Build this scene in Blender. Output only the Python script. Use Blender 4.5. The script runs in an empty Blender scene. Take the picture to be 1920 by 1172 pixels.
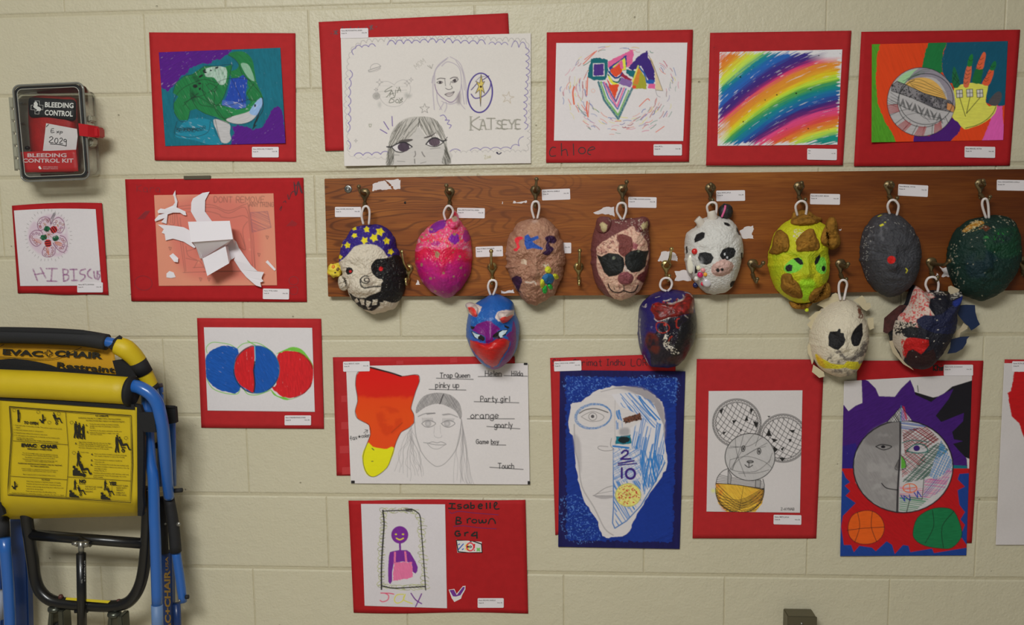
import bpy, bmesh, math, random
import numpy as np
from mathutils import Vector, Matrix
from mathutils.geometry import tessellate_polygon

# ------------------------------------------------------------------ camera, light, exposure
scene = bpy.context.scene
FPX = 1600.0
CAMP = (1.02954, 2.09443, -.509555, -.0658107, -.1144838, .0115577)
Z0 = 1.8288                      # height of the mortar line that runs near the top of the picture
CAM = np.array([CAMP[0], -CAMP[1], CAMP[2] + Z0])
def _axes(yaw, pitch, roll):
    def f(d):
        c, s = math.cos(yaw), math.sin(yaw)
        x = c*d[0]-s*d[1]; y = s*d[0]+c*d[1]; z = d[2]
        c, s = math.cos(pitch), math.sin(pitch)
        y2 = c*y+s*z; z2 = -s*y+c*z
        c, s = math.cos(roll), math.sin(roll)
        return [c*x-s*z2, y2, s*x+c*z2]
    M = np.array([f(e) for e in ((1,0,0),(0,1,0),(0,0,1))])   # rows: image of the basis
    return M[:,0].copy(), M[:,1].copy(), M[:,2].copy()
RIGHT, FWD, UP = _axes(*CAMP[3:6])
cd = bpy.data.cameras.new('camera'); cam = bpy.data.objects.new('camera', cd)
scene.collection.objects.link(cam)
cd.sensor_width = 36.0; cd.lens = FPX/1920*36.0; cd.clip_start = .02; cd.clip_end = 50
cam.matrix_world = Matrix(((RIGHT[0],UP[0],-FWD[0],CAM[0]),(RIGHT[1],UP[1],-FWD[1],CAM[1]),(RIGHT[2],UP[2],-FWD[2],CAM[2]),(0,0,0,1)))
scene.camera = cam

world = bpy.data.worlds.new('world'); scene.world = world; world.use_nodes = True
world.node_tree.nodes['Background'].inputs[0].default_value = (.98, 1, .98, 1)
world.node_tree.nodes['Background'].inputs[1].default_value = .13
def area(name, loc, target, sx, sy, power, col):
    l = bpy.data.lights.new(name, 'AREA'); l.shape = 'RECTANGLE'; l.size = sx; l.size_y = sy; l.energy = power; l.color = col
    o = bpy.data.objects.new(name, l); scene.collection.objects.link(o); o.location = loc
    o.rotation_euler = (Vector(target)-Vector(loc)).to_track_quat('-Z', 'Y').to_euler()
    return o
area('ceiling_lamp_light', (.36, -2.6, 2.70), (.36, -1.7, 0), 1.3, 1.0, 122, (.985, 1, .985))
scene.view_settings.view_transform = 'Standard'; scene.view_settings.look = 'None'
scene.view_settings.gamma = 1; scene.view_settings.use_curve_mapping = False
scene.view_settings.exposure = 0.0

# ------------------------------------------------------------------ helpers
def U(x, y, d=0.0):
    """point seen at picture position x, y on the plane d metres in front of the wall"""
    x = np.asarray(x, float); y = np.asarray(y, float); d = np.asarray(d, float)
    a = (x-960)/FPX; b = (586-y)/FPX
    r = [RIGHT[i]*a + FWD[i] + UP[i]*b for i in range(3)]
    t = (-d-CAM[1])/r[1]
    return np.stack([CAM[0]+t*r[0], CAM[1]+t*r[1], CAM[2]+t*r[2]], -1)
def PRJ(p):
    q = np.asarray(p, float)-CAM
    x = q@RIGHT; y = q@FWD; z = q@UP
    return 960+FPX*x/y, 586-FPX*z/y
CROPS = dict(kit=(0,130,.19625), turtle=(270,50,.22189), hib=(0,370,.17067), pink=(220,320,.22182), evac=(0,600,.22181),
 etx=(0,740,.1877), ebot=(0,900,.23212), circ=(360,580,.20472), kat=(590,10,.26448), kat2=(690,100,.17921), chl=(1010,40,.23883),
 rain=(1310,40,.23883), hand=(1590,40,.23896), m1=(600,320,.25597), m3=(860,320,.25597), m4=(1080,320,.25602), m5=(1270,320,.25601),
 m7=(1590,320,.25601), blue=(850,520,.16216), dblue=(1180,520,.16216), skull=(1490,520,.17068), rb=(1640,500,.17918),
 trap=(610,660,.22185), isa=(640,920,.20478), ind=(1020,660,.32407), bear=(1290,660,.31579), sun=(1560,660,.3413), px=(0,0,1))
def Q(c, pts):
    x0, y0, s = CROPS[c]
    return [(x0+p[0]*s, y0+p[1]*s)+tuple(p[2:]) for p in pts]
def lin(c):
    c = np.asarray(c, float)/255.0
    return np.where(c <= .04045, c/12.92, ((c+.055)/1.055)**2.4)
GAIN = 1.45
def alb(c): return np.clip(lin(c)*GAIN, 0, .88)

C = scene.collection
def link(o, parent=None):
    C.objects.link(o)
    if parent is not None:
        o.parent = parent
    return o
def mesh_obj(name, verts, faces, mat, parent=None, smooth=False, col=None):
    m = bpy.data.meshes.new(name)
    verts = np.asarray(verts, float)
    if isinstance(faces, np.ndarray):
        nf, k = faces.shape
        m.vertices.add(len(verts)); m.vertices.foreach_set('co', verts.ravel().astype('f'))
        m.loops.add(nf*k); m.loops.foreach_set('vertex_index', faces.ravel().astype('i'))
        m.polygons.add(nf); m.polygons.foreach_set('loop_start', (np.arange(nf)*k).astype('i'))
        m.update(calc_edges=True)
    else:
        m.from_pydata(verts.tolist(), [], faces)
    if smooth: m.polygons.foreach_set('use_smooth', [True]*len(m.polygons))
    if col is not None:
        a = m.color_attributes.new('paint', 'FLOAT_COLOR', 'POINT')
        rgba = np.ones((len(verts), 4), 'f'); rgba[:, :3] = col
        a.data.foreach_set('color', rgba.ravel())
    if mat is not None: m.materials.append(mat)
    o = bpy.data.objects.new(name, m)
    return link(o, parent)
def bm_obj(name, bm, mat, parent=None, smooth=False):
    bmesh.ops.recalc_face_normals(bm, faces=bm.faces)
    m = bpy.data.meshes.new(name); bm.to_mesh(m); bm.free()
    if smooth: m.polygons.foreach_set('use_smooth', [True]*len(m.polygons))
    m.materials.append(mat)
    return link(bpy.data.objects.new(name, m), parent)
def tag(o, label=None, cat=None, group=None, kind=None):
    if label: o['label'] = label
    if cat: o['category'] = cat
    if group: o['group'] = group
    if kind: o['kind'] = kind
    return o
def thing(name, label, cat, loc, group=None):
    o = bpy.data.objects.new(name, None); o.empty_display_size = .05
    link(o); tag(o, label, cat, group)
    return o          # moved to the base of the thing at the end of the script

# materials -------------------------------------------------------------
def newmat(name):
    m = bpy.data.materials.new(name); m.use_nodes = True
    return m, m.node_tree, m.node_tree.nodes['Principled BSDF']
def add(nt, typ, **kw):
    n = nt.nodes.new(typ)
    for k, v in kw.items(): setattr(n, k, v)
    return n
def mat(name, col, rough=.6, metal=0, bump=0, bscale=300, var=0, vscale=8, spec=.5, sheen=0, raw=False, coat=0):
    m, nt, b = newmat(name)
    base = tuple(np.clip(lin(col) if raw else alb(col), 0, .95))+(1,)
    b.inputs['Base Color'].default_value = base
    b.inputs['Roughness'].default_value = rough; b.inputs['Metallic'].default_value = metal
    b.inputs['Specular IOR Level'].default_value = spec; b.inputs['Coat Weight'].default_value = coat
    tc = add(nt, 'ShaderNodeTexCoord')
    if var:
        n = add(nt, 'ShaderNodeTexNoise'); n.inputs['Scale'].default_value = vscale; n.inputs['Detail'].default_value = 5
        nt.links.new(tc.outputs['Object'], n.inputs['Vector'])
        mx = add(nt, 'ShaderNodeMix', data_type='RGBA', blend_type='MULTIPLY'); mx.inputs[0].default_value = 1
        mr = add(nt, 'ShaderNodeMapRange'); mr.inputs[1].default_value = .3; mr.inputs[2].default_value = .7
        mr.inputs[3].default_value = 1-var; mr.inputs[4].default_value = 1+var
        nt.links.new(n.outputs['Fac'], mr.inputs[0])
        mx.inputs[6].default_value = base
        nt.links.new(mr.outputs[0], mx.inputs[7]); nt.links.new(mx.outputs[2], b.inputs['Base Color'])
    if bump:
        n = add(nt, 'ShaderNodeTexNoise'); n.inputs['Scale'].default_value = bscale; n.inputs['Detail'].default_value = 3
        nt.links.new(tc.outputs['Object'], n.inputs['Vector'])
        bp = add(nt, 'ShaderNodeBump'); bp.inputs['Strength'].default_value = 1; bp.inputs['Distance'].default_value = bump
        nt.links.new(n.outputs['Fac'], bp.inputs['Height']); nt.links.new(bp.outputs[0], b.inputs['Normal'])
    return m
def paintmat(name, rough=.6, bump=0, bscale=400, spec=.4):
    m, nt, b = newmat(name)
    b.inputs['Roughness'].default_value = rough; b.inputs['Specular IOR Level'].default_value = spec
    a = add(nt, 'ShaderNodeVertexColor', layer_name='paint'); nt.links.new(a.outputs[0], b.inputs['Base Color'])
    if bump:
        tc = add(nt, 'ShaderNodeTexCoord'); n = add(nt, 'ShaderNodeTexNoise'); n.inputs['Scale'].default_value = bscale; n.inputs['Detail'].default_value = 4
        nt.links.new(tc.outputs['Object'], n.inputs['Vector'])
        bp = add(nt, 'ShaderNodeBump'); bp.inputs['Distance'].default_value = bump
        nt.links.new(n.outputs['Fac'], bp.inputs['Height']); nt.links.new(bp.outputs[0], b.inputs['Normal'])
    return m

# noise, canvas -----------------------------------------------------------
def _h(ix, iy, seed):
    h = (ix.astype(np.int64)*374761393 + iy.astype(np.int64)*668265263 + seed*1274126177) & 0xffffffff
    h = ((h ^ (h >> 13))*1274126177) & 0xffffffff
    return ((h ^ (h >> 16)) & 0xffff)/65535.0
def vn(x, y, seed=0):
    x = np.asarray(x, float); y = np.asarray(y, float)
    xi = np.floor(x); yi = np.floor(y); fx = x-xi; fy = y-yi
    fx = fx*fx*(3-2*fx); fy = fy*fy*(3-2*fy); xi = xi.astype(np.int64); yi = yi.astype(np.int64)
    a = _h(xi, yi, seed); b = _h(xi+1, yi, seed); c = _h(xi, yi+1, seed); d = _h(xi+1, yi+1, seed)
    return (a*(1-fx)+b*fx)*(1-fy)+(c*(1-fx)+d*fx)*fy
def fbm(x, y, seed=0, o=4):
    s = 0; a = .5; t = 0
    for k in range(o):
        s = s+a*vn(x*2**k, y*2**k, seed+k*17); t += a; a *= .5
    return s/t
def smooth(pts, n=6, closed=False):
    P = [np.array(p[:2], float) for p in pts]
    if len(P) < 3: return [tuple(p) for p in P]
    out = []; N = len(P)
    for i in range(N if closed else N-1):
        if closed: p0, p1, p2, p3 = P[(i-1) % N], P[i], P[(i+1) % N], P[(i+2) % N]
        else: p0, p1, p2, p3 = P[max(i-1, 0)], P[i], P[i+1], P[min(i+2, N-1)]
        for k in range(n):
            t = k/n
            out.append(tuple(.5*((2*p1)+(-p0+p2)*t+(2*p0-5*p1+4*p2-p3)*t*t+(-p0+3*p1-3*p2+p3)*t**3)))
    if not closed: out.append(tuple(P[-1]))
    return out
def ell(cx, cy, rx, ry, a=0, n=40, t0=0, t1=360):
    o = []; ca, sa = math.cos(math.radians(a)), math.sin(math.radians(a))
    for i in range(n+1):
        t = math.radians(t0+(t1-t0)*i/n); x, y = rx*math.cos(t), ry*math.sin(t)
        o.append((cx+x*ca-y*sa, cy+x*sa+y*ca))
    return o
GL = dict(A='0d3l6d 1g5g', B='0d0l4l5k4h0h 4h5g5e4d0d', C='5k3l1k0h1e3d5e', D='0d0l3l5j5g3d0d', E='5l0l0d5d 0h4h', G='5k3l1k0h1e3d5e5h3h',
 H='0d0l 5d5l 0h5h', I='0l4l 2l2d 0d4d', J='1l5l 3l3e1d0f', K='0d0l 5l0h5d', L='0l0d5d', M='0d0l3g6l6d', N='0d0l5d5l', O='3l1k0h1e3d5e6h5k3l',
 P='0d0l4l5j4h0h', Q='3l1k0h1e3d5e6h5k3l 4f6c', R='0d0l4l5j4h0h 2h5d', S='5k3l1k1i5g5e3d0e', T='0l6l 3l3d', U='0l0e2d4e5l', V='0l3d6l', W='0l2d3i4d6l',
 X='0d5l 0l5d', Y='0l3h6l 3h3d', F='5l0l0d 0h4h', Z='0l5l0d5d',
 a='4h2i0g0e2d4e4h 4h4d5d', b='0l0d 0h2i4h4e2d0e', c='4h2i0g0e2d4e', d='4l4d 4h2i0g0e2d4e', e='0f4g4h2i0g0e2d4e', f='4k3l2j2d 0h4h',
 g='4h2i0g0e2d4e 4i4b2a0b', h='0d0l 0h2i4h4d', i='1i1d 1k1l', l='1l1d', m='0d0i 0h1i3h3d 3h4i6h6d', n='0d0i 0h2i4h4d', o='2i0g0e2d4e4g2i',
 p='0i0a 0h2i4h4e2d0e', r='0i0d 0g2i4h', s='4h2i0h4e2d0e', t='2l2e3d4d 0i4i', u='0i0e2d4e 4i4d', v='0i2d4i', w='0i1d3h4d6i', x='0i4d 4i0d', y='0i2e 4i1a',
 k='0l0d 4i0f4d')
GL.update({'2': '0j2l4k4i0d5d', '0': '2l0j0f2d4f4j2l', '9': '4h2g0i0k2l4k4h3d', '4': '4d4l0g5g', '1': '1d1l', '.': '0d1d', '!': '1l1g 1e1d', '-': '0g3g', "'": '1l1j', '3': '0k2l4k3h 3h5f3d0e', '%': '0d5l 0k1l 4d5e', '$': '5k3l1k1i5g5e3d0e 3m3c'})
class Canvas:
    def __init__(s, corners, crop, base, S=1.0, pad=2, noise=.02):
        s.c = CROPS[crop]; pts = Q(crop, corners)
        xs = [p[0] for p in pts]; ys = [p[1] for p in pts]
        s.S = S; s.x0 = min(xs)-pad; s.y0 = min(ys)-pad
        w = int((max(xs)+pad-s.x0)*S)+2; h = int((max(ys)+pad-s.y0)*S)+2
        gy, gx = np.mgrid[0:h, 0:w]; s.X = s.x0+gx/S; s.Y = s.y0+gy/S; s.w = w; s.h = h
        s.a = np.ones((h, w, 3))*alb(base); s.base = alb(base)
        if noise: s.a *= 1-noise+2*noise*vn(s.X/2, s.Y/2, 5)[..., None]
        s.rng = random.Random(int(s.x0*7+s.y0))
    def use(s, crop): s.c = CROPS[crop]; return s
    def q(s, pts): return [(s.c[0]+p[0]*s.c[2], s.c[1]+p[1]*s.c[2]) for p in pts]
    def _mask(s, P):
        P = np.array(P); k = 1/s.S
        x0, y0 = P.min(0)-2*k; x1, y1 = P.max(0)+2*k
        i0 = max(0, int((x0-s.x0)*s.S)); i1 = min(s.w, int((x1-s.x0)*s.S)+2); j0 = max(0, int((y0-s.y0)*s.S)); j1 = min(s.h, int((y1-s.y0)*s.S)+2)
        if i1 <= i0 or j1 <= j0: return None
        sl = (slice(j0, j1), slice(i0, i1)); X = s.X[sl]; Y = s.Y[sl]; cov = np.zeros(X.shape)
        for ox, oy in ((-.25, -.25), (.25, -.25), (-.25, .25), (.25, .25)):
            ins = np.zeros(X.shape, bool); xx = X+ox*k; yy = Y+oy*k
            for a in range(len(P)):
                ax, ay = P[a]; bx, by = P[a-1]
                if ay == by: continue
                c = ((ay > yy) != (by > yy)) & (xx < (bx-ax)*(yy-ay)/(by-ay)+ax)
                ins ^= c
            cov += ins*.25
        return sl, cov
    def fill(s, pts, col, a=1.0, sm=0, gap=0, ang=0, var=.1, L=9, W=1.2, edge=0, gapcol=None):
        P = s.q(pts)
        if sm: P = smooth(P, sm, True)
        if edge:
            P = [(x+edge*(2*vn(x/2.5, y/2.5, 3)-1), y+edge*(2*vn(x/2.5, y/2.5, 9)-1)) for x, y in (smooth(P, 1, True) if sm else dens(P))]
        r = s._mask(P)
        if r is None: return
        sl, cov = r; X = s.X[sl]; Y = s.Y[sl]; t = math.radians(ang)
        u = (X*math.cos(t)+Y*math.sin(t))/L; v = (-X*math.sin(t)+Y*math.cos(t))/W
        n = fbm(u, v, int(cov.sum()) % 97, 3)
        c = np.ones(X.shape+(3,))*alb(col)
        if var: c = c*(1+var*2.4*(n-.5))[..., None]
        if gap:
            n2 = vn(u*1.3+50, v*.9+7, 31)*.6+vn(u*.7, v*2, 77)*.4
            g = np.clip((n2-(1-gap*.85))/.12, 0, 1)[..., None]*.6
            c = c*(1-g)+(s.base if gapcol is None else alb(gapcol))*g
        cov = (cov*a)[..., None]
        s.a[sl] = s.a[sl]*(1-cov)+c*cov
    def stroke(s, pts, w, col, a=1.0, sm=0, closed=False, clip=None, rough=0):
        P = s.q(pts); s.strokep(smooth(P, sm, closed) if sm else P, w, col, a, closed, clip, rough)
    def strokep(s, P, w, col, a=1.0, closed=False, clip=None, rough=0):
        if closed: P = list(P)+[P[0]]
        P = np.array(P); k = 1/s.S
        lo = P.min(0)-w-2; hi = P.max(0)+w+2
        i0 = max(0, int((lo[0]-s.x0)*s.S)); i1 = min(s.w, int((hi[0]-s.x0)*s.S)+2); j0 = max(0, int((lo[1]-s.y0)*s.S)); j1 = min(s.h, int((hi[1]-s.y0)*s.S)+2)
        if i1 <= i0 or j1 <= j0: return
        D = np.full((j1-j0, i1-i0), 1e9)
        for p, q in zip(P[:-1], P[1:]):
            a0 = max(i0, int((min(p[0], q[0])-w-1.5-s.x0)*s.S)); a1 = min(i1, int((max(p[0], q[0])+w+1.5-s.x0)*s.S)+2)
            b0 = max(j0, int((min(p[1], q[1])-w-1.5-s.y0)*s.S)); b1 = min(j1, int((max(p[1], q[1])+w+1.5-s.y0)*s.S)+2)
            if a1 <= a0 or b1 <= b0: continue
            X = s.X[b0:b1, a0:a1]; Y = s.Y[b0:b1, a0:a1]; d = q-p; L = d@d
            t = np.clip(((X-p[0])*d[0]+(Y-p[1])*d[1])/(L+1e-9), 0, 1)
            dd = np.hypot(X-p[0]-t*d[0], Y-p[1]-t*d[1])
            v = D[b0-j0:b1-j0, a0-i0:a1-i0]; np.minimum(v, dd, out=v)
        sl = (slice(j0, j1), slice(i0, i1))
        if w < k: a = a*w/k; we = k
        else: we = w
        cov = np.clip((we/2-D)*s.S+.5, 0, 1)*a
        if rough: cov = cov*np.clip(1.25-rough*2*vn(s.X[sl]/1.5, s.Y[sl]/1.5, 8), 0, 1)
        if clip is not None: cov = cov*clip[sl]
        cov = cov[..., None]
        s.a[sl] = s.a[sl]*(1-cov)+alb(col)*cov
    def clipmask(s, pts, sm=0):
        P = s.q(pts)
        if sm: P = smooth(P, sm, True)
        m = np.zeros((s.h, s.w)); r = s._mask(P)
        if r: m[r[0]] = r[1]
        return m
    def hatch(s, pts, ang, sp, w, col, a=.6, jit=.4, sm=0, bend=0, seg=1.0):
        m = s.clipmask(pts, sm); ys, xs = np.nonzero(m > .5)
        if len(ys) == 0: return
        X = s.X[ys, xs]; Y = s.Y[ys, xs]; t = math.radians(ang); cx, cy = X.mean(), Y.mean()
        u = (X-cx)*math.cos(t)+(Y-cy)*math.sin(t); v = -(X-cx)*math.sin(t)+(Y-cy)*math.cos(t)
        k = v.min(); u0, u1 = u.min(), u.max(); R = s.rng
        while k < v.max():
            n = 7; j1 = R.uniform(-jit, jit)*sp*2; j2 = R.uniform(-jit, jit)*sp*2
            lo, hi = u0, u1
            if seg < 1:
                L = (u1-u0)*seg*R.uniform(.6, 1.3); lo = R.uniform(u0-L/2, u1-L/2); hi = lo+L
            pts2 = []
            for i in range(n):
                f = i/(n-1); uu = lo+(hi-lo)*f; vv = k+j1*(1-f)+j2*f+bend*math.sin(f*math.pi)
                pts2.append((cx+uu*math.cos(t)-vv*math.sin(t), cy+uu*math.sin(t)+vv*math.cos(t)))
            s.strokep(pts2, w*R.uniform(.7, 1.3), col, a*R.uniform(.6, 1.1), False, m)
            k += sp*R.uniform(.6, 1.4)
    def text(s, t, x, y, h, width, w, col, a=1.0, rot=0, jit=.25):
        """handwriting: baseline start x, y in crop units, cap height h, total width"""
        adv = []; xx = 0
        for ch in t:
            g = GL.get(ch); adv.append(xx)
            if g is None: xx += 4; continue
            xx += max(int(p) for p in g.replace(' ', '')[::2])+2
        tot = max(xx-2, 1); sx = width/tot; sy = h/8; R = s.rng; ca, sa = math.cos(math.radians(rot)), math.sin(math.radians(rot))
        for ch, ax in zip(t, adv):
            g = GL.get(ch)
            if not g: continue
            oy = R.uniform(-jit, jit)*sy
            for st in g.split():
                P = [((ax+int(st[i])+R.uniform(-jit, jit)*.5)*sx, -(ord(st[i+1])-100+R.uniform(-jit, jit)*.5)*sy+oy) for i in range(0, len(st), 2)]
                P = [(x+px*ca-py*sa, y+px*sa+py*ca) for px, py in P]
                s.stroke(P, w, col, a, sm=3 if len(P) > 2 else 0)
    def wash(s, pts, col, a, sm=6, f=12, thr=.35, soft=2.2):
        """soft patch with a cloudy edge"""
        m = s.clipmask(pts, sm); n = fbm(s.X/f, s.Y/f, 41, 3); k = max(1, int(soft*s.S))
        for _ in range(2):
            for ax in (0, 1): m = sum(np.roll(m, d, ax) for d in range(-k, k+1))/(2*k+1)
        cov = (m*a*np.clip((n-thr)/.25, 0, 1))[..., None]
        s.a = s.a*(1-cov)+alb(col)*cov
    def speck(s, pts, col, n, r0, r1, a=1, sm=6):
        m = s.clipmask(pts, sm) ; ys, xs = np.nonzero(m > .5)
        if len(ys) == 0: return
        for _ in range(n):
            k = s.rng.randrange(len(ys)); x = s.X[ys[k], xs[k]]; y = s.Y[ys[k], xs[k]]; r = s.rng.uniform(r0, r1); t = s.rng.uniform(0, 3.14)
            s.strokep([(x, y), (x+r*math.cos(t), y+r*math.sin(t))], r, col, a)
    def rough(s, pts, col, thr, f=1.6, sm=6, seed=3, a=1.0, soft=.06):
        """dry paint: col shows where a fine noise passes thr"""
        m = s.clipmask(pts, sm); n = fbm(s.X/f, s.Y/f, seed, 3)
        cov = (m*np.clip((n-thr)/soft, 0, 1)*a)[..., None]
        s.a = s.a*(1-cov)+alb(col)*cov
    def sample(s, x, y):
        gx = np.clip((x-s.x0)*s.S, 0, s.w-1.001); gy = np.clip((y-s.y0)*s.S, 0, s.h-1.001)
        i = gx.astype(int); j = gy.astype(int); fx = (gx-i)[..., None]; fy = (gy-j)[..., None]; A = s.a
        return np.clip((A[j, i]*(1-fx)+A[j, i+1]*fx)*(1-fy)+(A[j+1, i]*(1-fx)+A[j+1, i+1]*fx)*fy, 0, .9)
def dens(P, step=2.0):
    o = []
    for a, b in zip(P, P[1:]+P[:1]):
        n = max(1, int(math.hypot(b[0]-a[0], b[1]-a[1])/step))
        o += [(a[0]+(b[0]-a[0])*i/n, a[1]+(b[1]-a[1])*i/n) for i in range(n)]
    return o
def disp(x, y, amp): return amp*fbm(np.asarray(x)/90, np.asarray(y)/90, 4, 2)
def grid_faces(nu, nv):
    i, j = np.meshgrid(np.arange(nu-1), np.arange(nv-1)); a = (j*nu+i).ravel()
    return np.stack([a, a+nu, a+nu+1, a+1], -1)
def sheet(name, corners, crop, d, m, parent, canvas=None, amp=.004, S=1.0, thick=.0005, edge=None, curl=None):
    """a sheet of paper whose four corners TL TR BR BL are seen at the crop positions; edge(u,v)->(dx,dy) px bends its outline"""
    A, B, D_, E_ = [np.array(p[:2]) for p in Q(crop, corners)]
    w = max(np.linalg.norm(B-A), np.linalg.norm(D_-E_)); h = max(np.linalg.norm(E_-A), np.linalg.norm(D_-B))
    if canvas is not None: nu, nv = int(w*S)+2, int(h*S)+2
    else: nu, nv = max(2, int(w/9)+2), max(2, int(h/9)+2)
    v, u = np.meshgrid(np.linspace(0, 1, nv), np.linspace(0, 1, nu), indexing='ij')
    px = (A[0]*(1-u)+B[0]*u)*(1-v)+(E_[0]*(1-u)+D_[0]*u)*v; py = (A[1]*(1-u)+B[1]*u)*(1-v)+(E_[1]*(1-u)+D_[1]*u)*v
    if edge is not None:
        ex, ey = edge(u, v); px = px+ex; py = py+ey
    dd = d+disp(px, py, amp)
    if curl is not None: dd = dd+curl(u, v)
    P = U(px, py, dd).reshape(-1, 3); F = grid_faces(nu, nv)
    ring = np.concatenate([np.arange(nu), (np.arange(1, nv)*nu+nu-1), ((nv-1)*nu+np.arange(nu-2, -1, -1)), (np.arange(nv-2, 0, -1)*nu)])
    R = P[ring].copy(); R[:, 1] += thick; n0 = len(P); nr = len(ring)
    k = np.arange(nr); F2 = np.stack([ring, ring[(k+1) % nr], n0+(k+1) % nr, n0+k], -1)
    V = np.concatenate([P, R]); col = None
    if canvas is not None:
        c = canvas.sample(px, py).reshape(-1, 3); col = np.concatenate([c, c[ring]])
    return mesh_obj(name, V, np.concatenate([F, F2]), m, parent, True, col)
def poly_sheet(name, pts, crop, d, m, parent, thick=.0006, amp=.004, zf=None, extra=None):
    """flat cut-out seen with the given outline; zf(x,y) adds height"""
    P = Q(crop, pts); bm = bmesh.new(); fr = []; bk = []
    for x, y in [(p[0], p[1]) for p in P]:
        dd = d+float(disp(x, y, amp))+(zf(x, y) if zf else 0); a = U(x, y, dd); fr.append(bm.verts.new(a)); bk.append(bm.verts.new((a[0], a[1]+thick, a[2])))
    n = len(fr)
    for t in tessellate_polygon([[Vector((p[0], p[1], 0)) for p in P]]):
        bm.faces.new([fr[i] for i in t]); bm.faces.new([bk[i] for i in t[::-1]])
    for i in range(n): bm.faces.new((fr[i], fr[(i+1) % n], bk[(i+1) % n], bk[i]))
    return bm_obj(name, bm, m, parent)
def tube_bm(bm, P, r, n=12, caps=True, closed=False):
    P = [Vector(p) for p in P]; N = len(P); rs = r if hasattr(r, '__len__') else [r]*N; rings = []
    T = []
    for i in range(N):
        a = P[i-1] if (i or closed) else P[i]; b = P[(i+1) % N] if (i < N-1 or closed) else P[i]
        T.append((b-a).normalized())
    nrm = T[0].orthogonal().normalized()
    for i in range(N):
        nrm = (nrm-T[i]*nrm.dot(T[i])).normalized(); bi = T[i].cross(nrm)
        rings.append([bm.verts.new(P[i]+(nrm*math.cos(2*math.pi*k/n)+bi*math.sin(2*math.pi*k/n))*rs[i]) for k in range(n)])
    for i in range(N if closed else N-1):
        A, B = rings[i], rings[(i+1) % N]
        for k in range(n): bm.faces.new((A[k], A[(k+1) % n], B[(k+1) % n], B[k]))
    if caps and not closed:
        bm.faces.new(rings[0][::-1]); bm.faces.new(rings[-1])
def sm3(P, n=5):
    P = [np.array(p, float) for p in P]; o = []; N = len(P)
    if N < 3: return P
    for i in range(N-1):
        p0, p1, p2, p3 = P[max(i-1, 0)], P[i], P[i+1], P[min(i+2, N-1)]
        for k in range(n):
            t = k/n; o.append(.5*((2*p1)+(-p0+p2)*t+(2*p0-5*p1+4*p2-p3)*t*t+(-p0+3*p1-3*p2+p3)*t**3))
    o.append(P[-1]); return o
def tube(name, pts, crop, r, m, parent, n=12, sm=5):
    """pts (x,y,depth) in crop units -> round tube of radius r metres"""
    P = [U(p[0], p[1], p[2]) for p in Q(crop, pts)]
    if sm and len(P) > 2: P = sm3(P, sm)
    if hasattr(r, '__len__') and len(r) != len(P):
        r = list(np.interp(np.linspace(0, 1, len(P)), np.linspace(0, 1, len(r)), r))
    bm = bmesh.new(); tube_bm(bm, P, r, n); return bm_obj(name, bm, m, parent, True)
def blob(name, x, y, crop, d, rx, ry, rz, m, parent, seed=1, amp=.15, f=3, ang=0, seg=24, rings=14):
    """lumpy ball: radii in metres"""
    c = U(*Q(crop, [(x, y)])[0], d); bm = bmesh.new(); bmesh.ops.create_uvsphere(bm, u_segments=seg, v_segments=rings, radius=1)
    from mathutils import noise
    t = math.radians(ang)
    for v in bm.verts:
        k = 1+amp*noise.noise(v.co*f+Vector((seed*7.1, seed, 0)))*1.6; q = v.co*k; X, Z = q.x*rx, q.z*rz
        v.co = Vector((c[0]+X*math.cos(t)+Z*math.sin(t), c[1]+q.y*ry, c[2]-X*math.sin(t)+Z*math.cos(t)))
    return bm_obj(name, bm, m, parent, True)
def box_bm(bm, lo, hi, bev=0):
    r = bmesh.ops.create_cube(bm, size=1)
    for v in r['verts']: v.co = Vector([(lo[i]+hi[i])/2+v.co[i]*(hi[i]-lo[i]) for i in range(3)])
    if bev: bmesh.ops.bevel(bm, geom=list({e for v in r['verts'] for e in v.link_edges}), offset=bev, segments=2, affect='EDGES')
def box(name, lo, hi, m, parent=None, bev=0):
    bm = bmesh.new(); box_bm(bm, lo, hi, bev); return bm_obj(name, bm, m, parent)
def slab(name, corners, crop, d0, d1, m, parent, bev=.001):
    """solid whose front face (depth d1) is seen at the corners and which reaches back to depth d0 straight behind"""
    P = [U(p[0], p[1], d1) for p in Q(crop, corners)]; bm = bmesh.new()
    f = [bm.verts.new(p) for p in P]; b = [bm.verts.new((p[0], -d0, p[2])) for p in P]; n = len(f)
    bm.faces.new(f); bm.faces.new(b[::-1])
    for i in range(n): bm.faces.new((f[i], f[(i+1) % n], b[(i+1) % n], b[i]))
    if bev: bmesh.ops.bevel(bm, geom=list(bm.edges), offset=bev, segments=2, affect='EDGES')
    return bm_obj(name, bm, m, parent)
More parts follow.
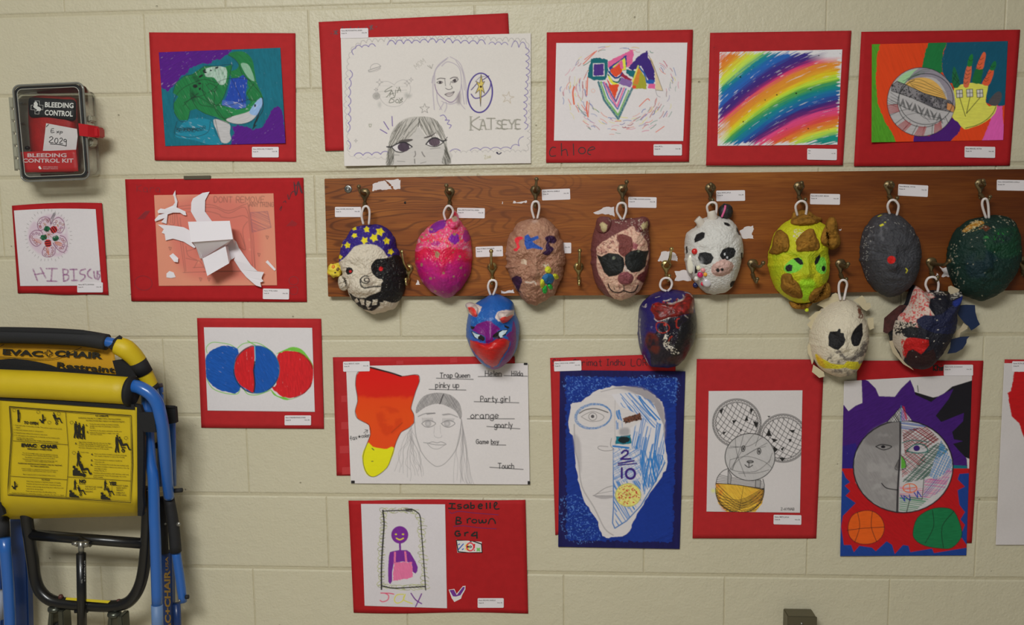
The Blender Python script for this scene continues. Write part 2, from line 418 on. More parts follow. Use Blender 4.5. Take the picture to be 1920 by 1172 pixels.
def textgeo(items, name, m, parent, crop, d, amp=0, zf=None):
    """printed lettering: items (string, x, baseline y, cap height, width or None, rot, bold); all as one flat raised-ink mesh"""
    V = []; F = []
    for it in items:
        t, x, y, h, w, rot, bold = (list(it)+[None, 0, 0])[:7] if len(it) < 7 else it
        cu = bpy.data.curves.new('t', 'FONT'); cu.body = t; cu.size = 1; cu.resolution_u = 2; cu.offset = bold
        o = bpy.data.objects.new('t', cu); C.objects.link(o)
        me = bpy.data.meshes.new_from_object(o)
        n = len(me.vertices); co = np.empty(n*3, 'f'); me.vertices.foreach_get('co', co); co = co.reshape(-1, 3)
        C.objects.unlink(o); bpy.data.objects.remove(o); bpy.data.curves.remove(cu)
        if n == 0: continue
        k = h/.69; X = co[:, 0]*k; Y = -co[:, 1]*k
        if w: X = (X-X.min())*w/(X.max()-X.min())
        a = math.radians(rot); x2 = x+X*math.cos(a)-Y*math.sin(a); y2 = y+X*math.sin(a)+Y*math.cos(a)
        c0 = CROPS[crop]; gx = c0[0]+x2*c0[2]; gy = c0[1]+y2*c0[2]
        dd = d+disp(gx, gy, amp)+(zf(gx, gy) if zf else 0)
        P = U(gx, gy, dd); b = len(V); V += P.tolist(); F += [[b+i for i in p.vertices] for p in me.polygons]
        bpy.data.meshes.remove(me)
    return mesh_obj(name, V, F, m, parent)

# ------------------------------------------------------------------ room
# painted concrete block material: cream gloss paint, orange-peel relief, pin holes
def wallpaint(name, col, dark=0):
    m, nt, b = newmat(name); tc = add(nt, 'ShaderNodeTexCoord')
    def noise(sc, det=3, dist=0):
        n = add(nt, 'ShaderNodeTexNoise'); n.inputs['Scale'].default_value = sc; n.inputs['Detail'].default_value = det; n.inputs['Distortion'].default_value = dist
        nt.links.new(tc.outputs['Object'], n.inputs['Vector']); return n
    base = tuple(alb(col))+(1,)
    n1 = noise(2.5, 5); mx = add(nt, 'ShaderNodeMix', data_type='RGBA', blend_type='MIX')
    mx.inputs[6].default_value = base; mx.inputs[7].default_value = tuple(np.array(base[:3])*(.90, .90, .86))+(1,)
    nt.links.new(n1.outputs['Fac'], mx.inputs[0])
    # sparse specks
    vo = add(nt, 'ShaderNodeTexVoronoi'); vo.inputs['Scale'].default_value = 26; nt.links.new(tc.outputs['Object'], vo.inputs['Vector'])
    r = add(nt, 'ShaderNodeMapRange'); r.inputs[1].default_value = .035; r.inputs[2].default_value = .07; r.inputs[3].default_value = 1; r.inputs[4].default_value = 0
    nt.links.new(vo.outputs['Distance'], r.inputs[0])
    th = add(nt, 'ShaderNodeMath', operation='GREATER_THAN'); th.inputs[1].default_value = .80
    sp = add(nt, 'ShaderNodeSeparateColor'); nt.links.new(vo.outputs['Color'], sp.inputs[0]); nt.links.new(sp.outputs[0], th.inputs[0])
    pit = add(nt, 'ShaderNodeMath', operation='MULTIPLY'); nt.links.new(r.outputs[0], pit.inputs[0]); nt.links.new(th.outputs[0], pit.inputs[1])
    pk = add(nt, 'ShaderNodeMath', operation='MULTIPLY'); pk.inputs[1].default_value = .45; nt.links.new(pit.outputs[0], pk.inputs[0])
    m2 = add(nt, 'ShaderNodeMix', data_type='RGBA', blend_type='MIX'); m2.inputs[7].default_value = (.20, .17, .11, 1)
    nt.links.new(pk.outputs[0], m2.inputs[0]); nt.links.new(mx.outputs[2], m2.inputs[6]); nt.links.new(m2.outputs[2], b.inputs['Base Color'])
    b.inputs['Roughness'].default_value = .42; b.inputs['Specular IOR Level'].default_value = .45
    n2 = noise(160, 3); n3 = noise(38, 3)
    s = add(nt, 'ShaderNodeMath', operation='MULTIPLY_ADD'); s.inputs[1].default_value = 1.6
    nt.links.new(n3.outputs['Fac'], s.inputs[0]); nt.links.new(n2.outputs['Fac'], s.inputs[2])
    s2 = add(nt, 'ShaderNodeMath', operation='MULTIPLY_ADD'); s2.inputs[1].default_value = -1.5
    nt.links.new(pit.outputs[0], s2.inputs[0]); nt.links.new(s.outputs[0], s2.inputs[2])
    bp = add(nt, 'ShaderNodeBump'); bp.inputs['Distance'].default_value = .0016; bp.inputs['Strength'].default_value = .8
    nt.links.new(s2.outputs[0], bp.inputs['Height']); nt.links.new(bp.outputs[0], b.inputs['Normal'])
    return m
M_WALL = wallpaint('cream_block_paint', (183, 176, 154))
M_JOINT = wallpaint('cream_joint_paint', (174, 166, 142))
BW, BH = .4064, .2032
MPX = {1: [(0,181),(275,177.6),(1015,157),(1310,150.6),(1600,148.6),(1900,139)], 2: [(0,334),(200,333),(590,325),(900,321),(1300,314),(1900,306)],
 3: [(0,485),(215,482.6),(600,480),(1900,466)], 4: [(0,636),(300,633),(600,635),(1000,633),(1500,630),(1900,627)], 5: [(0,775),(340,778.6),(620,780),(1005,786),(1290,784),(1850,785)],
 6: [(0,922),(350,926),(645,929),(1290,934.7),(1850,937)], 7: [(0,1057),(350,1062.5),(645,1067.5),(1000,1074.6),(1850,1086)], 0: [(0,36),(275,28),(900,8),(1900,-25)]}
def zrow(i, X):
    z = Z0-i*BH
    if i in MPX:
        px, _ = PRJ((X, 0, z)); l = MPX[i]
        y = np.interp(px, [p[0] for p in l], [p[1] for p in l])
        zz = U(px, y, 0)[2]; return z+max(-.008, min(.008, zz-z))
    return z
XJ = {(0, 0): (273, 100), (0, 2): (890, 18), (0, 3): (1216, 50), (0, 4): (1549, 55), (0, 5): (1884, 55), (4, 0): (308, 700), (3, 0): (165, 600), (3, 1): (456, 590), (5, 1): (462, 812),
 (3, 2): (751, 590), (5, 2): (751, 915), (3, 3): (1058, 600), (3, 4): (1365, 600), (6, 4): (1513, 1050), (4, 5): (1843, 680), (7, 0): (190, 1090)}
def xj(i, n):
    X = n*BW-(BW/2 if i % 2 else 0)
    if (i, n) in XJ: X = float(U(*XJ[(i, n)])[0])
    return X
wall = box('wall_back', (-2.6, .0022, 0), (4.2, .2, 2.75), M_JOINT); wall['kind'] = 'structure'
for i in range(-5, 9):
    for n in range(-4, 9):
        xa, xb = xj(i, n)+.0009, xj(i, n+1)-.0009
        z = [zrow(i, xa)-.0034, zrow(i, xb)-.0034, zrow(i+1, xb)+.0034, zrow(i+1, xa)+.0034]
        if z[0] > 2.74: continue
        bv = .0042; P = [(xa, z[0]), (xb, z[1]), (xb, z[2]), (xa, z[3])]; h = .0022; I = [(xa+h, z[0]-bv), (xb-h, z[1]-bv), (xb-h, z[2]+bv), (xa+h, z[3]+bv)]; h = .0007; J = [(xa+h, z[0]-bv*.35), (xb-h, z[1]-bv*.35), (xb-h, z[2]+bv*.35), (xa+h, z[3]+bv*.35)]
        V = [(p[0], .0024, p[1]) for p in P]+[(p[0], .0009, p[1]) for p in J]+[(p[0], 0, p[1]) for p in I]
        F = [[8, 11, 10, 9]]+[[a+k, a+(k+1) % 4, a+4+(k+1) % 4, a+4+k] for a in (0, 4) for k in range(4)]
        mesh_obj('concrete_block', V, [f[::-1] for f in F], M_WALL, wall)
tag(box('floor', (-2.6, -3.2, -.1), (4.2, .2, 0), mat('floor_tile', (150, 142, 124), .4, var=.1)), kind='structure')
tag(box('ceiling', (-2.6, -3.2, 2.75), (4.2, .2, 2.85), mat('ceiling_tile', (200, 198, 190), .9)), kind='structure')

# ------------------------------------------------------------------ common materials
M_RED = mat('red_card', (158, 34, 37), .75, bump=.0002, bscale=900, var=.05, vscale=60, spec=.2)
M_RED2 = mat('dark_red_card', (153, 26, 30), .75, bump=.0002, bscale=900, var=.05, vscale=60, spec=.2)
M_PAPER = mat('white_paper', (198, 192, 192), .7, var=.02, vscale=20, spec=.2)
M_STICK = mat('white_sticker', (200, 194, 197), .6, spec=.3)
M_INK = mat('grey_print_ink', (72, 66, 66), .7)
M_BLACK = mat('black_ink', (22, 20, 20), .6)
M_ART = paintmat('drawn_paper', .7, spec=.25)
M_SAND = mat('hook_brass', (176, 158, 104), .3, metal=.85, raw=True, var=.25, vscale=60)
M_SANDD = mat('hook_dark_brass', (118, 102, 72), .38, metal=.7, raw=True, var=.25, vscale=60)
M_LOOP = mat('white_vinyl_cord', (196, 188, 186), .45)

# ------------------------------------------------------------------ coat rack board
def woodmat(name, ends=False):
    m, nt, b = newmat(name); tc = add(nt, 'ShaderNodeTexCoord')
    mp = add(nt, 'ShaderNodeMapping'); mp.inputs['Scale'].default_value = (1, 1, 4.2); nt.links.new(tc.outputs['Object'], mp.inputs[0])
    n = add(nt, 'ShaderNodeTexNoise'); n.inputs['Scale'].default_value = 2.3; n.inputs['Detail'].default_value = 2; n.inputs['Distortion'].default_value = .35
    nt.links.new(mp.outputs[0], n.inputs['Vector'])
    k = add(nt, 'ShaderNodeMath', operation='MULTIPLY'); k.inputs[1].default_value = 150; nt.links.new(n.outputs['Fac'], k.inputs[0])
    s = add(nt, 'ShaderNodeMath', operation='SINE'); nt.links.new(k.outputs[0], s.inputs[0])
    r = add(nt, 'ShaderNodeMapRange'); r.inputs[1].default_value = .35; r.inputs[2].default_value = 1; nt.links.new(s.outputs[0], r.inputs[0])
    mp2 = add(nt, 'ShaderNodeMapping'); mp2.inputs['Scale'].default_value = (3, 1, 90); nt.links.new(tc.outputs['Object'], mp2.inputs[0])
    f = add(nt, 'ShaderNodeTexNoise'); f.inputs['Scale'].default_value = 4; f.inputs['Detail'].default_value = 4; nt.links.new(mp2.outputs[0], f.inputs['Vector'])
    mp3 = add(nt, 'ShaderNodeMapping'); mp3.inputs['Scale'].default_value = (1, 1, 6); nt.links.new(tc.outputs['Object'], mp3.inputs[0])
    g = add(nt, 'ShaderNodeTexNoise'); g.inputs['Scale'].default_value = 3; g.inputs['Detail'].default_value = 3; nt.links.new(mp3.outputs[0], g.inputs['Vector'])
    cr = add(nt, 'ShaderNodeValToRGB'); e = cr.color_ramp.elements
    e[0].position = .3; e[0].color = tuple(alb((94, 46, 18)))+(1,); e[1].position = .75; e[1].color = tuple(alb((146, 88, 34)))+(1,)
    e2 = cr.color_ramp.elements.new(.52); e2.color = tuple(alb((120, 66, 24)))+(1,)
    av = add(nt, 'ShaderNodeMath', operation='MULTIPLY_ADD'); av.inputs[1].default_value = .45; nt.links.new(f.outputs['Fac'], av.inputs[0])
    g2 = add(nt, 'ShaderNodeMath', operation='MULTIPLY'); g2.inputs[1].default_value = .6; nt.links.new(g.outputs['Fac'], g2.inputs[0]); nt.links.new(g2.outputs[0], av.inputs[2])
    nt.links.new(av.outputs[0], cr.inputs[0])
    # the growth-ring contours are strongest at the left end of the board
    sx = add(nt, 'ShaderNodeSeparateXYZ'); nt.links.new(tc.outputs['Object'], sx.inputs[0])
    fd = add(nt, 'ShaderNodeMapRange'); fd.inputs[1].default_value = .55; fd.inputs[2].default_value = 1.3; fd.inputs[3].default_value = .62; fd.inputs[4].default_value = .07
    nt.links.new(sx.outputs[0], fd.inputs[0])
    kk = add(nt, 'ShaderNodeMath', operation='MULTIPLY'); nt.links.new(r.outputs[0], kk.inputs[0]); nt.links.new(fd.outputs[0], kk.inputs[1])
    mx = add(nt, 'ShaderNodeMix', data_type='RGBA', blend_type='MIX'); mx.inputs[7].default_value = tuple(alb((62, 28, 12)))+(1,)
    nt.links.new(kk.outputs[0], mx.inputs[0]); nt.links.new(cr.outputs[0], mx.inputs[6])
    # right end painted darker and redder: part light fall-off, part the wood's own tone
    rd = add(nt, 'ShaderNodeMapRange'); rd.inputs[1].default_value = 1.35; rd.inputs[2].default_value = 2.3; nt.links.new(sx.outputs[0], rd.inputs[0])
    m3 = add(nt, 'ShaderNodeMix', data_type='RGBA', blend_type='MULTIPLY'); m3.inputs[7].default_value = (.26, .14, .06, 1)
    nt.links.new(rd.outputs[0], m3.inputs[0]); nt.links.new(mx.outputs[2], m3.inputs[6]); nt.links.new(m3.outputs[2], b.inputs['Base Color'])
    b.inputs['Roughness'].default_value = .38; b.inputs['Specular IOR Level'].default_value = .35
    return m
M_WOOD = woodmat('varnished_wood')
BD = .022
rack = thing('coat_rack', 'long varnished wooden board with two staggered rows of brass coat hooks on block wall', 'coat rack', (0, 0, 0))
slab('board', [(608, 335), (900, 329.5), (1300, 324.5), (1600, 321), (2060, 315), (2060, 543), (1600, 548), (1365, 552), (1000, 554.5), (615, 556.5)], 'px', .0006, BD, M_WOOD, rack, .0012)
def washer(x, y, r, d, parent, m):
    c = U(x, y, d); bm = bmesh.new(); R = []
    for rr, dy in ((1, 0), (1, .0012), (.8, .002), (.45, .002), (.42, .0035), (.2, .0042), (.12, .0028)):
        R.append([bm.verts.new((c[0]+rr*r*math.cos(k*math.pi/8), c[1]-dy, c[2]+rr*r*math.sin(k*math.pi/8))) for k in range(16)])
    for a, b in zip(R, R[1:]):
        for k in range(16): bm.faces.new((a[k], a[(k+1) % 16], b[(k+1) % 16], b[k]))
    bm.faces.new(R[-1]); return bm_obj('screw', bm, m, parent, True)
tag(washer(653, 354.5, .0095, BD, rack, mat('zinc', (150, 150, 148), .4, metal=1, raw=True)), 'zinc screw with washer at the left end of the board')
tube('screw_hole', [(760, 380, BD+.0003), (760, 380, BD-.0001)], 'px', .0033, M_BLACK, rack, 12, 0)
def hook(px, py, tip, low, m, s=1.0, tilt=0):
    """px,py centre of the plate's screws; tip = upper prong tip (x,y,depth); low = lower prong tip"""
    h = bpy.data.objects.new('coat_hook', None); link(h, rack)
    c = U(px, py, BD); k = .0128*s; bm = bmesh.new()
    prof = smooth([(-1, .15), (-.62, .78), (0, .92), (.62, .78), (1, .15), (.86, -.35), (.42, -1.1), (.22, -1.9), (.2, -2.5), (0, -2.75), (-.2, -2.5), (-.22, -1.9), (-.42, -1.1), (-.86, -.35)], 3, True)
    rings = []
    for sc, dy in ((1, 0), (1, .0012), (.9, .0026), (.6, .0042), (.25, .0056)):
        rings.append([bm.verts.new((c[0]+k*x*sc, c[1]-dy, c[2]+k*((z+.4)*(.45+.55*sc)-.4))) for x, z in prof])
    n = len(prof)
    for a, b in zip(rings, rings[1:]):
        for j in range(n): bm.faces.new((a[j], a[(j+1) % n], b[(j+1) % n], b[j]))
    bm.faces.new(rings[-1]); bm_obj('hook_plate', bm, m, h, True)
    def prong(name, a, t, bend, r0, r1, ball):
        T = U(t[0], t[1], BD+t[2]); A = np.array(a); Mi = A*.45+T*.55+np.array(bend); P = sm3([A, Mi, T], 7)
        rs = list(np.interp(np.linspace(0, 1, len(P)), [0, .3, .8, 1], [r0*1.5, r0, r1, r1])); bm = bmesh.new(); tube_bm(bm, P, rs, 10)
        if ball:
            q = bmesh.ops.create_uvsphere(bm, u_segments=12, v_segments=8, radius=ball)
            for v in q['verts']: v.co += Vector(T)
        bm_obj(name, bm, m, h, True)
    prong('upper_prong', (c[0], c[1]-.003, c[2]-.002), tip, (0, -.012, -.006), .0042*s, .0032*s, .0052*s)
    prong('lower_prong', (c[0], c[1]-.003, c[2]-k*1.9), low, (0, -.010, -.012), .0036*s, .0030*s, .0046*s)
    for sx in (-.62, .62): washer(px+sx*10*s, py-1, .0026*s, BD+.0022, h, M_SANDD)
    return h
hooks = [(684, 362, (673, 350, .05), (682, 389, .035), M_SANDD), (843, 360, (837, 348, .05), (841, 388, .035), M_SANDD), (1004, 357, (1006, 336, .045), (1003, 381, .03), M_SANDD),
 (1167, 355, (1175, 341, .05), (1169, 382, .035), M_SANDD), (1332, 353, (1333, 346, .05), (1336, 375, .035), M_SANDD), (1498, 350, (1503, 343, .05), (1510, 374, .035), M_SANDD),
 (1667, 348, (1671, 343, .05), (1682, 371, .035), M_SANDD), (1838, 345, (1843, 339, .05), (1856, 369, .035), M_SANDD),
 (766, 504, (754, 472, .035), (761, 524, .025), M_SAND), (923, 501, (921, 471, .035), (922, 524, .022), M_SAND), (1085, 501, (1087, 470, .035), (1086, 527, .022), M_SAND),
 (1249, 497, (1259, 467, .035), (1255, 517, .025), M_SAND), (1411, 495, (1431, 493, .05), (1420, 523, .03), M_SANDD), (1576, 495, (1590, 495, .05), (1587, 523, .035), M_SANDD),
 (1746, 492, (1780, 489, .06), (1758, 520, .035), M_SANDD), (1918, 490, (1935, 484, .05), (1926, 512, .035), M_SANDD)]
for h in hooks: hook(*h)

def sticker(x0, y0, x1, y1, lines, parent, d, rot=0, amp=0, crop='px', name='name_label', skew=0):
    """white printed name sticker; corners in px; three small printed lines"""
    cx, cy = (x0+x1)/2, (y0+y1)/2; a = math.radians(rot)
    def R(x, y): x -= cx; y -= cy; return (cx+x*math.cos(a)-y*math.sin(a), cy+x*math.sin(a)+y*math.cos(a))
    o = poly_sheet(name, [R(*p) for p in ((x0+1.2, y0), (x1-1.2, y0), (x1, y0+1.2), (x1, y1-1.2), (x1-1.2, y1), (x0+1.2, y1), (x0, y1-1.2), (x0, y0+1.2))], crop, d, M_STICK, parent, .0003, amp)
    if lines:
        w = x1-x0; it = []
        p = R(x0+2, y0+5.2); it.append((lines[0], p[0], p[1], 2.3, min(w*.75, 1.5*len(lines[0])), rot, .012))
        p = R(x0+2, y0+10); it.append(('Grade: 04', p[0], p[1], 2.2, w*.19, rot, .012))
        if len(lines) > 1: p = R(x1-12, y0+9.6); it.append((lines[1], p[0], p[1], 2.1, 9, rot, .012))
        textgeo(it, 'printed_lettering', M_INK, o, crop, d+.00025, amp)
    return o
for s in [(628, 388, 677, 407, ('Name: WAVERS, BROOKLYN', 'Hrm: 5B'), 0), (857, 390, 909, 409, ('Name: BRUTUS-RAKTON, AHREN', 'Hrm: 5B'), 1), (1016, 354.5, 1069, 375, ('Name: BROWN, ISABELLE', 'Hrm: 5B'), -2), (892, 462, 943, 481.5, ('Name: PUTMAN, SAVANNAH', 'Hrm: 5B'), -2),
          (1178, 369.5, 1231, 389.5, ('Name: NTIMBA, OLIVE-DAISY LADONNA', 'Hrm: 5B'), 1), (1343, 357, 1397, 377, ('Name: BURG, JAYLA', 'Hrm: 5B'), -1), (1519, 363.5, 1575, 383.5, ('Name: MCCLUSKEY, MEGAN', 'Hrm: 5B'), 1), (1684, 346.5, 1740, 368, ('Name: MANUEL, VICTOR', 'Hrm: 5B'), 3),
          (1869, 337.5, 1935, 357.5, ('Name: OSHCHAPOVSKYI, KYRYLO', 'Hrm: 5B'), 1), (1040, 455, 1071, 475, ('', 'Hrm: 5B'), 0)]:
    sticker(*s[:4], s[4], rack, BD+.0006, s[5])
M_TORN = mat('torn_sticker_paper', (192, 184, 184), .8, bump=.0003, bscale=500)
for c, P in [('m1', [(382, 150), (385, 100), (430, 80), (470, 72), (500, 100), (530, 135), (470, 140), (420, 140)]), ('m1', [(478, 68), (560, 62), (590, 68), (588, 135), (545, 137), (520, 100)]), ('m1', [(700, 835), (712, 800), (735, 835)]),
             ('m3', [(310, 878), (345, 885), (400, 870), (408, 897), (312, 898)]), ('m3', [(985, 308), (1060, 270), (1138, 264), (1142, 338), (1100, 318), (1000, 318)]), ('m3', [(395, 238), (400, 222), (430, 232), (495, 218), (503, 232), (450, 240)]), ('m3', [(316, 243), (318, 226), (326, 243)]),
             ('m4', [(598, 662), (625, 595), (690, 588), (720, 600), (742, 628), (745, 664), (700, 655), (640, 664)]), ('m4', [(722, 735), (770, 730), (830, 730), (845, 770), (845, 806), (722, 806), (735, 770)]),
             ('m5', [(455, 440), (490, 415), (555, 402), (560, 430), (545, 460), (560, 498), (480, 498)]), ('m7', [(668, 700), (700, 715), (740, 705), (765, 730), (750, 775), (685, 778), (700, 745)]), ('m7', [(640, 775), (650, 750), (668, 775)]), ('m5', [(1183, 430), (1200, 425), (1200, 438), (1185, 438)])]:
    P2 = []
    for i, p in enumerate(P):
        q = P[(i+1) % len(P)]
        for k in range(4): t = k/4; P2.append((p[0]+(q[0]-p[0])*t+6*(vn(i*4+k, 3, 2)-.5)*(k > 0), p[1]+(q[1]-p[1])*t+8*(vn(i*4+k, 9, 2)-.5)*(k > 0)))
    tag(poly_sheet('torn_label', P2, c, BD+.0004, M_TORN, rack, .0003, 0))

# ------------------------------------------------------------------ artworks on the wall
CD = .0012      # card depth in front of the blocks
AMP = .005
W_ = (199, 193, 194)
def artwork(label, group='red-mounted drawings on the wall'):
    return thing('mounted_drawing', label, 'artwork', (0, 0, 0), group)
def card(c, crop, parent, m=None, **k): return sheet('backing_card', c, crop, CD, m or M_RED, parent, amp=AMP, thick=.0008, **k)
def draw(c, crop, parent, cv, S=1.0, d=.0012, **k): return sheet('drawing_sheet', c, crop, CD+d, M_ART, parent, canvas=cv, amp=AMP, S=S, **k)
def lab(c, crop, parent, l1, rot=0, d=.0022):
    P = Q(crop, c); return sticker(min(p[0] for p in P), min(p[1] for p in P), max(p[0] for p in P), max(p[1] for p in P), (l1, 'Hrm: 5B'), parent, CD+d, rot, AMP)

# --- turtle
a = artwork('red card with a green turtle drawing on teal and purple, above the pink collage')
card([(42, 48), (1278, 55), (1285, 1142), (90, 1130)], 'turtle', a)
sh = [(125, 217), (1152, 178), (1195, 985), (180, 1010)]
c = Canvas(sh, 'turtle', W_, 1.2)
TEAL = (14, 94, 112); PUR = (74, 18, 116); GRN = (28, 106, 58); BLK = (26, 30, 32)
c.fill([(100, 150), (1220, 150), (1220, 1040), (100, 1040)], TEAL, gap=.16, ang=80, var=.16, W=2)
c.fill([(110, 180), (745, 180), (745, 198), (705, 235), (640, 275), (590, 285), (570, 310), (480, 318), (390, 350), (365, 385), (290, 450), (245, 505), (205, 545), (145, 520)], PUR, gap=.22, ang=-35, edge=2, var=.15)
c.fill([(1125, 672), (1165, 700), (1210, 1000), (735, 1010), (745, 930), (760, 900), (745, 845), (790, 830), (880, 850), (920, 870), (1000, 850), (1060, 750), (1080, 700)], PUR, gap=.17, ang=-40, edge=1.5, var=.12)
c.fill([(380, 780), (560, 790), (600, 900), (660, 990), (560, 1000), (430, 960), (270, 930), (300, 850)], (24, 116, 140), gap=.28, ang=20, sm=4)
c.fill([(710, 240), (760, 212), (850, 215), (915, 280), (935, 380), (955, 480), (1005, 600), (960, 620), (900, 560), (860, 440), (800, 430), (740, 430), (730, 380), (780, 360), (800, 320), (765, 270)], GRN, sm=4, gap=.2, ang=40, var=.2)
c.fill([(820, 310), (880, 320), (920, 400), (930, 460), (880, 430), (835, 360)], (120, 160, 135), gap=.3, ang=70, sm=4)
c.fill([(245, 560), (270, 480), (340, 420), (410, 400), (450, 370), (510, 335), (600, 335), (680, 340), (740, 320), (745, 350), (720, 420), (700, 520), (650, 660), (850, 690), (900, 640), (860, 560), (880, 520), (980, 570), (940, 640), (890, 690), (780, 760), (715, 820), (600, 760), (520, 740), (440, 695), (390, 710), (370, 790), (300, 790), (255, 730), (250, 650), (290, 590)], GRN, gap=.24, ang=62, var=.25, L=20)
c.fill([(530, 350), (690, 345), (690, 470), (640, 490), (590, 430), (520, 420)], (150, 172, 160), gap=.45, ang=84, sm=3, var=.3, gapcol=(40, 110, 66))
c.fill([(735, 440), (800, 430), (840, 405), (875, 450), (860, 560), (862, 680), (790, 700), (665, 655), (700, 580), (720, 500)], (28, 62, 150), gap=.3, ang=84, var=.2)
c.fill([(660, 620), (860, 650), (860, 685), (760, 690), (660, 665)], (60, 90, 165), gap=.5, ang=30)
c.fill([(640, 680), (760, 700), (850, 700), (940, 620), (970, 640), (890, 740), (780, 760)], (34, 118, 66), gap=.3, ang=10)
c.fill([(715, 770), (850, 730), (930, 700), (960, 720), (935, 770), (870, 810), (780, 822), (700, 800)], (172, 170, 172), sm=4, ang=-20, var=.12)
c.fill([(985, 600), (1003, 640), (985, 700), (950, 750), (890, 730), (920, 670)], (130, 160, 200), sm=3, gap=.3, ang=-50)
c.fill([(600, 780), (720, 820), (725, 900), (735, 950), (700, 985), (650, 970), (615, 880), (590, 820)], (168, 166, 168), sm=4, ang=5, var=.12)
for e in [(510, 370, 16, 7, -20), (515, 385, 16, 8, 10), (480, 418, 22, 9, -30), (432, 503, 20, 16, 0), (470, 480, 14, 8, 0), (472, 525, 8, 12, 20), (615, 347, 16, 8, -20), (565, 370, 8, 7, 0), (938, 667, 8, 12, 0)]:
    c.fill(ell(*e), BLK, var=0)
c.wash([(405, 420), (460, 420), (480, 520), (440, 600), (420, 640), (395, 600), (400, 500)], (20, 70, 42), .8)
for P in [[(250, 700), (262, 600), (330, 520), (440, 465), (520, 445), (610, 470), (700, 440), (860, 440), (930, 500), (985, 570), (1003, 640), (985, 700), (930, 780), (870, 815), (780, 822), (690, 790), (600, 690), (480, 660), (440, 600), (400, 560)],
          [(245, 560), (270, 480), (340, 420), (430, 400), (510, 335), (600, 333), (740, 320), (735, 360), (700, 520), (660, 620), (600, 680)], [(390, 520), (400, 600), (460, 700), (580, 760), (715, 820)], [(255, 720), (300, 795), (365, 795), (390, 710)],
          [(495, 480), (500, 560), (540, 620), (600, 660)], [(520, 480), (560, 540), (600, 545), (615, 515), (560, 480), (525, 500)], [(600, 520), (595, 600), (590, 670)], [(640, 470), (600, 520), (540, 560)], [(590, 660), (720, 665), (900, 610)], [(420, 600), (520, 570), (480, 530)],
          [(600, 700), (660, 770), (740, 760), (700, 690)], [(710, 235), (790, 300), (830, 400), (900, 460)], [(930, 480), (860, 600), (950, 625)], [(340, 640), (385, 700)], [(330, 670), (440, 590), (600, 680)], [(600, 780), (625, 890), (650, 980)], [(460, 560), (400, 610), (340, 640)],
          [(740, 440), (800, 560), (840, 660)], [(280, 800), (260, 900), (340, 930), (440, 930), (540, 890), (560, 800)]]:
    c.stroke(P, 1.0, BLK, .8, sm=6)
for i in range(14):
    x = 900+i*6; c.stroke([(985-i*2, 690+i*8), (960-i*3, 760+i*6), (915+i*3, 870-i*3)], 1, BLK, .55, sm=4)
c.stroke([(1003, 600), (1005, 700), (960, 780), (920, 860)], 1.4, BLK, .8, sm=4)
for i in range(9): c.stroke([(270+i*14, 850+5*(i % 3)), (300+i*22, 880-7*(i % 4)), (330+i*22, 870)], 1, BLK, .7, sm=3)
for i, ch in enumerate('SEAANDCOR'): c.text(ch, 275+i*28, 890-5*max(0, i-5)*1.6, 26, 20, 1.1, BLK, .8)
draw(sh, 'turtle', a, c, 1.2, curl=lambda u, v: .004*v*u**3)
lab([(912, 1018), (1138, 1016), (1138, 1105), (912, 1105)], 'turtle', a, 'Name: SERENA MILLTOWMARTZ')

# --- hibiscus
a = artwork('small red card with the hibiscus flower drawing, under the clear first aid case')
card([(130, 92), (1118, 65), (1190, 1075), (195, 1055)], 'hib', a, M_RED2, edge=lambda u, v: (0*u, -3.0*np.sin(u*3.0)*(1-v)-1.0*np.sin(u*9)*v))
sh = [(152, 145), (1050, 130), (1115, 970), (222, 975)]
c = Canvas(sh, 'hib', (192, 186, 188), 1.6)
c.wash([(330, 320), (480, 200), (680, 210), (740, 400), (740, 600), (600, 650), (430, 620), (320, 500)], (176, 140, 165), .5, thr=.2)
MG = (108, 36, 84); DR = (110, 28, 34)
pet = [[(555, 290), (545, 235), (490, 215), (435, 240), (410, 300), (435, 365), (480, 350)], [(560, 290), (600, 240), (650, 222), (700, 270), (705, 340), (670, 390), (620, 380)], [(470, 400), (440, 365), (370, 370), (325, 430), (345, 500), (400, 540), (450, 510)],
       [(660, 420), (710, 440), (740, 510), (715, 590), (680, 602), (620, 560), (580, 500)], [(490, 540), (465, 600), (480, 645), (550, 655), (600, 620), (605, 560)]]
for P in pet: c.stroke(P, 1.3, MG, .85, sm=5)
R = random.Random(4)
rings = [(470, 250), (500, 240), (525, 265), (445, 275), (430, 300), (445, 330), (530, 250), (440, 320), (600, 290), (620, 265), (660, 285), (690, 300), (675, 335), (655, 360), (400, 395), (365, 405), (345, 435), (430, 405), (365, 465), (385, 490), (405, 510), (655, 450), (685, 465), (705, 490), (700, 530), (685, 555), (620, 540), (660, 560), (600, 510), (495, 570), (500, 630), (540, 640), (575, 555), (580, 590), (570, 620), (520, 600)]
for x, y in rings: c.stroke(ell(x, y, R.uniform(9, 15), R.uniform(9, 15), n=12), 1, R.choice([DR, MG, (130, 40, 40)]), .9)
for x, y, n in [(490, 300, 6), (640, 310, 5)]:
    for k in range(n): c.stroke([(x+R.uniform(-20, 20), y+R.uniform(-20, 20)), (x+R.uniform(-20, 20), y+R.uniform(-20, 20))], 1, (150, 110, 70), .6)
for x, y, t in [(420, 480, 30), (645, 510, 20), (525, 590, 80)]:
    c.hatch(ell(x, y, 45, 22, t), t, 1.3, 1.1, (172, 92, 40), .8)
for x, y in [(515, 345), (480, 440), (612, 450)]:
    c.fill(ell(x, y, 36, 30, -20), (34, 92, 62), edge=1, gap=.3, var=.3); c.speck(ell(x, y, 34, 28), (14, 40, 28), 14, 1, 1.4)
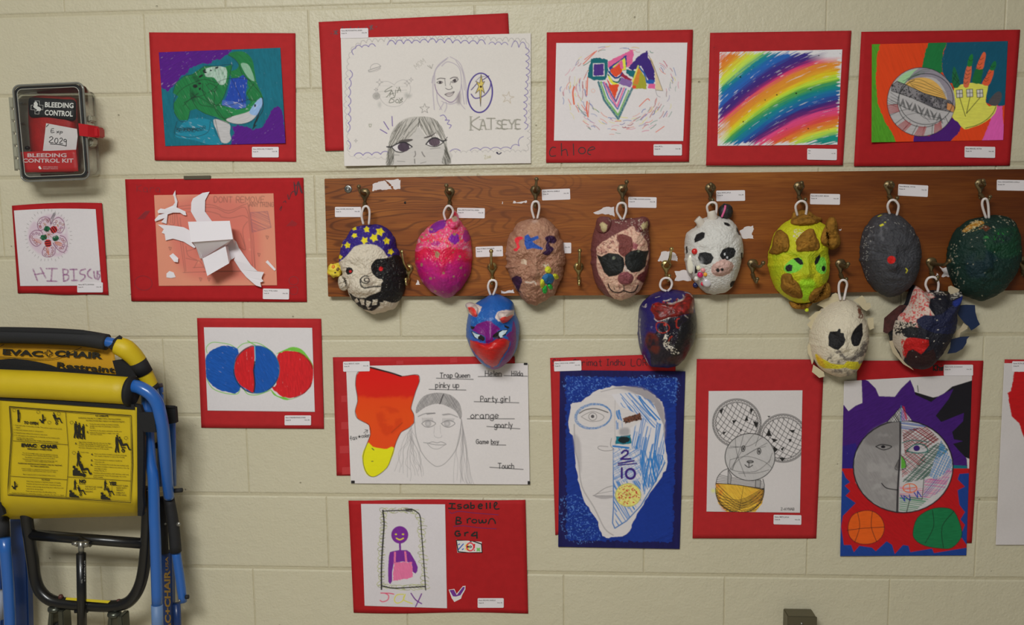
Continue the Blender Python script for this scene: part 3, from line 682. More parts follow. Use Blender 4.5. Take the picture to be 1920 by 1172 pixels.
for x, y, an in [(590, 355, 55), (527, 505, -10)]:
    c.fill(ell(x, y, 38, 42, an), (182, 38, 40), edge=.6)
    for k in (-22, 2, 26):
        t = math.radians(an); dx, dy = -math.sin(t)*k, math.cos(t)*k
        c.stroke([(x+dx-30*math.cos(t), y+dy-30*math.sin(t)), (x+dx+30*math.cos(t), y+dy+30*math.sin(t))], 2, BLK)
for k in range(8): c.stroke([(535, 410), (535+45*math.cos(k*.8), 410+40*math.sin(k*.8))], 1, (140, 80, 40), .8)
c.stroke([(553, 310), (560, 270), (600, 190)], 1, BLK, .7, sm=3); c.stroke([(568, 300), (580, 250), (612, 180)], 1, BLK, .7, sm=3)
for k in range(12): c.stroke([(555+k*3, 240-k*6), (565+k*4, 235-k*6)], 1, BLK, .6)
for k in range(40):
    t = k*.157; r = R.uniform(225, 250); c.stroke([(530+r*math.cos(t), 420+r*1.1*math.sin(t)), (530+(r+20)*math.cos(t), 420+(r+20)*1.1*math.sin(t))], .9, (90, 80, 80), .6)
for P in [[(362, 790), (410, 915)], [(445, 775), (500, 885)], [(385, 850), (480, 830)], [(510, 783), (625, 783)], [(572, 785), (560, 920)], [(518, 920), (622, 922)], [(690, 790), (700, 920)], [(690, 790), (745, 800), (735, 840), (705, 850)], [(705, 850), (750, 860), (745, 905), (700, 922)],
          [(770, 792), (845, 792)], [(808, 792), (812, 915)], [(785, 915), (850, 912)], [(935, 788), (885, 805), (880, 840), (930, 855), (925, 890), (885, 920)], [(995, 788), (965, 820), (965, 860), (1005, 890)], [(1030, 815), (1040, 880), (1065, 890), (1068, 810)], [(1098, 805), (1068, 830), (1098, 860), (1075, 905)]]:
    c.stroke(P, 2.6, (116, 50, 104), .85, sm=4, rough=.5); c.stroke([(x+6, y+3) for x, y in P], 2.4, (150, 110, 140), .35, sm=4)
draw(sh, 'hib', a, c, 1.4, edge=lambda u, v: (0*u, -2.2*np.sin(u*3.14)*(1-v)))
lab([(848, 938), (1125, 935), (1130, 1045), (850, 1045)], 'hib', a, 'Name: BETTS, SAVANNA')

# --- pink collage
a = artwork('red card with pink sheet and white folded paper sculpture, left of the coat rack')
card([(65, 73), (1572, 60), (1602, 1110), (118, 1103)], 'pink', a, M_RED2)
c = Canvas([(65, 73), (1572, 60), (1602, 1110), (118, 1103)], 'pink', (205, 118, 96), 1.0)
c.a[:] = alb((196, 128, 106))
c.wash([(480, 280), (1100, 280), (1160, 860), (560, 860)], (186, 92, 86), .6, thr=.0, soft=7)
PN = (92, 62, 58)
for P in [[(480, 310), (640, 290), (800, 290), (940, 340), (1080, 285), (1110, 330), (1165, 830)], [(490, 330), (800, 310), (940, 360), (1080, 310), (1120, 500), (1145, 840)], [(500, 360), (570, 860)], [(530, 400), (580, 850)], [(555, 862), (900, 850), (1160, 850)], [(590, 350), (760, 345), (860, 370), (880, 390), (960, 400), (1060, 380), (1100, 400)],
          [(1110, 290), (1150, 560), (1165, 830)], [(1100, 430), (1060, 500), (1080, 640), (1080, 670), (1040, 650)], [(580, 640), (600, 720), (680, 760), (580, 740)], [(650, 820), (690, 760), (740, 830)], [(1040, 530), (1080, 640)], [(640, 820), (740, 815)], [(590, 680), (660, 660)],
          [(430, 360), (430, 440), (480, 455), (485, 360)], [(445, 365), (450, 440)], [(465, 365), (468, 445)]]:
    c.stroke(P, 1, PN, .55, sm=4)
c.stroke([(730, 855), (1160, 848)], 1.6, PN, .5)
c.hatch([(1125, 355), (1270, 345), (1300, 480), (1140, 520)], 25, 2.4, 1.6, (130, 82, 92), .5)
c.stroke([(1125, 355), (1270, 345), (1300, 480), (1140, 520)], 1.4, (120, 80, 95), .6, closed=True)
c.text('DONT REMOVE', 818, 268, 48, 425, 1.1, PN, .7); c.text('ANYTHING', 1115, 305, 36, 205, 1.1, PN, .7)
for x, y in [(1268, 565), (447, 660), (705, 920), (1198, 712), (775, 920)]: c.stroke([(x-12, y-14), (x+10, y-10), (x, y+14), (x-12, y-14)], 1, PN, .7)
draw([(310, 207), (1320, 192), (1350, 970), (350, 975)], 'pink', a, c, 1.0)
def scribble(parent, crop, strokes, m, r=.0004, d=None):
    """dark pencil or marker strokes lying on a card, one thin ribbon mesh"""
    V = []; F = []
    for w, P in strokes:
        P = smooth(Q(crop, P), 4) if len(P) > 2 else Q(crop, P); P = [np.array(p[:2], float) for p in P]
        for i, p in enumerate(P):
            t = (P[min(i+1, len(P)-1)]-P[max(i-1, 0)]); t = t/(np.hypot(*t)+1e-9); n = np.array([-t[1], t[0]])*w/2
            for q in (p+n, p-n): V.append(U(q[0], q[1], (CD+.0004 if d is None else d)+float(disp(q[0], q[1], AMP))))
            if i: b = len(V)-4; F.append([b, b+1, b+3, b+2])
    return tag(mesh_obj('pencil_scribble', V, F, m, parent), kind='stuff')
def glyphs(t, x, y, h, width, w):
    adv = []; xx = 0
    for ch in t:
        g = GL.get(ch); adv.append(xx); xx += 4 if g is None else max(int(p) for p in g.replace(' ', '')[::2])+2
    sx = width/max(xx-2, 1); sy = h/8; o = []
    for ch, ax in zip(t, adv):
        g = GL.get(ch)
        if g: o += [(w, [((ax+int(s[i])+.2*math.sin(i*5+ax))*sx+x, y-(ord(s[i+1])-100)*sy) for i in range(0, len(s), 2)]) for s in g.split()]
    return o
M_PENCIL = mat('faint_pencil_on_red', (122, 26, 34), .5); M_MARK = mat('dark_marker_on_red', (70, 16, 26), .5)
scribble(a, 'pink', [(1.2, [(1370, 330), (1390, 300), (1380, 340)]), (1.2, [(1400, 270), (1420, 255), (1425, 275)]), (1.6, [(1440, 200), (1450, 245), (1470, 190), (1495, 175), (1510, 210), (1530, 90), (1510, 130), (1490, 95)]), (2.4, [(1495, 110), (1500, 160), (1515, 200), (1530, 100), (1550, 170), (1562, 185), (1530, 90)])], M_MARK)
scribble(a, 'pink', glyphs('Kara', 165, 180, 60, 200, 1)+[(1, ell(220, 950, 75, 60, 10, 14)), (1, ell(1490, 930, 40, 35, 0, 10)), (1, [(1460, 990), (1520, 985), (1515, 1040), (1465, 1040), (1460, 990)])]+[(1, [(170+9*k, 410), (240+6*k, 340)]) for k in range(7)]+[(1, [(1430+14*k, 470), (1480+8*k, 420+5*k)]) for k in range(6)], M_PENCIL)
M_FOLD = mat('folded_white_paper', (202, 197, 202), .65, spec=.25)
def cut(pts, d=.003, zf=None, crop='pink', m=None): return poly_sheet('paper_cutout', pts, crop, CD+d, m or M_FOLD, a, .0004, AMP, zf)
cut([(780, 178), (742, 250), (740, 345), (798, 425), (790, 470), (690, 470), (665, 420), (622, 345), (625, 270), (640, 235), (720, 188)], .006)
cut([(340, 455), (470, 465), (560, 478), (602, 500), (640, 540), (670, 640), (650, 655), (560, 600), (470, 575), (408, 590), (400, 535), (375, 525), (392, 495)], .006)
cut([(490, 165), (492, 210), (508, 260), (500, 310), (575, 345), (583, 378), (560, 375), (530, 355), (470, 355), (425, 370), (415, 450), (370, 435), (400, 400), (320, 430), (315, 415), (350, 375), (400, 360), (345, 360), (340, 340), (365, 320), (400, 325), (470, 295), (487, 270), (480, 225), (470, 205)], .005, lambda x, y: .004*vn(x/12, y/12, 3))
cut([(440, 720), (470, 698), (515, 740), (512, 775), (480, 770)], .004, lambda x, y: .008*vn(x/6, y/6, 3))
cut([(415, 870), (440, 848), (475, 860), (493, 900), (455, 908), (415, 903)], .003)
cut([(1270, 757), (1340, 835), (1328, 847), (1253, 772)], .004)
cut([(1030, 655), (1060, 700), (1130, 800), (1185, 850), (1240, 858), (1225, 890), (1218, 910), (1235, 935), (1208, 945), (1217, 985), (1170, 970), (1090, 900), (1040, 840), (985, 755)], .006, lambda x, y: .010*vn(x/40, y/40, 3))
cut([(900, 600), (980, 575), (1005, 600), (1030, 660), (1020, 710), (985, 740), (940, 765), (920, 700)], .012)
# the folded paper box that stands off the sheet
def fold(quads, crop='pink'):
    bm = bmesh.new()
    for q in quads:
        f = []
        for x, y, d in Q(crop, q): f.append(U(x, y, d+CD))
        n = np.cross(f[1]-f[0], f[3]-f[0]) if len(f) > 3 else np.cross(f[1]-f[0], f[2]-f[0]); n = n/np.linalg.norm(n)*.0007
        A = [bm.verts.new(p) for p in f]; B = [bm.verts.new(p+n) for p in f]; k = len(f)
        bm.faces.new(A); bm.faces.new(B[::-1])
        for i in range(k): bm.faces.new((A[i], A[(i+1) % k], B[(i+1) % k], B[i]))
    return bm_obj('folded_paper_box', bm, M_FOLD, a)
fold([[(597, 432, .050), (948, 424, .055), (975, 580, .070), (625, 605, .066)], [(597, 432, .050), (625, 605, .066), (665, 650, .008), (640, 470, .008)], [(948, 424, .055), (975, 580, .070), (1000, 640, .010), (960, 480, .010)],
      [(640, 606, .062), (965, 585, .066), (912, 640, .030), (722, 742, .022)], [(722, 742, .052), (912, 640, .056), (942, 785, .060), (760, 890, .060)], [(722, 742, .052), (760, 890, .060), (745, 800, .008), (690, 680, .006)], [(912, 640, .056), (942, 785, .060), (960, 740, .010), (940, 640, .010)], [(650, 600, .03), (700, 740, .012), (722, 742, .02), (680, 620, .04)]])
o = bpy.data.objects; lab([(1232, 998), (1452, 1003), (1450, 1087), (1230, 1082)], 'pink', a, 'Name: PITRE, KARA', 1)
box('card_clip', *[tuple(v) for v in ((lambda p, q: ((p[0], -.006, q[2]), (q[0], -.0005, p[2])))(U(346, 330, 0), U(396, 336, 0)))], mat('grey_metal_clip', (90, 84, 70), .4, metal=.6), a, .0006)

# --- three circles
a = artwork('red card with three overlapping blue and red circles, above the folded evacuation chair')
card([(45, 80), (1182, 87), (1208, 1095), (85, 1085)], 'circ', a)
sh = [(108, 165), (1100, 170), (1125, 940), (142, 928)]
c = Canvas(sh, 'circ', (193, 188, 190), 1.3)
BL = (20, 74, 152); RD = (184, 28, 34); LG = (104, 170, 60)
for w, P in [(1.4, [(138, 400), (132, 350), (180, 305), (270, 308), (350, 325), (400, 355)]), (1.5, [(410, 365), (470, 315), (570, 305), (640, 325), (735, 390)]), (2, [(510, 290), (580, 330)]), (1.6, [(135, 640), (190, 725), (300, 768), (410, 775), (440, 735)]), (1.6, [(470, 725), (510, 775), (580, 785), (650, 768), (720, 740)])]:
    c.stroke(P, w, LG, .9, sm=6)
c.fill([(770, 410), (850, 370), (920, 345), (1000, 365), (1060, 430), (1108, 510), (1100, 540), (1020, 430), (900, 380)], LG, sm=4)
c.fill([(720, 730), (780, 790), (850, 805), (900, 820), (990, 800), (870, 832), (790, 805), (745, 780)], LG, sm=3)
c.fill([(125, 540), (125, 450), (165, 390), (230, 350), (310, 332), (390, 350), (430, 390), (450, 600), (450, 700), (410, 765), (330, 760), (230, 730), (160, 670), (130, 620)], BL, gap=.2, ang=30, sm=4, edge=1, var=.2)
c.fill([(780, 430), (820, 395), (900, 380), (1000, 405), (1060, 460), (1108, 520), (1100, 680), (1050, 750), (980, 795), (900, 812), (830, 800), (770, 760), (725, 705), (770, 690)], RD, gap=.17, ang=85, sm=3, edge=1, var=.2)
c.fill(ell(592, 552, 208, 217), BL, gap=.2, ang=60, var=.2)
c.fill([(572, 338), (572, 480), (560, 560), (572, 640), (568, 760), (500, 730), (440, 690), (400, 620), (388, 540), (400, 450), (450, 385), (510, 345)], RD, gap=.2, ang=85, sm=3, var=.2)
c.stroke(ell(592, 552, 209, 218), 1.8, (18, 90, 110), .8); c.stroke(ell(592, 552, 209, 218, 0, 30, 100, 180), 1.8, BLK, .8); c.stroke(ell(592, 552, 206, 216, 0, 20, 200, 250), 1.4, BLK, .7); c.stroke(ell(592, 552, 206, 216, 0, 20, 20, 60), 1.6, BLK, .6)
c.stroke([(574, 340), (578, 440), (575, 500)], 1.8, (110, 170, 190)); c.stroke([(575, 480), (565, 560), (576, 680), (568, 755)], 2.6, BLK, .9)
c.stroke(ell(900, 600, 208, 210, 0, 24, 20, 80), 1.5, (90, 16, 20), .8); c.stroke(ell(910, 600, 200, 215, 0, 20, 290, 345), 3, (130, 24, 26), .8)
draw(sh, 'circ', a, c, 1.3)
lab([(850, 972), (1090, 973), (1088, 1062), (848, 1060)], 'circ', a, 'Name: CORRIE MONTAGUE LATORRE')

# --- faces sheet
a = artwork('large white sheet of pencil faces overlapping a red card, above the coat rack')
card([(28, 118), (1370, 55), (1420, 990), (75, 1033)], 'kat', a)
scribble(a, 'kat', [(1.6, [(135, 180), (165, 205)]), (1.6, [(165, 178), (135, 205)]), (1.6, [(150, 172), (152, 210)]), (1.6, [(385, 145), (415, 170)]), (1.6, [(412, 140), (388, 175)]), (1.6, [(400, 138), (398, 176)]), (2, [(115, 199), (119, 201)]), (2, [(435, 151), (440, 153)])]+[(1.2, [(190+k*28, 168+6*(k % 3)), (200+k*28, 150+8*(k % 2))]) for k in range(7)], M_MARK)
sh = [(185, 232), (1533, 198), (1533, 1120), (210, 1140)]
c = Canvas(sh, 'kat', (199, 193, 189), 1.5)
PC = (138, 132, 132); VI = (88, 66, 148); GR = (112, 110, 100)
R = random.Random(7)
# scalloped frames
def scal(P, n, h, w, col, al, skip=0):
    P = [np.array(p, float) for p in P]; L = [0]
    for p, q in zip(P, P[1:]): L.append(L[-1]+np.hypot(*(q-p)))
    for k in range(n):
        if R.random() < skip: continue
        s0, s1 = L[-1]*k/n, L[-1]*(k+1)/n
        f = lambda s: np.array([np.interp(s, L, [p[0] for p in P]), np.interp(s, L, [p[1] for p in P])])
        p, q = f(s0), f(s1); t = q-p; nn = np.array([t[1], -t[0]])/(np.hypot(*t)+1e-9)*h*R.uniform(.7, 1.2)
        c.stroke([p, p+t*.25+nn*.8, p+t*.5+nn, p+t*.75+nn*.8, q], w, col, al, sm=3)
scal([(265, 330), (300, 285), (380, 262), (640, 250), (1000, 238), (1500, 262)], 30, 26, 1, PC, .75)
scal([(1500, 262), (1520, 600), (1505, 1000), (1480, 1030)], 16, 22, 1, PC, .6); scal([(1500, 1040), (1200, 1040), (960, 1045)], 14, -14, 1, PC, .5)
scal([(250, 1040), (225, 700), (245, 380), (265, 330)], 16, 18, 1, PC, .6); scal([(520, 1075), (300, 1075), (240, 1050)], 6, 14, 1, PC, .4)
scal([(275, 350), (290, 300), (430, 290)], 4, 16, 1.4, VI, .85); scal([(515, 280), (780, 262), (1080, 270), (1210, 275)], 12, 26, 1.4, VI, .9); scal([(1235, 275), (1370, 280)], 3, 16, 1.3, VI, .8); scal([(1395, 295), (1500, 300)], 2, 40, 1.3, VI, .8)
scal([(1495, 300), (1500, 500), (1480, 700), (1490, 880)], 12, 22, 1.3, VI, .85, .1); scal([(1480, 930), (1440, 1015), (1150, 1025), (960, 1035)], 8, -16, 1.3, VI, .8, .2)
scal([(530, 1050), (420, 1060), (270, 1065), (235, 1000), (240, 620), (250, 460)], 14, -18, 1.5, VI, .85, .12)
c.stroke([(890, 785), (915, 778), (935, 805), (925, 815), (955, 815), (940, 840), (968, 850), (955, 872)], 1.4, VI, .9, sm=3)
# ufo, stars
c.stroke(ell(430, 440, 36, 26, -15, 20, 180, 360), 1, PC, .8); c.stroke([(380, 460), (470, 430), (455, 450), (385, 472), (380, 460)], 1, PC, .9); c.stroke(ell(425, 458, 44, 10, -15), 1, PC, .6)
def star(x, y, r, n=5, r2=.42, a0=-90): return [(x+(r if k % 2 == 0 else r*r2)*math.cos(math.radians(a0+k*180/n)), y+(r if k % 2 == 0 else r*r2)*math.sin(math.radians(a0+k*180/n))) for k in range(2*n)]
c.stroke(star(780, 733, 36), 1.1, (120, 114, 110), .8, closed=True); c.stroke(star(1370, 655, 44, 5, .4, -80), 1.1, (165, 150, 130), .8, sm=3, closed=True)
for x, y, r in [(460, 545, 24), (435, 598, 14), (655, 552, 22), (683, 528, 16), (292, 960, 12)]: c.stroke(star(x, y, r, 4, .35), 1, PC, .7, closed=True)
c.stroke([(385, 843), (403, 843), (398, 862), (388, 862), (385, 843)], 1.2, (120, 120, 100), .8)
c.text('MOM', 722, 452, 36, 80, 1, (160, 154, 148), .8, rot=-35); c.stroke([(800, 428), (828, 448), (838, 418)], 1.3, (140, 134, 128), .8); c.stroke([(828, 448), (815, 425)], 1.2, (140, 134, 128), .8)
# heart logo
c.stroke([(565, 565), (520, 540), (470, 548), (445, 600), (470, 670), (520, 712), (600, 712), (660, 650), (680, 580), (640, 530), (590, 540), (565, 565)], 1, PC, .55, sm=5)
c.hatch([(565, 565), (470, 548), (450, 620), (520, 700), (650, 650), (660, 550)], 0, 5, 1, PC, .25)
c.wash(ell(438, 643, 22, 22), (120, 118, 114), .7, thr=.1); c.stroke(ell(438, 643, 24, 22), 1, PC, .8); c.wash(ell(662, 638, 26, 20), (150, 148, 144), .7, thr=.1); c.wash(ell(460, 705, 10, 22), (150, 148, 144), .6, thr=.1)
for P in [[(548, 575), (505, 600), (500, 615), (545, 600), (520, 640), (508, 650)], [(540, 612), (532, 645)], [(545, 600), (560, 640)], [(535, 632), (562, 622)], [(575, 600), (570, 640), (560, 656)], [(582, 582), (584, 586)], [(600, 580), (585, 620)], [(600, 580), (610, 612)], [(585, 605), (610, 600)],
          [(540, 660), (528, 690), (560, 685), (560, 670), (540, 660), (565, 655)], [(585, 665), (572, 680), (585, 692), (598, 678), (585, 665)], [(600, 660), (610, 675)], [(622, 655), (598, 695)], [(625, 665), (610, 672), (622, 682), (605, 692)]]:
    c.stroke(P, 1.3, (100, 100, 88), .9, sm=3)
# young woman
for P in [[(945, 370), (880, 420), (845, 490), (838, 600), (848, 740)], [(960, 365), (1020, 400), (1050, 460), (1070, 560), (1075, 700)], [(935, 380), (860, 450), (850, 520), (860, 600), (900, 655), (960, 685), (1000, 665), (1030, 610), (1040, 540), (1030, 460), (1000, 420), (940, 400), (900, 430)], [(865, 600), (870, 680), (900, 740)], [(1020, 640), (1030, 690), (1065, 735)], [(1040, 560), (1060, 700)],
          [(930, 685), (935, 720), (920, 755)], [(885, 740), (915, 690)], [(900, 680), (960, 700), (1010, 685)], [(840, 500), (830, 550)], [(1000, 390), (1050, 480), (1060, 600)]]:
    c.stroke(P, 1.1, (150, 138, 158), .85, sm=6); c.stroke([(x+4, y+3) for x, y in P], 1, (168, 160, 166), .5, sm=6)
c.stroke([(850, 560), (870, 620), (920, 665), (965, 690), (1005, 660), (1030, 610)], 1.3, (120, 90, 130), .8, sm=5)
DK = (70, 62, 66)
for P, w in [([(868, 525), (890, 517), (925, 520)], 1.6), ([(962, 520), (985, 510), (1012, 512)], 1.8), ([(865, 548), (885, 537), (908, 545), (890, 556), (865, 548)], 1.2), ([(970, 545), (990, 525), (1018, 522), (1000, 545), (975, 548)], 1.3), ([(922, 525), (928, 570)], 1), ([(965, 540), (960, 565)], .9), ([(928, 588), (950, 598), (975, 588), (968, 572)], 1.3), ([(922, 632), (945, 622), (965, 620), (990, 612), (970, 640), (945, 645), (922, 632)], 1.3), ([(925, 632), (960, 630), (988, 615)], 1.1)]:
    c.stroke(P, w, DK, .9, sm=4)
c.fill(ell(890, 547, 10, 9), DK); c.fill(ell(992, 534, 12, 11), DK); c.wash([(1010, 640), (1035, 620), (1030, 700), (1008, 690)], (140, 130, 134), .9, thr=.1); c.wash(ell(958, 632, 26, 10), (170, 155, 158), .7, thr=0)
# oval badge
for k in range(5): c.stroke(ell(1172+R.uniform(-3, 3), 620+R.uniform(-3, 3), 85+R.uniform(-4, 4), 138+R.uniform(-4, 4), 4), 1.4, (58, 38, 128), .8)
c.stroke([(1110, 630), (1140, 660), (1200, 640), (1240, 590), (1250, 540)], 2.4, (70, 50, 130), .9, sm=4); c.stroke([(1110, 600), (1150, 555)], 1.6, (60, 40, 110)); c.stroke([(1190, 530), (1235, 500)], 1.6, (60, 40, 110)); c.stroke([(1140, 540), (1170, 510), (1225, 500)], 1.2, (60, 40, 110), .7)
c.fill([(1180, 490), (1190, 545), (1205, 540), (1190, 570), (1205, 625), (1183, 600), (1176, 716), (1168, 600), (1140, 625), (1163, 575), (1145, 540), (1170, 552)], (196, 176, 92)); c.stroke([(1180, 490), (1190, 545), (1205, 540), (1190, 570), (1205, 625), (1183, 600), (1176, 716), (1168, 600), (1140, 625), (1163, 575), (1145, 540), (1170, 552)], 1.2, (60, 44, 50), .9, closed=True)
c.fill(ell(1178, 577, 8, 8), (40, 24, 30))
# shaded title
for i, (ch, x, y, h, w) in enumerate([('K', 1105, 885, 95, 62), ('A', 1172, 880, 70, 40), ('T', 1222, 880, 78, 55), ('S', 1290, 875, 58, 32), ('E', 1330, 875, 60, 34), ('Y', 1375, 875, 62, 42), ('E', 1425, 875, 62, 32)]):
    c.text(ch, x, y, h, w, 2.6, (150, 146, 136), .8, jit=0); c.text(ch, x+4, y, h, w, 1, (112, 108, 98), .8, jit=.1)
    c.stroke([(x-8, y), (x+18, y)], 1.4, (120, 116, 106), .8); c.stroke([(x-6, y-h), (x+14, y-h)], 1.2, (120, 116, 106), .6)
# big face
c.fill([(700, 905), (740, 860), (790, 930), (930, 1000), (960, 1120), (540, 1130), (560, 1000), (600, 960)], (182, 177, 173), var=.05, sm=2)
hair = [(505, 1130), (520, 1010), (545, 900), (590, 840), (650, 800), (740, 788), (840, 800), (900, 860), (930, 940), (945, 1040), (968, 1120), (900, 1120), (925, 1020), (900, 950), (860, 910), (790, 920), (740, 850), (690, 920), (640, 960), (580, 985), (560, 1060), (560, 1130)]
c.fill(hair, (150, 146, 138), .55, sm=3, var=.25, ang=80, gap=.2)
for an, L in [(-62, [(505, 1130), (520, 1010), (545, 900), (600, 830), (690, 800), (742, 800), (742, 860), (690, 920), (600, 990), (560, 1060), (555, 1130)]), (62, [(742, 790), (840, 800), (900, 860), (930, 940), (945, 1040), (968, 1120), (900, 1120), (925, 1020), (890, 960), (800, 930), (742, 850)]), (88, [(510, 1130), (520, 1000), (560, 1000), (560, 1130)]), (80, [(925, 1000), (945, 1040), (968, 1120), (900, 1120)])]:
    c.hatch(L, an, 1.5, 1.1, (74, 72, 64), .75, .5, sm=2, seg=.5); c.hatch(L, an+14, 2.0, 1, (60, 58, 52), .55, .5, sm=2, seg=.45)
c.stroke([(742, 800), (735, 860)], 1.4, (60, 58, 52), .8)
for P in [[(600, 960), (640, 950), (690, 948), (690, 960), (600, 985)], [(778, 935), (830, 918), (865, 895), (830, 930), (780, 943)]]: c.fill(P, (84, 78, 76), sm=2)
EY = (40, 38, 42)
for P, w in [([(512, 1003), (545, 1003), (590, 980), (640, 972), (690, 1003)], 2.6), ([(545, 1003), (575, 1035), (625, 1040), (690, 1003)], 1.8), ([(790, 985), (820, 950), (860, 940), (900, 962), (935, 955)], 2.4), ([(790, 985), (830, 1000), (870, 998), (915, 970)], 1.8), ([(915, 965), (940, 935)], 1.5), ([(565, 1015), (600, 1022)], 1)]:
    c.stroke(P, w, EY, .95, sm=4)
c.fill([(548, 1003), (590, 982), (640, 974), (688, 1003), (625, 1037), (575, 1032)], W_); c.fill([(793, 985), (820, 953), (860, 943), (905, 965), (870, 995), (830, 998)], W_)
c.fill(ell(630, 1006, 42, 32), (70, 58, 70), var=.3, ang=70, gap=.12); c.fill(ell(849, 970, 40, 28), (84, 70, 80), var=.3, ang=70, gap=.1)
c.stroke([(546, 1003), (590, 980), (640, 972), (690, 1003)], 2.2, EY, .95, sm=4); c.stroke([(790, 985), (820, 950), (860, 940), (905, 965)], 2.2, EY, .95, sm=4)
for P, w in [([(712, 1035), (715, 1060), (705, 1075)], 2), ([(708, 1090), (710, 1120)], 2), ([(760, 1040), (770, 1060), (780, 1072)], 2.2), ([(565, 1060), (600, 1062)], 1), ([(820, 1018), (890, 1010)], 1), ([(585, 1105), (640, 1108)], 1), ([(750, 1120), (790, 1110)], 1)]: c.stroke(P, w, (104, 98, 96), .8, sm=3)
for P in [[(548, 788), (552, 855)], [(490, 825), (525, 880)], [(465, 880), (512, 908)]]: c.stroke(P, 1.7, (92, 62, 140), .95)
c.text('Zoe', 1205, 1088, 22, 45, 1, (150, 142, 100), .7, rot=-10); c.fill(ell(1293, 1045, 7, 6), (30, 24, 60)); c.stroke([(1295, 1050), (1308, 1055), (1322, 1045)], 2, (30, 24, 60), sm=3)
draw(sh, 'kat', a, c, 1.35, curl=lambda u, v: .006*(1-u)**2*v**2)
lab([(182, 168), (378, 163), (380, 222), (184, 232)], 'kat', a, 'Name: BRUTUS-RAKTON, AHREN', -1)

# --- name card with confetti marks
a = artwork('red card with coloured triangles amid confetti strokes and the handwritten name chloe')
card([(63, 87), (1212, 65), (1180, 1102), (58, 1110)], 'chl', a)
sh = [(138, 170), (1168, 167), (1135, 940), (120, 937)]
c = Canvas(sh, 'chl', (203, 197, 199), 1.3)
R = random.Random(11); PAL = [(40, 110, 90), (150, 40, 60), (70, 60, 140), (200, 190, 70), (200, 90, 50), (60, 90, 160), (190, 100, 130)]
for k in range(230):
    t = R.uniform(0, 6.28); r = R.uniform(.58, 1.02); x = 640+460*r*math.cos(t); y = 540+350*r*math.sin(t)
    if 400 < x < 960 and 240 < y < 600: continue
    if not (150 < x < 1125 and 180 < y < 900): continue
    tt = t+1.57+R.uniform(-.3, .3); L = R.uniform(12, 34); b = R.uniform(-8, 8)
    c.stroke([(x-L*math.cos(tt), y-L*math.sin(tt)), (x+b*math.cos(t), y+b*math.sin(t)), (x+L*math.cos(tt), y+L*math.sin(tt))], R.choice([1, 1, 1.3]), R.choice(PAL), R.uniform(.55, .95), sm=3)
for P, w in [([(280, 515), (268, 560), (278, 650)], 3), ([(385, 440), (378, 580)], 2), ([(380, 630), (376, 700), (388, 750)], 2.4), ([(395, 640), (388, 745)], 1.5), ([(350, 335), (395, 290), (455, 232)], 1.8), ([(360, 300), (440, 240)], 1.4), ([(790, 668), (850, 610), (870, 620)], 1.6), ([(920, 870), (985, 825)], 1.4)]: c.stroke(P, w, (206, 84, 44), .9, sm=3)
TL, PUP, PK, YE, OR, GN, LV = (18, 96, 106), (56, 34, 112), (206, 92, 140), (214, 204, 70), (208, 70, 40), (60, 122, 56), (124, 92, 150)
c.fill([(412, 295), (470, 285), (540, 300), (548, 380), (525, 462), (430, 462), (385, 440), (395, 360)], TL, edge=1.2, var=.15, ang=10, gap=.08); c.fill([(425, 330), (515, 328), (518, 430), (425, 432)], (200, 194, 198)); c.fill([(432, 335), (510, 333), (512, 425), (432, 428)], (70, 44, 122), edge=1, gap=.14, ang=80)
c.fill([(545, 315), (740, 218), (745, 260), (735, 330), (700, 360), (545, 360)], PK, edge=1, gap=.16, ang=-30)
c.fill([(550, 365), (690, 262), (690, 360), (680, 385), (560, 400)], (28, 60, 130), edge=1); c.fill([(575, 360), (675, 285), (688, 380), (640, 390)], YE, edge=1, gap=.1); c.fill([(590, 360), (655, 300), (668, 370), (620, 395)], PK, edge=1, gap=.1)
c.fill([(560, 385), (635, 335), (655, 400), (615, 440), (585, 430)], OR, edge=1.2, gap=.1, ang=70)
c.stroke([(550, 395), (600, 445), (640, 430), (655, 405)], 3.2, (24, 56, 120), sm=2); c.stroke([(545, 420), (580, 470), (625, 478), (640, 450)], 3, (26, 96, 90), sm=2); c.fill([(540, 425), (560, 430), (580, 470), (630, 490), (590, 510), (555, 470)], YE, edge=1)
c.fill([(640, 430), (660, 405), (735, 460), (720, 470)], (140, 30, 60), edge=1); c.fill([(630, 490), (650, 440), (720, 465), (735, 490), (720, 520)], LV, edge=1, gap=.12, ang=15)
c.fill([(535, 450), (570, 500), (632, 495), (600, 608), (560, 540)], OR, edge=1, gap=.12, ang=70)
for P, w, col in [([(470, 478), (515, 620), (625, 765), (735, 525)], 4.2, TL), ([(490, 478), (530, 610), (622, 735), (705, 545)], 3.4, (96, 160, 70)), ([(500, 490), (545, 610), (622, 715), (700, 535)], 2.2, (205, 200, 200)), ([(505, 480), (550, 600), (620, 690), (685, 530)], 2.4, (36, 90, 160)), ([(515, 480), (565, 590), (615, 670), (670, 525)], 3.2, PK), ([(530, 490), (575, 580), (605, 630), (650, 525)], 3.0, (84, 50, 130))]:
    c.stroke(P, w, col, .95, rough=.3)
c.fill([(700, 365), (760, 300), (812, 250), (855, 232), (862, 290), (905, 350), (912, 470), (860, 460), (800, 350), (740, 390)], PUP, edge=1.4, gap=.12, ang=-50)
c.fill([(685, 375), (760, 390), (750, 450), (690, 410)], TL, edge=1.2); c.stroke([(780, 350), (830, 410), (850, 480)], 3, (26, 80, 150)); c.fill([(845, 460), (915, 460), (900, 495), (855, 490)], (34, 84, 160), edge=1); c.fill([(860, 492), (915, 490), (915, 530), (855, 525)], PK, edge=1)
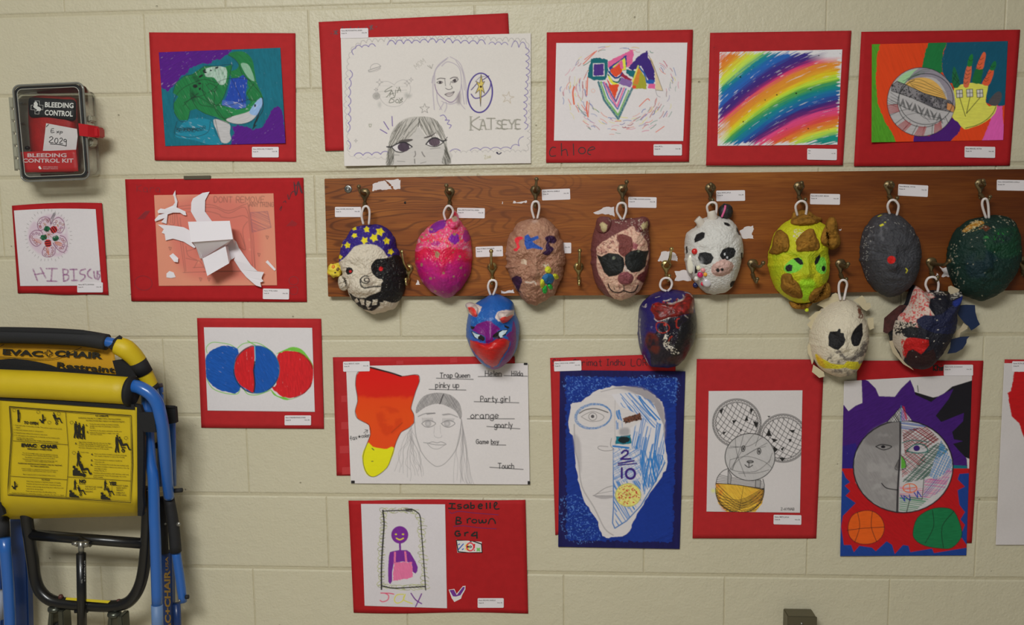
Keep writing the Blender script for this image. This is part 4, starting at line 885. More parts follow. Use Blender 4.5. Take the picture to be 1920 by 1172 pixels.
c.fill([(782, 355), (835, 440), (850, 530), (740, 528), (735, 480)], (150, 148, 44), edge=1, gap=.1, ang=80); c.fill([(782, 355), (800, 400), (780, 500), (740, 490)], (206, 110, 50), .8, edge=1); c.stroke([(782, 350), (740, 470)], 3, YE, .8); c.fill(ell(750, 515, 16, 14), OR)
c.fill([(862, 270), (890, 300), (975, 545), (920, 540), (912, 400)], (216, 178, 120), .7, edge=.6); c.stroke([(862, 265), (905, 350), (975, 545), (920, 540)], 1, (70, 60, 60), .8); c.stroke([(915, 530), (930, 580), (955, 595)], 1, (100, 90, 100), .6, sm=3)
c.stroke(ell(428, 545, 14, 14), 1, (220, 150, 130), .7)
draw(sh, 'chl', a, c, 1.2)
scribble(a, 'chl', [(1.6, [(135, 992), (105, 990), (85, 1025), (95, 1058), (135, 1055)]), (1.6, [(178, 955), (180, 1055)]), (1.6, [(180, 1020), (215, 1005), (228, 1058)]), (1.6, [(272, 960), (275, 1052)]), (1.6, ell(340, 1015, 27, 25, 0, 12)), (1.6, [(390, 1015), (440, 1000), (425, 985), (395, 1000), (385, 1035), (410, 1048)])], M_BLACK)
lab([(903, 965), (1125, 967), (1123, 1053), (902, 1052)], 'chl', a, 'Name: MCRAE, CHLOE')

# --- rainbow
a = artwork('red card with bright diagonal rainbow stripes drawing')
card([(90, 90), (1200, 73), (1132, 1130), (58, 1132)], 'rain', a)
sh = [(165, 241), (1128, 221), (1090, 968), (148, 978)]
c = Canvas(sh, 'rain', (203, 200, 204), 1.3)
x0, y0, s_ = CROPS['rain']; lx = (c.X-x0)/s_; ly = (c.Y-y0)/s_
# band coordinate measured down the left edge, bent a little towards the right
t = ly+.96*(lx-160)-.000421*(lx-160)**2
COL = [(150, (222, 66, 60)), (300, (232, 88, 44)), (400, (236, 134, 40)), (470, (196, 208, 60)), (515, (168, 208, 84)), (560, (20, 132, 122)), (610, (28, 96, 160)), (665, (36, 90, 168)), (705, (54, 40, 120)), (755, (64, 34, 112)), (782, (118, 36, 106)), (803, (216, 56, 106)), (822, (226, 92, 84)), (845, (238, 124, 44)), (900, (232, 140, 40)), (932, (206, 184, 30)), (962, (168, 204, 62)), (992, (80, 150, 62)), (1030, (16, 128, 116)), (1075, (22, 106, 148)), (1112, (28, 80, 152)), (1148, (56, 34, 110)), (1180, (100, 34, 104)), (1215, (208, 66, 124)), (1250, (222, 64, 96)), (1285, (228, 70, 56)), (1335, (236, 124, 40)), (1368, (198, 198, 60)), (1392, (152, 198, 76)), (1430, (18, 128, 118)), (1600, (18, 116, 110))]
ang = np.arctan2(-(.86-.00038*(lx-160)), 1.0); u = (lx*np.cos(-.62)+ly*np.sin(-.62)); v = t
jit = (fbm(u/170, v/9, 5, 3)-.5)*52; tt = v+jit
col = np.stack([np.interp(tt, [k[0] for k in COL], alb(np.array([k[1] for k in COL]))[:, i]) for i in range(3)], -1)
n1 = vn(u/95, v/4.2, 9)*.6+vn(u/40, v/7, 12)*.4; g = np.clip((n1-.78)/.07, 0, 1)*.75
edge_ = np.minimum.reduce([lx-150, 1120-lx, ly-235, 975-ly]); g = np.maximum(g, np.clip((n1-.25-edge_/95)/.12, 0, 1))
tr = np.clip((lx-850)/160, 0, 1)*np.clip((330-ly)/55, 0, 1); g = np.maximum(g, tr*np.clip((n1+.35-.5)/.1, 0, 1)); bl = np.clip((250-lx)/80, 0, 1)*np.clip((ly-760)/60, 0, 1)*.9; g = np.maximum(g, bl*np.clip((n1-.35)/.1, 0, 1))
c.a = c.a*g[..., None]+col*(1+.25*(fbm(u/60, v/5, 3, 3)-.5))[..., None]*(1-g[..., None])
for x, y, r in [(328, 437, 7), (350, 788, 6), (614, 577, 6), (766, 565, 7), (880, 537, 5), (536, 760, 4), (860, 842, 6), (1022, 848, 3), (218, 497, 3), (430, 356, 3), (770, 258, 3), (943, 268, 5), (1110, 252, 3), (158, 828, 4), (690, 843, 3), (522, 618, 5), (680, 920, 3)]: c.fill(ell(x, y, r, r, n=8), (20, 20, 24))
draw(sh, 'rain', a, c, 1.25)
scribble(a, 'rain', [(1.5, [(120, 203), (123, 205)])], M_BLACK)
lab([(855, 1000), (1085, 1003), (1083, 1088), (852, 1086)], 'rain', a, 'Name: BRUSILVA-MATIN, SHARON', 1)

# --- hand and planet
a = artwork('red card with a yellow hand and grey patterned disc drawing, top right corner')
card([(105, 82), (1352, 65), (1270, 1132), (47, 1137)], 'hand', a, M_RED2)
sh = [(188, 180), (1255, 155), (1218, 932), (185, 950)]
c = Canvas(sh, 'hand', (196, 190, 186), 1.3)
OR = (226, 62, 22); c.fill([(150, 150), (1300, 120), (1300, 1000), (150, 1000)], OR, var=.1, ang=70, L=30, gap=.03)
c.fill([(170, 150), (255, 170), (225, 280), (218, 480), (232, 640), (290, 790), (350, 880), (380, 960), (170, 970)], (74, 140, 34), gap=.08, ang=75, edge=1.2, var=.2)
c.fill([(635, 160), (780, 155), (745, 250), (735, 330), (740, 400), (700, 420), (580, 370), (600, 260)], (26, 108, 56), gap=.12, ang=-60, edge=1)
c.fill([(780, 150), (1270, 140), (1235, 660), (1200, 665), (1080, 640), (1090, 500), (900, 520), (790, 480), (740, 400), (735, 300)], (14, 76, 100), gap=.13, ang=-62, edge=1)
c.fill([(1160, 665), (1210, 665), (1230, 940), (1050, 945), (1100, 820)], (210, 84, 160), gap=.16, ang=-70, edge=1); c.fill([(510, 950), (520, 900), (640, 900), (760, 790), (820, 755), (890, 800), (880, 860), (800, 945)], (68, 24, 106), gap=.14, ang=-50, edge=1)
c.fill(ell(575, 632, 268, 270), (168, 164, 166), var=.08); c.fill([(390, 470), (440, 410), (540, 375), (580, 380), (470, 450), (440, 500)], (150, 190, 145), sm=3)
c.fill([(560, 365), (700, 395), (790, 480), (835, 600), (835, 680), (790, 700), (770, 560), (690, 450), (580, 440), (470, 470)], (134, 128, 140), sm=3, var=.1)
c.fill([(450, 495), (530, 445), (640, 450), (720, 510), (765, 590), (765, 615), (640, 590), (540, 540)], (222, 160, 84), sm=3, var=.15)
band = [(385, 470), (450, 495), (600, 565), (800, 625), (840, 680), (830, 715), (700, 690), (500, 600), (340, 545), (345, 500)]
c.fill(band, (124, 120, 124), var=.15); c.wash([(570, 570), (800, 630), (800, 690), (680, 680), (570, 620)], (60, 58, 66), .8, thr=.25, f=6); c.speck(band, (20, 20, 24), 170, .8, 1.6, sm=0); c.fill([(780, 640), (835, 660), (830, 715), (775, 690)], (190, 130, 80))
for cx, cy, rx, ry, t0, t1 in [(575, 632, 268, 270, 0, 360), (612, 610, 213, 200, 0, 360), (590, 640, 200, 190, 60, 250)]: c.stroke(ell(cx, cy, rx, ry, 0, 40, t0, t1), 1.3, BLK, .9)
c.stroke(band, 1.2, BLK, .9, closed=True)
for k in range(5): c.stroke([(470+k*8, 480+k*12-20), (560+k*10, 455+k*30), (650+k*6, 500+k*22), (765, 560+k*12)], 1, BLK, .7, sm=4)
for k in range(4): c.stroke([(430+k*30, 470-k*18), (500+k*30, 440-k*20), (560+k*40, 420-k*15)], 1, (40, 90, 50), .7, sm=3)
for k in range(7):
    x = 405+k*48; y = 600+k*19
    for e in (0, 14, 28): c.stroke([(x+e*.6, y+e*.7), (x+28, y+78-e), (x+52-e*.6, y+18+e*.7)] if k % 2 else [(x+e*.6, y+70-e*.4), (x+26, y+8+e), (x+50-e*.6, y+88-e*.4)], 1, BLK, .85)
c.stroke([(385, 650), (560, 720), (760, 770)], 1, BLK, .8, sm=3); c.stroke([(420, 700), (520, 690), (600, 760), (700, 770)], 1, BLK, .7, sm=3); c.stroke([(450, 740), (560, 720), (640, 790)], 1, BLK, .6, sm=3)
for k in range(9):
    t = math.radians(38+k*17); c.stroke([(600+205*math.cos(t), 625+195*math.sin(t)), (575+268*math.cos(t), 632+270*math.sin(t))], 1.1, BLK, .85)
for t in (58, 92, 125, 165):
    for k in range(7):
        r1 = 205; t1 = math.radians(t-7+k*2.4); t2 = math.radians(t-7+(k+.7)*2.4); c.stroke([(595+210*math.cos(t1), 628+202*math.sin(t1)), (575+264*math.cos(t2), 632+264*math.sin(t2))], 1.5, (156, 34, 40), .85)
for k in range(3): c.stroke([(335, 560+k*30), (395, 600+k*20)], 1, BLK, .7); c.stroke([(310, 600+k*20), (380, 640+k*15)], 1, BLK, .6)
YL = (204, 200, 84)
c.fill([(835, 515), (960, 485), (1040, 490), (1100, 505), (1085, 580), (1080, 640), (1110, 665), (1165, 660), (1150, 720), (1080, 790), (980, 830), (910, 845), (860, 790), (815, 750), (845, 680), (840, 590)], YL, edge=1, sm=2, gap=.06, var=.12)
c.fill([(815, 470), (822, 380), (835, 355), (855, 400), (880, 500), (835, 525)], (26, 96, 60), sm=2); c.fill([(905, 510), (915, 420), (935, 350), (970, 350), (965, 430), (945, 515)], (196, 96, 66), sm=2); c.fill([(935, 350), (950, 280), (975, 255), (982, 290), (970, 350)], (28, 110, 50), sm=2)
c.fill([(975, 480), (985, 420), (1005, 370), (1060, 375), (1050, 430), (1040, 488)], (26, 96, 50), sm=2); c.fill([(1005, 370), (1040, 280), (1065, 240), (1082, 260), (1070, 330), (1058, 372)], (206, 90, 56), sm=2)
c.fill([(1050, 490), (1085, 430), (1110, 378), (1145, 385), (1130, 450), (1100, 505)], (206, 84, 50), sm=2); c.fill([(1110, 378), (1135, 325), (1155, 310), (1165, 340), (1145, 385)], (26, 104, 56), sm=2); c.fill([(1100, 645), (1130, 590), (1175, 550), (1205, 565), (1200, 620), (1160, 665)], (74, 70, 74), sm=2, gap=.2)
for P in [[(820, 400), (870, 470)], [(850, 400), (820, 480)], [(825, 440), (880, 500)], [(870, 460), (825, 520)]]: c.stroke(P, 1, BLK, .8)
for x, y, dx in [(940, 380, 0), (935, 410, 0), (925, 440, 0), (920, 475, 0), (1040, 290, 0), (1030, 330, 0), (1085, 440, 0), (1080, 460, 0), (1100, 400, 0), (1130, 350, 0), (960, 300, 0), (1020, 360, 0)]: c.stroke([(x-14, y-4), (x, y+12), (x+22, y-2)], 1, BLK, .75, sm=3)
for (x, y), (x2, y2) in [((875, 568), (922, 745)), ((955, 563), (930, 722)), ((1035, 565), (930, 722))]:
    c.fill([(x-26, y-28), (x+22, y-32), (x+25, y+28), (x-22, y+32)], (190, 186, 180)); c.stroke([(x-26, y-28), (x+22, y-32), (x+25, y+28), (x-22, y+32)], 1.2, BLK, .9, closed=True); c.stroke([(x, y-30), (x+2, y+30)], 1, BLK, .9); c.stroke([(x-25, y), (x+24, y-3)], 1, BLK, .9); c.stroke([(x+2, y+32), (x2, y2)], 1.3, BLK, .9)
c.stroke([(922, 838), (1010, 815), (1090, 770), (1140, 715), (1160, 670)], 1.4, BLK, .9, sm=4)
for k in range(5): c.fill(ell(250, 822+k*8, 2.5, 2.5, n=6), BLK)
draw(sh, 'hand', a, c, 1.15, curl=lambda u, v: .008*np.exp(-u*6)*v**2)
lab([(920, 983), (1155, 985), (1148, 1070), (915, 1066)], 'hand', a, 'Name: MANUEL, VICTOR', 1)

# --- word sheet with pencil face
a = artwork('large white sheet with orange torch shape, pencil face and handwritten words over red card')
card([(63, 45), (1600, 38), (1640, 1045), (95, 1045)], 'trap', a)
sh = [(175, 120), (1712, 95), (1728, 1122), (215, 1112)]
c = Canvas(sh, 'trap', (196, 190, 190), 1.3)
torch = [(375, 130), (450, 145), (560, 180), (650, 205), (750, 192), (790, 200), (795, 250), (765, 330), (735, 430), (725, 480), (748, 530), (748, 600), (700, 645), (640, 680), (600, 760), (575, 840), (555, 900), (520, 980), (430, 1050), (370, 1045), (330, 980), (318, 900), (335, 820), (380, 700), (370, 620), (330, 595), (270, 560), (252, 500), (272, 420), (268, 360), (255, 280), (262, 200), (290, 160)]
c.fill(torch, (196, 22, 16), var=.04); P_ = c.clipmask(torch)
x0, y0, s_ = CROPS['trap']; ly = (c.Y-y0)/s_; lx = (c.X-x0)/s_; col = np.stack([np.interp(ly+(fbm(lx/60, ly/60, 3)-.5)*50, [200, 370, 400, 560, 700], alb([(194, 22, 16), (192, 30, 16), (206, 62, 16), (208, 68, 18), (206, 66, 20)])[:, i]) for i in range(3)], -1)
c.a = c.a*(1-P_[..., None])+col*P_[..., None]
c.wash([(430, 480), (600, 480), (650, 600), (560, 700), (480, 680)], (186, 48, 14), .6)
c.fill([(365, 765), (400, 800), (470, 815), (520, 820), (560, 800), (585, 825), (560, 900), (520, 980), (430, 1050), (370, 1050), (330, 1000), (310, 880), (335, 810)], (204, 198, 22), var=.03, sm=2)
c.stroke(torch, 1.3, (40, 34, 30), .85, closed=True, sm=3); c.stroke([(375, 130), (470, 155), (560, 178), (640, 205)], 3, (26, 20, 20), .95, sm=3)
c.stroke([(395, 815), (410, 828)], 2, (90, 110, 40)); c.stroke([(392, 925), (402, 924)], 2, (120, 120, 40)); c.stroke([(560, 680), (650, 600)], 2, (150, 50, 20), .6)
SK = (120, 116, 118); HR = [(765, 520), (780, 440), (830, 375), (900, 350), (975, 345), (1060, 365), (1130, 430), (1155, 520), (1140, 570), (1110, 510), (1050, 470), (975, 440), (900, 445), (830, 475)]
c.fill(HR, (134, 130, 130), .75, sm=3, var=.2, ang=30); c.hatch(HR, 60, 1.6, 1, (96, 92, 94), .5, sm=3, seg=.5); c.hatch(HR, -50, 2, 1, (96, 92, 94), .4, sm=3, seg=.5)
c.stroke([(997, 362), (968, 438)], 2, (50, 46, 48), .95)
for P, w, al in [([(755, 590), (765, 700), (800, 820), (850, 900), (905, 950), (945, 968), (1000, 950), (1060, 890), (1110, 810), (1140, 700), (1150, 570)], 1.4, .7), ([(815, 605), (850, 580), (890, 580), (932, 605), (890, 633), (845, 632), (815, 605)], 1.5, .85), ([(980, 605), (1020, 582), (1060, 580), (1095, 605), (1050, 635), (1010, 630), (980, 605)], 1.5, .85), ([(785, 545), (850, 520), (928, 518)], 2, .7), ([(990, 530), (1050, 525), (1118, 550)], 2, .65),
                 ([(830, 765), (870, 770), (905, 760), (945, 768), (980, 760), (1020, 782), (940, 785), (860, 770)], 1.3, .8), ([(862, 775), (900, 812), (950, 820), (990, 800), (1012, 782)], 1.2, .6), ([(920, 700), (925, 715), (950, 725), (980, 720), (985, 705)], 1, .5), ([(970, 620), (975, 690)], 1, .4), ([(922, 630), (918, 690)], 1, .4)]: c.stroke(P, w, SK, al, sm=5)
for ex, ey in ((868, 606), (1030, 606)): c.stroke(ell(ex, ey, 24, 24), 1, SK, .8); c.stroke(ell(ex, ey, 14, 17), 1, SK, .7); c.fill(ell(ex, ey, 22, 22), (160, 156, 158), .5)
for k in range(12): c.stroke([(822+k*8, 588-abs(k-6)*-1), (818+k*8, 558)], 1, SK, .5); c.stroke([(990+k*8, 590), (992+k*9, 562)], 1, SK, .5)
c.fill([(850, 522), (925, 512), (928, 522), (860, 530)], (110, 106, 108), .8); c.fill([(992, 530), (1050, 522), (1060, 530), (995, 538)], (120, 116, 118), .7)
R = random.Random(3)
for k in range(15):
    x = 740-R.uniform(0, 30); y = 620+k*8; P = [(x, y)]
    for j in range(6): P.append((P[-1][0]-R.uniform(-25, 40)+(20 if k % 3 else -10), P[-1][1]+R.uniform(40, 75)))
    c.stroke([(min(max(p[0], 550+k*12), 830), min(p[1], 1090)) for p in P], 1, SK, .45, sm=5)
for k in range(14):
    x = 1150+k*1.5; y = 560+k*9; P = [(x, y)]
    for j in range(6): P.append((P[-1][0]+R.uniform(-16, 22)+(k-6)*1.6, P[-1][1]+R.uniform(70, 105)))
    c.stroke([(min(max(p[0], 1085), 1295), min(p[1], 1108)) for p in P], 1, SK, .42, sm=5)
for t, x, y, h, w, (u0, u1, uy0, uy1) in [('Trap Queen', 970, 216, 38, 250, (938, 1250, 222, 232)), ('Helen', 1352, 205, 46, 135, (1292, 1490, 208, 206)), ('Hilda', 1575, 202, 40, 95, (1510, 1708, 200, 205)), ('pinky up', 932, 303, 44, 195, (876, 1188, 316, 322)), ('Party girl', 1312, 418, 42, 245, (1258, 1636, 420, 430)), ('orange', 1230, 560, 52, 230, (1200, 1598, 565, 565)), ('gnarly', 1430, 640, 46, 150, (1365, 1645, 630, 650)), ('Game boy', 1275, 776, 36, 190, (1400, 1525, 785, 787)), ('Touch', 1460, 985, 44, 132, (1390, 1672, 975, 993))]:
    c.text(t, x, y, h, w, 1.55, (28, 26, 28), .95); c.stroke([(u0, uy0), (u1, uy1)], 1.4, (28, 26, 28), .9)
c.text('fav', 212, 748, 34, 60, 1.3, (28, 26, 28), .9, rot=-12); c.text('color', 308, 725, 30, 66, 1.3, (28, 26, 28), .9, rot=-6); c.fill(star(288, 716, 16), (20, 18, 20)); c.stroke([(325, 685), (358, 660), (335, 658)], 1.2, (28, 26, 28), .9); c.stroke([(358, 660), (352, 685)], 1.2, (28, 26, 28), .9)
draw(sh, 'trap', a, c, 1.3)
lab([(150, 83), (368, 80), (375, 155), (157, 165)], 'trap', a, 'Name: BEEDOT, HILEH', -1)
for x0, y0, x1, y1 in [(1677, 92, 1708, 110), (218, 1088, 248, 1110), (1710, 1092, 1730, 1120)]: poly_sheet('black_tape', [(x0, y0), (x1, y0), (x1, y1), (x0, y1)], 'trap', CD+.002, M_BLACK, a, .0004, AMP)
M_TAPE = mat('clear_tape_on_red', (168, 46, 50), .3)
for x0, y0, x1, y1 in [(135, 370, 182, 425), (135, 593, 195, 655), (122, 795, 200, 858), (142, 975, 212, 1035), (600, 75, 660, 105), (1055, 50, 1115, 92)]: poly_sheet('clear_tape', [(x0, y0), (x1, y0-3), (x1, y1-3), (x0, y1)], 'trap', CD+.0005, M_TAPE, a, .0003, AMP)

# --- name card, lower middle
a = artwork('red card with a purple and pink figure in a looped frame and black handwritten name')
def wavy(u, v): return (0*u, 1.3*np.sin(u*7)*(v > .5)+1.0*np.sin(u*8+1)*(v <= .5))
card([(65, 88), (1685, 83), (1710, 1122), (112, 1118)], 'isa', a, M_RED2, edge=wavy)
sh = [(180, 122), (950, 126), (968, 1078), (213, 1055)]
c = Canvas(sh, 'isa', (192, 186, 190), 1.4)
R = random.Random(5); GY = (150, 156, 70)
path = [(385, 185), (560, 180), (700, 195), (735, 300), (750, 560), (770, 880), (560, 890), (370, 870), (370, 600), (385, 300), (385, 185)]
L = [0]
for p, q in zip(path, path[1:]): L.append(L[-1]+math.hypot(q[0]-p[0], q[1]-p[1]))
for k in range(54):
    s_ = L[-1]*k/54; x = np.interp(s_, L, [p[0] for p in path]); y = np.interp(s_, L, [p[1] for p in path])
    c.stroke(ell(x+R.uniform(-8, 8), y, R.uniform(20, 46), R.uniform(14, 24), R.uniform(-30, 30), 16, R.uniform(0, 90), R.uniform(270, 360)), 1.1, GY if k % 3 else (120, 124, 60), .8)
for o_ in (-3, 2): c.stroke([(380+o_, 180), (392+o_, 300), (380+o_, 480), (368+o_, 700), (368+o_, 905)], 2, (22, 20, 20), .9, sm=3)
c.stroke([(385, 188), (480, 183), (590, 180), (640, 172), (690, 195), (722, 240), (735, 400), (750, 590), (762, 760), (772, 910)], 2.2, (22, 20, 20), .95, sm=4); c.stroke([(372, 872), (470, 893), (600, 888), (765, 878)], 2.4, (22, 20, 20), .95, sm=3)
for k in range(26): c.stroke([(360, 220+k*25), (392, 212+k*25)], 1, (40, 40, 34), .6)
for k in range(10): c.stroke([(585+k*7, 165), (595+k*6, 192)], 1.2, (22, 20, 20), .8)
PP = (108, 40, 132)
# plain rounded figure in place of the drawn character
c.fill(ell(535, 405, 78, 80), PP, gap=.08, ang=60); c.fill(ell(500, 400, 11, 8), (190, 176, 60)); c.fill(ell(565, 400, 11, 8), (190, 176, 60)); c.stroke([(505, 436), (535, 450), (568, 436)], 2.4, (206, 186, 50), sm=4)
c.fill([(527, 478), (545, 478), (548, 560), (530, 560)], PP); c.fill([(435, 600), (470, 555), (600, 545), (650, 600), (700, 700), (680, 760), (640, 720), (640, 660), (480, 665), (465, 830), (430, 835)], PP, gap=.14, ang=80, sm=2)
c.fill([(480, 660), (645, 655), (655, 790), (640, 800), (560, 815), (475, 825)], (206, 104, 144), gap=.14, ang=70, edge=1.5); c.fill([(483, 560), (500, 560), (498, 655), (480, 655)], (206, 104, 144)); c.fill([(575, 555), (592, 555), (605, 655), (585, 655)], (206, 104, 144))
c.stroke([(362, 938), (440, 940), (480, 948)], 2, (200, 80, 110), sm=3); c.stroke([(400, 940), (432, 960), (425, 1000), (380, 1018), (355, 1005)], 2, (200, 80, 110), sm=4); c.stroke([(570, 950), (510, 955), (485, 1000), (510, 1030), (560, 1010), (585, 950), (570, 1000), (650, 1035)], 2, (196, 190, 80), sm=4); c.stroke([(638, 940), (680, 1000), (735, 1035)], 2.2, (108, 50, 132), sm=3); c.stroke([(735, 945), (710, 1000), (680, 1062)], 2.2, (108, 50, 132), sm=3)
draw(sh, 'isa', a, c, 1.35)
st = []
st += [(2.6, [(985, 118), (1045, 120)]), (2.6, [(1015, 120), (1010, 162)]), (2.6, [(978, 162), (1048, 165)]), (2.4, [(1100, 128), (1070, 130), (1068, 145), (1098, 150), (1090, 165), (1062, 162)]), (2.4, [(1160, 128), (1128, 135), (1125, 158), (1150, 160), (1162, 135), (1165, 165)]), (2.6, [(1185, 105), (1185, 165)]), (2.4, [(1185, 140), (1215, 135), (1212, 160), (1185, 162)]), (2.6, [(1255, 145), (1290, 138), (1275, 122), (1255, 140), (1262, 162), (1290, 162)]), (2.8, [(1328, 110), (1330, 168)]), (2.8, [(1362, 108), (1362, 165)]), (2.4, [(1400, 150), (1425, 118), (1410, 108), (1398, 135), (1410, 168), (1448, 165)])]
st += [(2.8, [(1055, 240), (1050, 305)]), (2.6, [(1055, 242), (1090, 250), (1080, 270), (1058, 272)]), (2.6, [(1058, 272), (1095, 285), (1090, 302), (1045, 308)]), (2.4, [(1152, 258), (1155, 300)]), (2.4, [(1152, 275), (1170, 255), (1188, 260)]), (2.4, ell(1218, 280, 22, 16, 0, 10)), (2.6, [(1258, 262), (1265, 295), (1285, 290), (1290, 268), (1300, 295), (1325, 285), (1322, 262)]), (2.4, [(1345, 308), (1360, 265), (1385, 258), (1405, 280), (1410, 305)])]
st += [(3, [(1085, 375), (1055, 372), (1042, 395), (1055, 415), (1085, 412), (1085, 395), (1065, 395)]), (2.6, [(1130, 382), (1132, 418)]), (2.6, [(1132, 395), (1150, 382), (1165, 385)]), (3, [(1228, 378), (1190, 412), (1245, 410)]), (3, [(1240, 375), (1242, 440)])]
tag(scribble(a, 'isa', st, M_BLACK), 'handwritten black lettering')
scribble(a, 'isa', [(1.2, [(985, 185), (1010, 208), (1080, 190), (1220, 205), (1440, 222)]), (1.2, [(1025, 330), (1120, 322), (1260, 340), (1420, 350)])], mat('purple_marker_on_red', (96, 24, 84), .6))
cv = Canvas([(1045, 445), (1290, 445), (1295, 575), (1045, 575)], 'isa', (196, 192, 190), 2)
cv.stroke([(1052, 455), (1175, 452), (1285, 490), (1290, 568), (1165, 570), (1070, 560)], 2.2, (20, 20, 20), closed=True); cv.text('%', 1072, 538, 50, 46, 2, (34, 74, 160)); cv.text('$', 1135, 540, 46, 30, 2, (204, 190, 40)); cv.stroke(ell(1180, 515, 32, 36), 2.4, (200, 40, 60)); cv.fill(ell(1160, 514, 9, 9), (30, 30, 30)); cv.fill(ell(1182, 514, 13, 11), (30, 30, 30)); cv.fill(ell(1182, 514, 5, 4), (190, 190, 190)); cv.fill([(1212, 488), (1226, 488), (1222, 530), (1214, 530)], (196, 28, 36)); cv.fill(ell(1218, 546, 6, 7), (196, 28, 36)); cv.fill(star(1255, 540, 26, 4, .5, 45), (110, 170, 90)); cv.fill(star(1185, 462, 16), (20, 20, 20))
sheet('paper_scrap', [(1050, 450), (1285, 470), (1292, 570), (1062, 568)], 'isa', CD+.0012, M_ART, a, canvas=cv, amp=AMP, S=2)
cv = Canvas([(980, 865), (1145, 865), (1145, 1025), (980, 1025)], 'isa', (196, 192, 194), 2)
cv.fill([(990, 905), (1030, 900), (1055, 960), (1110, 880), (1132, 880), (1090, 965), (1030, 975)], (100, 40, 128), gap=.15, ang=60)
o_ = poly_sheet('paper_scrap', [(983, 908), (1035, 900), (1055, 945), (1112, 875), (1137, 872), (1135, 905), (1105, 960), (1095, 990), (1035, 1020), (1010, 985)], 'isa', CD+.0008, M_PAPER, a, .0004, AMP)
poly_sheet('purple_marker_patch', [(990, 912), (1030, 908), (1057, 958), (1112, 884), (1130, 882), (1126, 902), (1090, 958), (1050, 970), (1022, 968)], 'isa', CD+.0012, mat('purple_marker', (98, 40, 126), .6, var=.15, vscale=150), o_, .0002, AMP)
lab([(1250, 985), (1487, 988), (1485, 1073), (1248, 1070)], 'isa', a, 'Name: BROWN, ISABELLE')

# --- blue half face
a = artwork('tall half-drawn face on deep blue paint over red card, below the dark blue mask')
card([(35, 35), (760, 10), (770, 900), (65, 1060)], 'ind', a)
sh = [(92, 105), (818, 112), (785, 1140), (82, 1128)]
c = Canvas(sh, 'ind', (196, 190, 192), 1.3)
IND = (22, 20, 72); ULT = (18, 44, 122)
c.fill([(60, 80), (850, 80), (850, 1170), (60, 1170)], IND, var=.2, ang=88, L=30, W=3)
c.fill([(122, 140), (770, 150), (745, 1100), (132, 1090)], ULT, gap=.1, ang=-20, edge=3, var=.25, W=2, L=10)
for P in [[(125, 145), (400, 150), (390, 200), (250, 260), (160, 290), (125, 240)], [(500, 140), (770, 150), (760, 300), (640, 230), (520, 200)], [(90, 850), (230, 850), (330, 1080), (130, 1090)]]: c.rough(P, (80, 120, 190), .62, 2.2, sm=3, a=.7)
c.fill([(500, 900), (700, 760), (740, 800), (735, 1000), (640, 1090), (500, 1080)], (20, 48, 130), .7, edge=2, gap=.1, ang=50, sm=2)
face = [(160, 300), (215, 285), (300, 225), (400, 200), (500, 200), (600, 225), (660, 270), (690, 310), (700, 400), (698, 520), (715, 640), (680, 720), (600, 840), (530, 960), (480, 1050), (400, 1075), (340, 1060), (300, 960), (230, 860), (200, 740), (180, 640), (170, 500), (140, 440), (150, 350)]
c.fill(face, (192, 186, 186), edge=2, sm=5, var=.04)
c.wash([(400, 205), (560, 205), (650, 260), (695, 340), (700, 500), (660, 420), (600, 300), (500, 230)], (120, 112, 120), .7, thr=.05)
for P, w in [([(175, 420), (180, 560), (200, 640), (220, 780), (290, 900), (350, 1020), (400, 1060)], 2.4), ([(412, 250), (410, 400), (412, 540)], 1), ([(330, 230), (420, 210), (540, 205)], 2)]: c.stroke(P, w, (130, 124, 126), .55, sm=4)
c.wash([(170, 480), (210, 520), (215, 700), (190, 620)], (150, 144, 146), .6, thr=0)
SB = (38, 110, 176)
c.fill([(390, 245), (480, 235), (560, 250), (640, 310), (690, 420), (695, 560), (700, 640), (660, 740), (580, 840), (560, 760), (550, 560), (500, 540), (500, 440), (560, 400), (520, 340), (440, 320)], (196, 192, 196), var=0)
for P, an, sp in [([(395, 245), (500, 235), (620, 280), (690, 420), (640, 440), (520, 350), (440, 310)], 48, 2.0), ([(560, 380), (690, 420), (700, 640), (660, 740), (575, 830), (560, 600), (505, 540), (520, 440)], 100, 1.9), ([(540, 560), (700, 600), (640, 760), (570, 820), (560, 700)], 75, 2), ([(415, 340), (450, 330), (455, 440), (418, 450)], 80, 1.8), ([(400, 560), (560, 540), (560, 700), (560, 860), (500, 950), (420, 1025), (405, 900)], 60, 2.6)]: c.hatch(P, an, sp, 2.0, SB, .9, .5, sm=1, bend=1.5, seg=.75)
c.stroke([(402, 560), (402, 900), (410, 1020), (560, 890), (700, 640)], 2.2, (34, 96, 160), .9, sm=2); c.stroke([(400, 545), (490, 555)], 3.4, SB)
c.fill([(455, 385), (555, 352), (565, 390), (470, 415)], (98, 62, 48), edge=1.2, gap=.15, ang=10); c.speck([(455, 385), (555, 352), (565, 390), (470, 415)], (30, 20, 20), 14, 1, 2, sm=0)
c.fill([(415, 490), (500, 478), (508, 530), (415, 535)], (18, 106, 124), edge=1, gap=.1); c.fill(ell(462, 508, 34, 20), (24, 34, 38), edge=1); c.wash([(440, 445), (490, 440), (490, 480), (440, 480)], (140, 136, 140), .8, thr=0)
NV = (52, 28, 110)
c.fill([(400, 562), (555, 560), (555, 745), (405, 750)], (196, 192, 196), .65); c.hatch([(400, 562), (555, 560), (555, 745), (405, 750)], 150, 4, 1.4, SB, .7, sm=1)
c.stroke([(450, 585), (465, 570), (485, 575), (480, 595), (445, 620), (500, 618)], 3.6, NV, sm=2); c.stroke([(430, 645), (520, 630)], 3, NV); c.stroke([(430, 655), (535, 645)], 2.4, NV); c.stroke([(450, 672), (450, 728)], 4, NV); c.stroke(ell(500, 705, 26, 28), 4.4, NV)
